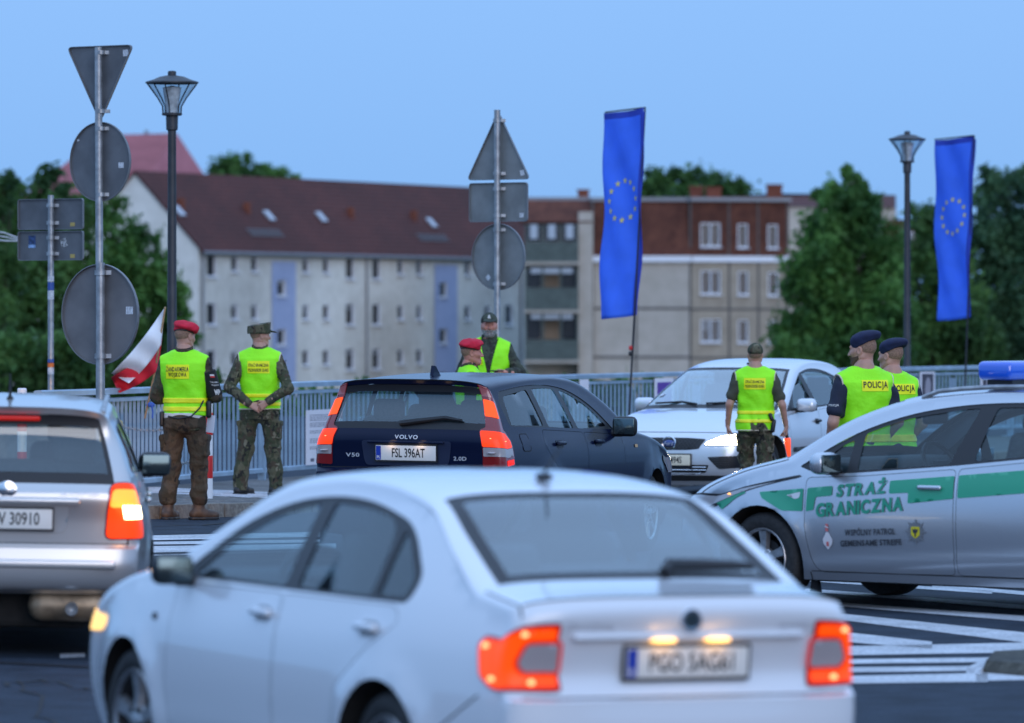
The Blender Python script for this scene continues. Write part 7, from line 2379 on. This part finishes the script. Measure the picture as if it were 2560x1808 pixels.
def head_parts(root, Mh, hat=None, hatmat=None, beard=None, skin=M_SKIN, hair=True, stubble=None, fine=.0045):
    """head frame: origin between the ears, y forward, z up; Mh places it"""
    f = Field((-.11, -.15, -.24), (.11, .15, .15), fine)
    f.ell((0, -.014, .034), (.076, .096, .090), 0)
    f.ell((0, .026, -.042), (.058, .062, .080), .045)
    f.ell((0, .058, -.100), (.032, .030, .024), .035)
    for sx in (-1, 1):
        f.cap((sx * .058, -.01, -.05), (sx * .030, .055, -.100), .020, .016, .03)
        f.cap((sx * .044, .066, -.022), (sx * .055, .03, -.012), .014, .014, .03)
    f.cap((0, -.022, -.05), (0, -.040, -.22), .054, .062, .035)
    f.cap((-.038, .078, .026), (.038, .078, .026), .011, .011, .018)
    f.cap((0, .088, .010), (0, .108, -.030), .008, .013, .012)
    for sx in (-1, 1):
        f.ell((sx * .012, .098, -.034), (.009, .010, .008), .008)
        f.ell((sx * .031, .096, .006), (.017, .014, .011), .010, 'cut')
        f.ell((sx * .031, .078, .005), (.012, .012, .010), .004)
        f.ell((sx * .079, -.008, -.004), (.010, .022, .033), .008)
        f.ell((sx * .086, -.004, -.002), (.006, .012, .020), .006, 'cut')
    f.cap((-.020, .083, -.064), (.020, .083, -.064), .008, .008, .010)
    f.cap((-.014, .083, -.076), (.014, .083, -.076), .008, .008, .008)
    f.cap((-.024, .095, -.069), (.024, .095, -.069), .0035, .0035, .004, 'cut')
    V, Q = f.mesh()
    def place(v): 
        A = np.array(Mh)[:3, :3]; t = np.array(Mh)[:3, 3]
        return v @ A.T + t
    out = (place(V), Q)
    def extra(name, fld, m, par, relax=1):
        v, q = fld.mesh()
        if len(v) == 0: return None
        return quads_mesh(name, place(v), q, m, par, relax)
    if hair:
        h = Field((-.1, -.13, -.09), (.1, .11, .14), .005)
        h.ell((0, -.015, .034), (.0795, .0985, .0925), 0)
        h.plane((0, .66, -.75), .004); h.plane((0, 0, -1), .045)
        for sx in (-1, 1): h.ell((sx * .080, -.008, -.004), (.016, .027, .038), .004, 'cut')
        extra('hair', h, stubble or M_HAIR, root)
    if beard:
        b = Field((-.09, -.05, -.14), (.09, .13, .02), .005)
        b.ell((0, .028, -.044), (.0605, .064, .0825), 0)
        b.ell((0, .060, -.101), (.0345, .033, .026), .035)
        for sx in (-1, 1): b.cap((sx * .059, -.004, -.05), (sx * .030, .056, -.100), .021, .018, .03)
        b.cap((-.026, .088, -.055), (.026, .088, -.055), .009, .009, .010)
        b.ell((0, .105, -.005), (.060, .055, .043), .012, 'cut')
        b.cap((-.016, .105, -.069), (.016, .105, -.069), .0095, .0095, .004, 'cut')
        b.plane((0, -1, 0), .004)
        b.plane((0, .30, 1), -.022)
        extra('beard', b, beard, root)
    A_ = np.array(Mh)[:3, :3]; T_ = np.array(Mh)[:3, 3]
    for sx in (-1, 1):
        p = A_ @ np.array((sx * .031, .087, .006)) + T_
        o = lathe('eye', [(0, -.005), (.006, -.002), (.006, .002), (0, .005)], M_EYE, root, 8); o.location = p
    # headgear
    if hat == 'beret':
        b = Field((-.16, -.18, -.02), (.17, .17, .20), .005)
        b.ell((0, -.014, .045), (.084, .104, .088), 0)
        b.ell((.016, -.006, .104), (.108, .124, .042), .03, rot=np.array(Matrix.Rotation(R(14), 3, 'Y')))
        b.ell((.070, .0, .070), (.046, .090, .050), .03)
        b.plane((.10, -.18, -1), -.040)
        b.folds(.0035, 5, 40, 30)
        o = extra('beret', b, hatmat, root)
        bd = Field((-.13, -.15, .0), (.13, .14, .12), .005)
        bd.ell((0, -.014, .040), (.0845, .1045, .093), 0)
        bd.plane((.10, -.18, -1), -.030); bd.plane((-.10, .18, 1), .050)
        extra('hat_band', bd, M_BLACK, root)
    elif hat == 'garrison':          # rounded navy beret pulled back
        b = Field((-.15, -.19, -.05), (.15, .17, .20), .005)
        b.ell((0, -.022, .052), (.086, .108, .082), 0)
        b.ell((0.004, -.030, .096), (.102, .122, .048), .035, rot=np.array(Matrix.Rotation(R(-14), 3, 'X')))
        b.plane((.05, -.42, -1), -.034)
        b.folds(.0022, 8, 30, 20)
        extra('beret', b, hatmat, root)
    elif hat == 'cap' or hat == 'patrol':
        b = Field((-.13, -.15, -.0), (.13, .24, .18), .005)
        if hat == 'patrol':
            sl, X, Y, Z = b.grid()
            u = np.sqrt((X / .090) ** 2 + ((Y + .014) / .110) ** 2)
            d = np.maximum((u - 1 - .04 * np.sin(8 * Z)) * .09, np.maximum(Z - .112 - .018 * (Y + .014) / .1, .034 - Z)) - .012
            b.D[sl] = d.astype(np.float32)
        else:
            b.ell((0, -.014, .050), (.088, .106, .092), 0)
            b.plane((0, .10, -1), -.030)
        b.ell((0, .118, .050), (.070, .070, .0075), .008, rot=np.array(Matrix.Rotation(R(-14), 3, 'X')))
        b.folds(.0016, 9, 40, 30)
        extra('cap', b, hatmat, root)
    return out

def hand_part(wrist, d, palm, thumb_side, curl=.5, spread=.12, scale=1.0):
    """five fingered hand: d = direction of the fingers, palm = palm normal, thumb_side = +1/-1"""
    d = np.array(d, float); d /= np.linalg.norm(d); n = np.array(palm, float); n -= d * (n @ d); n /= np.linalg.norm(n)
    sd = np.cross(d, n) * thumb_side
    w = np.array(wrist, float)
    f = Field(w - .23, w + .23, .0045)
    P = lambda a, b, c: w + (d * a + sd * b + n * c) * scale
    f.cap(P(-.06, 0, 0), P(.0, 0, 0), .027 * scale, .025 * scale, .0)
    for b in (-.028, -.010, .010, .027): f.cap(P(.005, b * .6, 0), P(.082, b, 0), .0155 * scale, .0125 * scale, .014)
    for b, L in zip((-.031, -.0105, .0105, .031), (.060, .074, .080, .070)):
        a0 = P(.084, b, 0); ang = curl * .9; q = [a0]; dirv = d
        sp = (b / .03) * spread
        for i, fr in enumerate((.46, .31, .23)):
            dv = (d * math.cos(ang) + n * math.sin(ang) + sd * sp * math.cos(ang)); dv /= np.linalg.norm(dv)
            q.append(q[-1] + dv * L * fr * scale); ang += curl * 1.0
        f.chain(q, [.0095 * scale, .0088 * scale, .008 * scale, .0065 * scale], .003)
    t0 = P(.022, .026, .004); t1 = P(.055, .052, .012 + .012 * curl); t2 = P(.083, .056 - .01 * curl, .020 + .03 * curl); t3 = P(.104, .050 - .02 * curl, .026 + .04 * curl)
    f.chain([t0, t1, t2, t3], [.015 * scale, .0125 * scale, .010 * scale, .007 * scale], .006)
    return f.mesh()

def person(label, X, Y, up, rz, S_, pose, wear, group=None):
    z0 = ground(X, Y) + up
    root = thing('person', label, 'person', (X, Y, z0), rz, group)
    root.scale = (S_, S_, S_)
    p = dict(hipL=(-.095, 0, .91), hipR=(.095, 0, .91), kneeL=(-.11, .02, .50), kneeR=(.11, .02, .50), ankL=(-.13, -.02, .095), ankR=(.13, -.02, .095),
             shL=(-.182, -.012, 1.452), shR=(.182, -.012, 1.452), elL=(-.25, -.03, 1.13), elR=(.25, -.03, 1.13), wrL=(-.25, .05, .88), wrR=(.25, .05, .88),
             footL=10, footR=-10, head=(0, 0, 0), tilt=(0, 0), headpos=(0, .010, 1.685))
    p.update(pose)
    P = {k: np.array(v, float) for k, v in p.items() if not np.isscalar(v)}
    tl = p['tilt']; bz = .03                                    # boot sole
    hp = P['headpos'] + np.array([tl[0] * .7, tl[1] * .7, 0]) + np.array([0, 0, .0])
    hy, hpit, hr = p['head']
    Mh = Matrix.Translation(Vector(hp)) @ Matrix.Rotation(R(hy), 4, 'Z') @ Matrix.Rotation(R(hpit), 4, 'X') @ Matrix.Rotation(R(hr), 4, 'Y')
    skin = wear.get('skin', M_SKIN)
    parts = [head_parts(root, Mh, wear.get('hat'), wear.get('hatmat'), wear.get('beard'), skin, stubble=wear.get('hair'))]
    # body, one continuous surface
    f = Field((-.52, -.42, -.01), (.52, .52, 1.62), .0105)
    f.torso(TORSO, 0, .02, z0=.93, tilt=tl)
    for s_ in 'LR':
        f.cap(P['hip' + s_], P['knee' + s_], .082, .055, .05); f.cap(P['knee' + s_], P['ank' + s_], .054, .038, .03)
        sg = -1 if s_ == 'L' else 1
        fa = R(p['foot' + s_]); fd = np.array([-math.sin(fa), math.cos(fa), 0]); a = P['ank' + s_]
        f.cap(a + np.array([0, 0, -.04]) - fd * .03, a + np.array([0, 0, -.055]) + fd * .14, .035, .028, .03)
        f.cap(P['sh' + s_], P['el' + s_], .056, .042, .04); f.cap(P['el' + s_], P['wr' + s_], .042, .027, .02)
    f.cap((tl[0] * .5, -.02 + tl[1] * .5, 1.47), hp + np.array([0, -.03, -.08]), .062, .058, .05)
    parts.append(f.mesh())
    for s_ in 'LR':
        hd = wear.get('hand' + s_)
        if hd: parts.append(hand_part(P['wr' + s_] + np.array(hd.get('off', (0, 0, 0))), hd['d'], hd['n'], hd['t'], hd.get('curl', .5), scale=hd.get('s', 1.0)))
    V, Q = join_parts(parts)
    quads_mesh('body', V, Q, skin, root, 1)
    seed = int(abs(X * 100) + Y * 7) % 1000
    # trousers
    f = Field((-.42, -.30, .04), (.42, .34, 1.10), .0095)
    f.ell((0, -.012, .93), (.178, .132, .15), 0)
    f.torso([(.86, .178, .128, -.008), (.95, .176, .128, -.008), (1.03, .168, .120, -.002)], .0, .03)
    for s_ in 'LR':
        sg = -1 if s_ == 'L' else 1
        h, k, a = P['hip' + s_], P['knee' + s_], P['ank' + s_]
        f.cap(h + np.array([0, -.008, 0]), k, .102, .083, .045)
        f.cap(k, a + np.array([0, 0, .10]), .083, .072, .03)
        f.cap(a + np.array([0, 0, .155]), a + np.array([0, 0, .12 if wear.get('bloused', True) else .0]), .078, .076, .03)
        m_ = h * .45 + k * .55 + np.array([sg * .085, -.005, 0])
        f.box(m_, (.024, .075, .095), .018, .012)
        f.box(m_ + np.array([sg * .006, 0, .075]), (.026, .08, .028), .012, .006)
    f.ell((0, -.09, .90), (.12, .06, .09), .05)
    zk = (P['kneeL'][2] + P['kneeR'][2]) / 2
    f.folds(.0052, seed, 34, 16, lambda X_, Y_, Z_: np.where(Z_ > .9, .4, .65 + .6 * np.exp(-((Z_ - zk) / .12) ** 2) + .7 * np.exp(-((Z_ - .2) / .1) ** 2)))
    v, q = f.mesh(); quads_mesh('trousers', v, q, wear['trousers'], root, 1)
    # boots
    for s_ in 'LR':
        a = P['ank' + s_]; fa = R(p['foot' + s_]); fd = np.array([-math.sin(fa), math.cos(fa), 0]); sdv = np.array([fd[1], -fd[0], 0])
        f = Field(a + np.array([-.24, -.24, -.11]), a + np.array([.24, .24, .24]), .007)
        g_ = np.array([a[0], a[1], 0])
        f.cap(a + np.array([0, 0, .19]), a + np.array([0, 0, -.01]), .058, .053, 0)
        f.cap(g_ - fd * .045 + np.array([0, 0, .05]), g_ + fd * .06 + np.array([0, 0, .055]), .046, .046, .03)
        f.cap(g_ + fd * .05 + np.array([0, 0, .047]), g_ + fd * .155 + np.array([0, 0, .040]), .046, .038, .03)
        f.plane((0, 0, -1), -.016)
        f.folds(.0022, seed + 3, 50, 30)
        v, q = f.mesh(); b = quads_mesh('boot', v, q, wear['boots'], root, 1)
        f = Field(g_ + np.array([-.24, -.24, -.02]), g_ + np.array([.24, .24, .06]), .007)
        f.cap(g_ - fd * .05 + np.array([0, 0, .012]), g_ + fd * .05 + np.array([0, 0, .012]), .050, .046, 0)
        f.cap(g_ + fd * .05 + np.array([0, 0, .012]), g_ + fd * .155 + np.array([0, 0, .012]), .049, .041, .02)
        f.plane((0, 0, 1), .026); f.plane((0, 0, -1), .0)
        v, q = f.mesh(); quads_mesh('sole', v, q, M_BOOTB, b, 0)
    # jacket / shirt
    short = wear.get('short', False)
    f = Field((-.52, -.42, .74), (.52, .52, 1.66), .0095)
    f.torso(TORSO[:-1], .014, .02, z0=wear.get('jhem', .82), z1=1.53, tilt=tl)
    for s_ in 'LR':
        s0, e0, w0 = P['sh' + s_], P['el' + s_], P['wr' + s_]
        if short:
            m_ = s0 + (e0 - s0) * .72
            f.cap(s0, m_, .068, .066, .04)
        else:
            f.cap(s0, e0, .066, .060, .04); f.cap(e0, w0 + (e0 - w0) * .08, .060, .046, .025)
    if not short:
        f.cap((tl[0] * .5, -.020 + tl[1] * .5, 1.50), (tl[0] * .55, -.018 + tl[1] * .5, 1.575), .086, .084, .03)
        f.cap((tl[0] * .55, -.010 + tl[1] * .5, 1.575), (tl[0] * .55, -.010 + tl[1] * .5, 1.68), .072, .072, .0, 'cut')
        f.plane((0, -.35, 1), 1.608)
    else:
        f.cap((tl[0] * .5, -.020 + tl[1] * .5, 1.50), (tl[0] * .55, -.018 + tl[1] * .5, 1.545), .076, .070, .03)
    f.folds(.0045, seed + 5, 26, 22, lambda X_, Y_, Z_: np.where(np.abs(X_) > .19, 1.15, .5))
    v, q = f.mesh(); quads_mesh('shirt' if short else 'jacket', v, q, wear['jacket'], root, 1)
    # vest
    hem = wear.get('hem', .90)
    def vestf(off, z_lo, z_hi=1.66, h=.008):
        f = Field((-.34, -.30, z_lo - .06), (.34, .30, min(1.68, z_hi + .06)), h)
        f.torso([(z, a + .004 + (.012 if z < 1.2 else 0), b + .002, c) for z, a, b, c in TORSO[:-1]], .026 + off, .02, z0=hem, z1=1.545, tilt=tl)
        for sx in (-1, 1): f.cap((sx * .055 + tl[0] * .45, -.016 + tl[1] * .45, 1.498), (sx * .172 + tl[0] * .45, -.012 + tl[1] * .45, 1.446), .080 + off, .082 + off, .03)
        f.folds(.0058, seed + 9, 15, 12, lambda X_, Y_, Z_: np.clip((1.5 - Z_) / .3, .1, 1))
        for s_ in 'LR':
            s0, e0 = P['sh' + s_].copy(), P['el' + s_]; sg = -1 if s_ == 'L' else 1
            s1 = s0 + np.array([sg * .085, 0, -.03])
            f.cap(s1, s1 + (e0 - s0) * .42, .084, .074, .012, 'cut')
            f.cap(s1, s1 + np.array([sg * .3, 0, .05]), .084, .12, 0, 'cut')
        f.cap((tl[0] * .5, -.012 + tl[1] * .5, 1.55), (tl[0] * .5, .01 + tl[1] * .5, 1.66), .082, .10, .0, 'cut')
        if wear.get('vfront'):
            sl, X_, Y_, Z_ = f.grid()
            wv = np.clip((Z_ - 1.22) * .24, .0, .10) + .018
            dv = np.maximum(np.abs(X_) - wv, -(Y_ - .02))
            f.blend(sl, dv.astype(np.float32), 0, 'cut')
        if z_lo > hem or z_hi < 1.5:
            f.plane((0, 0, 1), z_hi); f.plane((0, 0, -1), -z_lo)
        return f
    v, q = vestf(0, hem).mesh()
    vest = quads_mesh('vest', v, q, M_VEST, root, 1)
    for zb0, zb1 in wear.get('bands', ()):
        v, q = vestf(.009, zb0, zb1).mesh(); quads_mesh('reflective_band', v, q, M_BANDY, vest, 0)
    if wear.get('hemtrim', True):
        v, q = vestf(.006, hem - .001, hem + .014).mesh(); quads_mesh('hem_trim', v, q, M_TRIM, vest, 0)
    if wear.get('piping'):
        f = vestf(.0055, hem, h=.0075)
        g = Field((-.34, -.30, hem - .06), (.34, .30, 1.68), .0075)
        for s_ in 'LR':
            s0, e0 = P['sh' + s_].copy(), P['el' + s_]; sg = -1 if s_ == 'L' else 1
            s1 = s0 + np.array([sg * .085, 0, -.03])
            g.cap(s1, s1 + (e0 - s0) * .42, .084, .074, .0); g.cap(s1, s1 + np.array([sg * .3, 0, .05]), .084, .12, 0)
        f.D = np.maximum(f.D, g.D - .013)
        v, q = f.mesh()
        if len(v): quads_mesh('armhole_piping', v, q, M_TRIM, vest, 0)
    # printed panel on the back or chest, draped onto the vest
    bpy.context.view_layer.update()
    me = vest.data
    bvh = BVHTree.FromPolygons([v.co.copy() for v in me.vertices], [tuple(pp.vertices) for pp in me.polygons])
    def drape(sg, off, x0, z0_, ang=0.0):
        """sg -1: back, +1: chest; ang turns the projecting direction"""
        dr = Vector((math.sin(ang), -sg * math.cos(ang), 0)); ax = Vector((math.cos(ang) * -sg, -math.sin(ang) * -1 * 0 + math.sin(ang) * -sg * sg * 0, 0))
        ax = Vector((-sg * math.cos(ang), -math.sin(ang) * 1.0, 0)) if ang else Vector((-sg, 0, 0))
        def fr(a, b):
            o = Vector((x0, 0, z0_)) + ax * a + Vector((0, 0, b)) - dr * 1.0
            hit = bvh.ray_cast(o, dr)
            if hit[0] is None: return o + dr * (1 - .15)
            return hit[0] - dr * off
        return fr
    for (kind, txts) in wear.get('prints', ()):
        sg, x0, zc, w_, h_, bg = kind
        par = vest
        fr = drape(sg, .006, x0, zc)
        if bg:
            n1, n2 = 12, 8
            vs = [fr((i / n1 - .5) * w_, (j / n2 - .5) * h_) for j in range(n2 + 1) for i in range(n1 + 1)]
            mesh('print_panel', vs, [(j*(n1+1)+i, j*(n1+1)+i+1, (j+1)*(n1+1)+i+1, (j+1)*(n1+1)+i) for j in range(n2) for i in range(n1)], M_PATCHY, vest, smooth=True)
        fr2 = drape(sg, .0085, x0, zc)
        for (tx, tw, th, dz) in txts:
            letter_fit(tx, tw, th, M_TINK, par, lambda a, b: fr2(a, b + dz), bold=.025, font_sp=1.25)
    return root, P, vest, Mh

BACK = -1
# 1: red beret, white belt
r1, P1, v1, M1 = person('officer in red beret and white belt, back to the camera beside the kerb', -3.045, 52.95, 0, R(-10), 1.01,
    dict(ankL=(-.150, -.03, .095), ankR=(.128, .02, .095), kneeL=(-.128, .02, .50), kneeR=(.128, .04, .50), footL=-12, footR=-62, head=(-32, -4, 0),
         elL=(-.27, .02, 1.13), elR=(.285, .03, 1.135), wrL=(-.11, .22, 1.12), wrR=(.13, .22, 1.10)),
    dict(hat='beret', hatmat=M_BERETR, jacket=CAMO_P, trousers=CAMO_T, boots=M_BOOT, hem=.965, hemtrim=False, bands=((1.0, 1.045), (1.075, 1.125)),
         prints=(((BACK, -.035, 1.365, .225, .130, True), (('ŻANDARMERIA', .215, .056, .030), ('WOJSKOWA', .175, .052, -.032))),),
         handL=dict(d=(.8, .5, 0), n=(0, -.4, -1), t=-1, curl=.6), handR=dict(d=(-.8, .5, 0), n=(0, -.4, -1), t=1, curl=.6)))
f = Field((-.3, -.25, .88), (.3, .25, 1.02), .008)
f.torso([(.8, .185, .135, -.008), (1.1, .185, .135, -.004)], .012, 0, z0=.935, z1=.985); v, q = f.mesh(); quads_mesh('white_belt', v, q, M_BELTW, r1, 0)
tube('shoulder_cord', [(-.12, -.165, .955), (-.02, -.172, .935), (.10, -.165, .955), (.17, -.13, 1.03), (.20, -.10, 1.10)], .008, M_BLACK, r1, 6)
rbox('radio', (.235, -.04, 1.02), (.05, .055, .16), M_BLACK, r1); rbox('holster_strap', (-.20, -.07, .93), (.04, .06, .14), M_BLACK, r1)
box('paper_notice', (.250, -.03, .885), (.012, .085, .16), M_PAPER, r1, rot=Matrix.Rotation(R(6), 3, 'Y') @ Matrix.Rotation(R(62), 3, 'Z'))
s0, e0 = P1['shR'], P1['elR']
f = Field((.08, -.16, 1.06), (.42, .18, 1.50), .007)
a_, b_ = s0 + (e0 - s0) * .28, s0 + (e0 - s0) * .98
f.cap(a_, b_, .079, .069, 0)
dn = (e0 - s0) / np.linalg.norm(e0 - s0)
f.plane(tuple(-dn), -(dn @ a_)); f.plane(tuple(dn), dn @ b_)
v, q = f.mesh(); arm = quads_mesh('armband', v, q, mat('armband_black', (.008, .008, .009), .85), r1, 0)
bv_ = BVHTree.FromPolygons([x.co.copy() for x in arm.data.vertices], [tuple(pp.vertices) for pp in arm.data.polygons])
def armfr(t, off=.004):
    c = a_ + (b_ - a_) * t
    # seen from behind and slightly right
    dr = Vector((-.42, .9, 0)).normalized(); axx = Vector((.9, .42, 0)).normalized()
    dnv = Vector(dn); up = -dnv
    def fr(a, b):
        o = Vector(c) + axx * (a + .018) + up * b - dr
        h = bv_.ray_cast(o, dr)
        return (h[0] - dr * off) if h[0] is not None else o + dr * .93
    return fr
letter_fit('MP', .055, .055, M_BELTW, arm, armfr(.84), bold=.03); letter_fit('WOJSKOWA', .075, .020, M_BELTW, arm, armfr(.56), bold=.02); letter_fit('ŻANDARMERIA', .08, .020, M_BELTW, arm, armfr(.42), bold=.02)
fa = armfr(.17); mesh('flag_patch', [fa(-.022, 0), fa(.022, 0), fa(.022, .016), fa(-.022, .016)], [(0, 1, 2, 3)], M_BELTW, arm); mesh('flag_patch', [fa(-.022, -.016), fa(.022, -.016), fa(.022, -.001), fa(-.022, -.001)], [(0, 1, 2, 3)], M_RED, arm)

# 2: hands clasped behind the back
r2, P2, v2, M2 = person('border guard in camouflage cap standing with hands clasped behind his back', -2.52, 56.9, .12, R(-4), .945,
    dict(ankL=(-.205, -.02, .095), ankR=(.165, .0, .095), kneeL=(-.150, .02, .50), kneeR=(.135, .02, .50), footL=-40, footR=-38, head=(-62, 0, 0), hipL=(-.105, 0, .91),
         elL=(-.315, -.10, 1.14), elR=(.31, -.11, 1.13), wrL=(-.075, -.215, .955), wrR=(.10, -.225, .985)),
    dict(hat='patrol', hatmat=CAMO_M, jacket=CAMO_M, trousers=CAMO_M, boots=M_BOOTB, bloused=False, piping=True, hem=.905, jhem=.80, bands=((.945, .985), (1.035, 1.075)),
         prints=(((BACK, .0, 1.355, .235, .13, True), (('STRAŻ GRANICZNA', .215, .044, .026), ('POLISH BORDER GUARD', .215, .036, -.032))),),
         handL=dict(d=(.85, -.1, -.35), n=(0, .9, -.3), t=1, curl=.75), handR=dict(d=(-.75, -.10, -.55), n=(.1, .95, .1), t=-1, curl=.7)))
lathe('sleeve_patch', [(0, .004), (.032, .004), (.034, 0)], mat('patch_dark', (.02, .022, .03), .7), r2, 16, 'x').location = (.278, -.04, 1.40)
lathe('patch_emblem', [(0, .006), (.016, .006), (.017, 0)], M_BELTW, r2, 12, 'x').location = (.278, -.04, 1.40)

# 3: tall man facing the camera
r3, P3, v3, M3 = person('tall grey bearded guard in cap and vest facing the camera', -.245, 61.4, .12, R(176), 1.03,
    dict(head=(6, 2, 0), elL=(-.32, .03, 1.19), elR=(.30, .0, 1.17), wrL=(-.20, .24, 1.20), wrR=(.10, .20, 1.02)),
    dict(hat='cap', hatmat=CAMO_D, jacket=CAMO_D, trousers=CAMO_D, boots=M_BOOTB, hem=.86, vfront=True, beard=M_BEARDG, skin=M_SKINR, hemtrim=False,
         prints=(((1, .115, 1.31, .11, .07, True), (('STRAŻ GRANICZNA', .10, .018, .014), ('POLISH BORDER GUARD', .10, .016, -.014))),),
         handL=dict(d=(.75, .35, .15), n=(.1, -.3, -.9), t=-1, curl=.7), handR=dict(d=(-.8, .4, 0), n=(0, -.3, -1), t=1, curl=.6)))
rbox('phone', (-.10, .29, 1.215), (.13, .07, .016), M_BLACK, r3, rot=Matrix.Rotation(R(20), 3, 'Z'))
c_ = Vector(np.array(M3)[:3, 3]) + Vector((.0, .094, .095))
for dz, w_ in ((.012, .018), (.0, .026), (-.014, .034)): rbox('cap_emblem', c_ + Vector((-.005, -.010 - dz * .5, dz)), (w_, .010, .014), M_BELTW, r3)
# open vest edge
# 4: red beret, profile
r4, P4, v4, M4 = person('man in red beret seen in profile facing right behind the dark estate roof', -.395, 54.7, 0, R(-84), .945,
    dict(head=(0, 2, 0)), dict(hat='beret', hatmat=M_BERETR, jacket=CAMO_P, trousers=CAMO_P, boots=M_BOOT, hem=.92, skin=M_SKINR, vfront=True, hemtrim=False,
         handL=dict(d=(0, .1, -1), n=(1, 0, 0), t=1, curl=.4), handR=dict(d=(0, .1, -1), n=(-1, 0, 0), t=-1, curl=.4)))
# 5: walking guard with light baton
r5, P5, v5, M5 = person('border guard with orange light baton walking in front of the pale silver saloon', 2.505, 58.6, 0, R(-2), .925,
    dict(head=(4, 6, 0), ankL=(-.085, .10, .16), ankR=(.09, -.10, .105), kneeL=(-.10, .16, .53), kneeR=(.10, .03, .51), footL=5, footR=-8,
         elL=(-.285, -.05, 1.14), wrL=(-.305, .03, .90), elR=(.30, -.06, 1.13), wrR=(.345, .02, .89)),
    dict(hat='cap', hatmat=CAMO_M, jacket=M_OLIVE, short=True, trousers=CAMO_M, boots=M_BOOTB, piping=True, hem=.845, bands=((.935, .975), (1.03, 1.07)),
         prints=(((BACK, -.005, 1.37, .24, .125, True), (('STRAŻ GRANICZNA', .21, .042, .026), ('POLISH BORDER GUARD', .21, .034, -.028))),),
         handL=dict(d=(.05, .12, -1), n=(1, .1, 0), t=1, curl=.45), handR=dict(d=(.05, .25, -1), n=(-1, .2, 0), t=-1, curl=1.0)))
tc = Vector(P5['wrR']) + Vector((.005, .05, -.08))
t = thing('light_baton', 'glowing orange traffic baton held in the right hand of the walking border guard', 'baton', tuple(r5.matrix_basis @ tc))
M_BAT = lamp_mat('baton_orange', (1.0, .09, .03), 1.0, (.75, .06, .02))
bdir = Vector((.12, .10, -1)).normalized()
tube('baton_cone', [bdir * .045, bdir * .06, bdir * .26, bdir * .275], [.030, .036, .016, .006], M_BAT, t, 16)
tube('baton_grip', [bdir * -.10, bdir * .05], [.015, .018], M_BLACK, t, 12)
rbox('holster', (.20, -.09, .90), (.05, .07, .15), M_BLACK, r5, rot=Matrix.Rotation(R(8), 3, 'Y')); rbox('pistol_grip', (.175, -.12, 1.0), (.045, .05, .09), M_BLACK, r5, rot=Matrix.Rotation(R(-20), 3, 'Y'))
# 6 and 7: policemen
def policeman(label, X, Y, rz, S_, head, beard, seedpose):
    r, P, v, M = person(label, X, Y, 0, rz, S_, dict(head=head, elL=(-.285, -.06, 1.14), wrL=(-.265, .08, .90), elR=(.285, -.03, 1.14), wrR=(.22, .16, .95), **seedpose),
        dict(hat='garrison', hatmat=M_BERETN, jacket=M_NAVY, short=True, trousers=M_NAVY, boots=M_BOOTB, piping=True, hem=.84, beard=beard, bands=((.99, 1.05),),
             prints=(((BACK, .03, 1.42, .235, .085, True), (('POLICJA', .215, .064, 0),)),),
             handL=dict(d=(.1, .3, -1), n=(1, 0, 0), t=1, curl=.5), handR=dict(d=(-.4, .5, -.4), n=(-.6, 0, -.5), t=-1, curl=.6)))
    return r, P, v, M
r6, P6, v6, M6 = policeman('bearded policeman in navy beret and neon vest, left one of the two', 2.665, 43.2, R(24), 1.0, (40, -2, 0), M_BEARD, {})
r7, P7, v7, M7 = policeman('clean shaven policeman in navy beret half hidden behind his bearded colleague', 2.985, 44.8, R(28), .968, (26, 0, 0), None, {})
sl6 = P6['shL'] + (P6['elL'] - P6['shL']) * .62
me6 = bpy.data.objects[[o for o in r6.children if o.name.startswith('shirt')][0].name].data
bv6 = BVHTree.FromPolygons([x.co.copy() for x in me6.vertices], [tuple(pp.vertices) for pp in me6.polygons])
def slv(a, b):
    dr = Vector((.75, .66, 0)).normalized(); axx = Vector((.66, -.75, 0))
    o = Vector(sl6) + axx * a + Vector((0, 0, b + .012)) - dr
    h = bv6.ray_cast(o, dr); return h[0] - dr * .004 if h[0] is not None else o + dr * .92
letter_fit('POLICJA', .085, .020, M_BELTW, r6, slv, bold=.02)
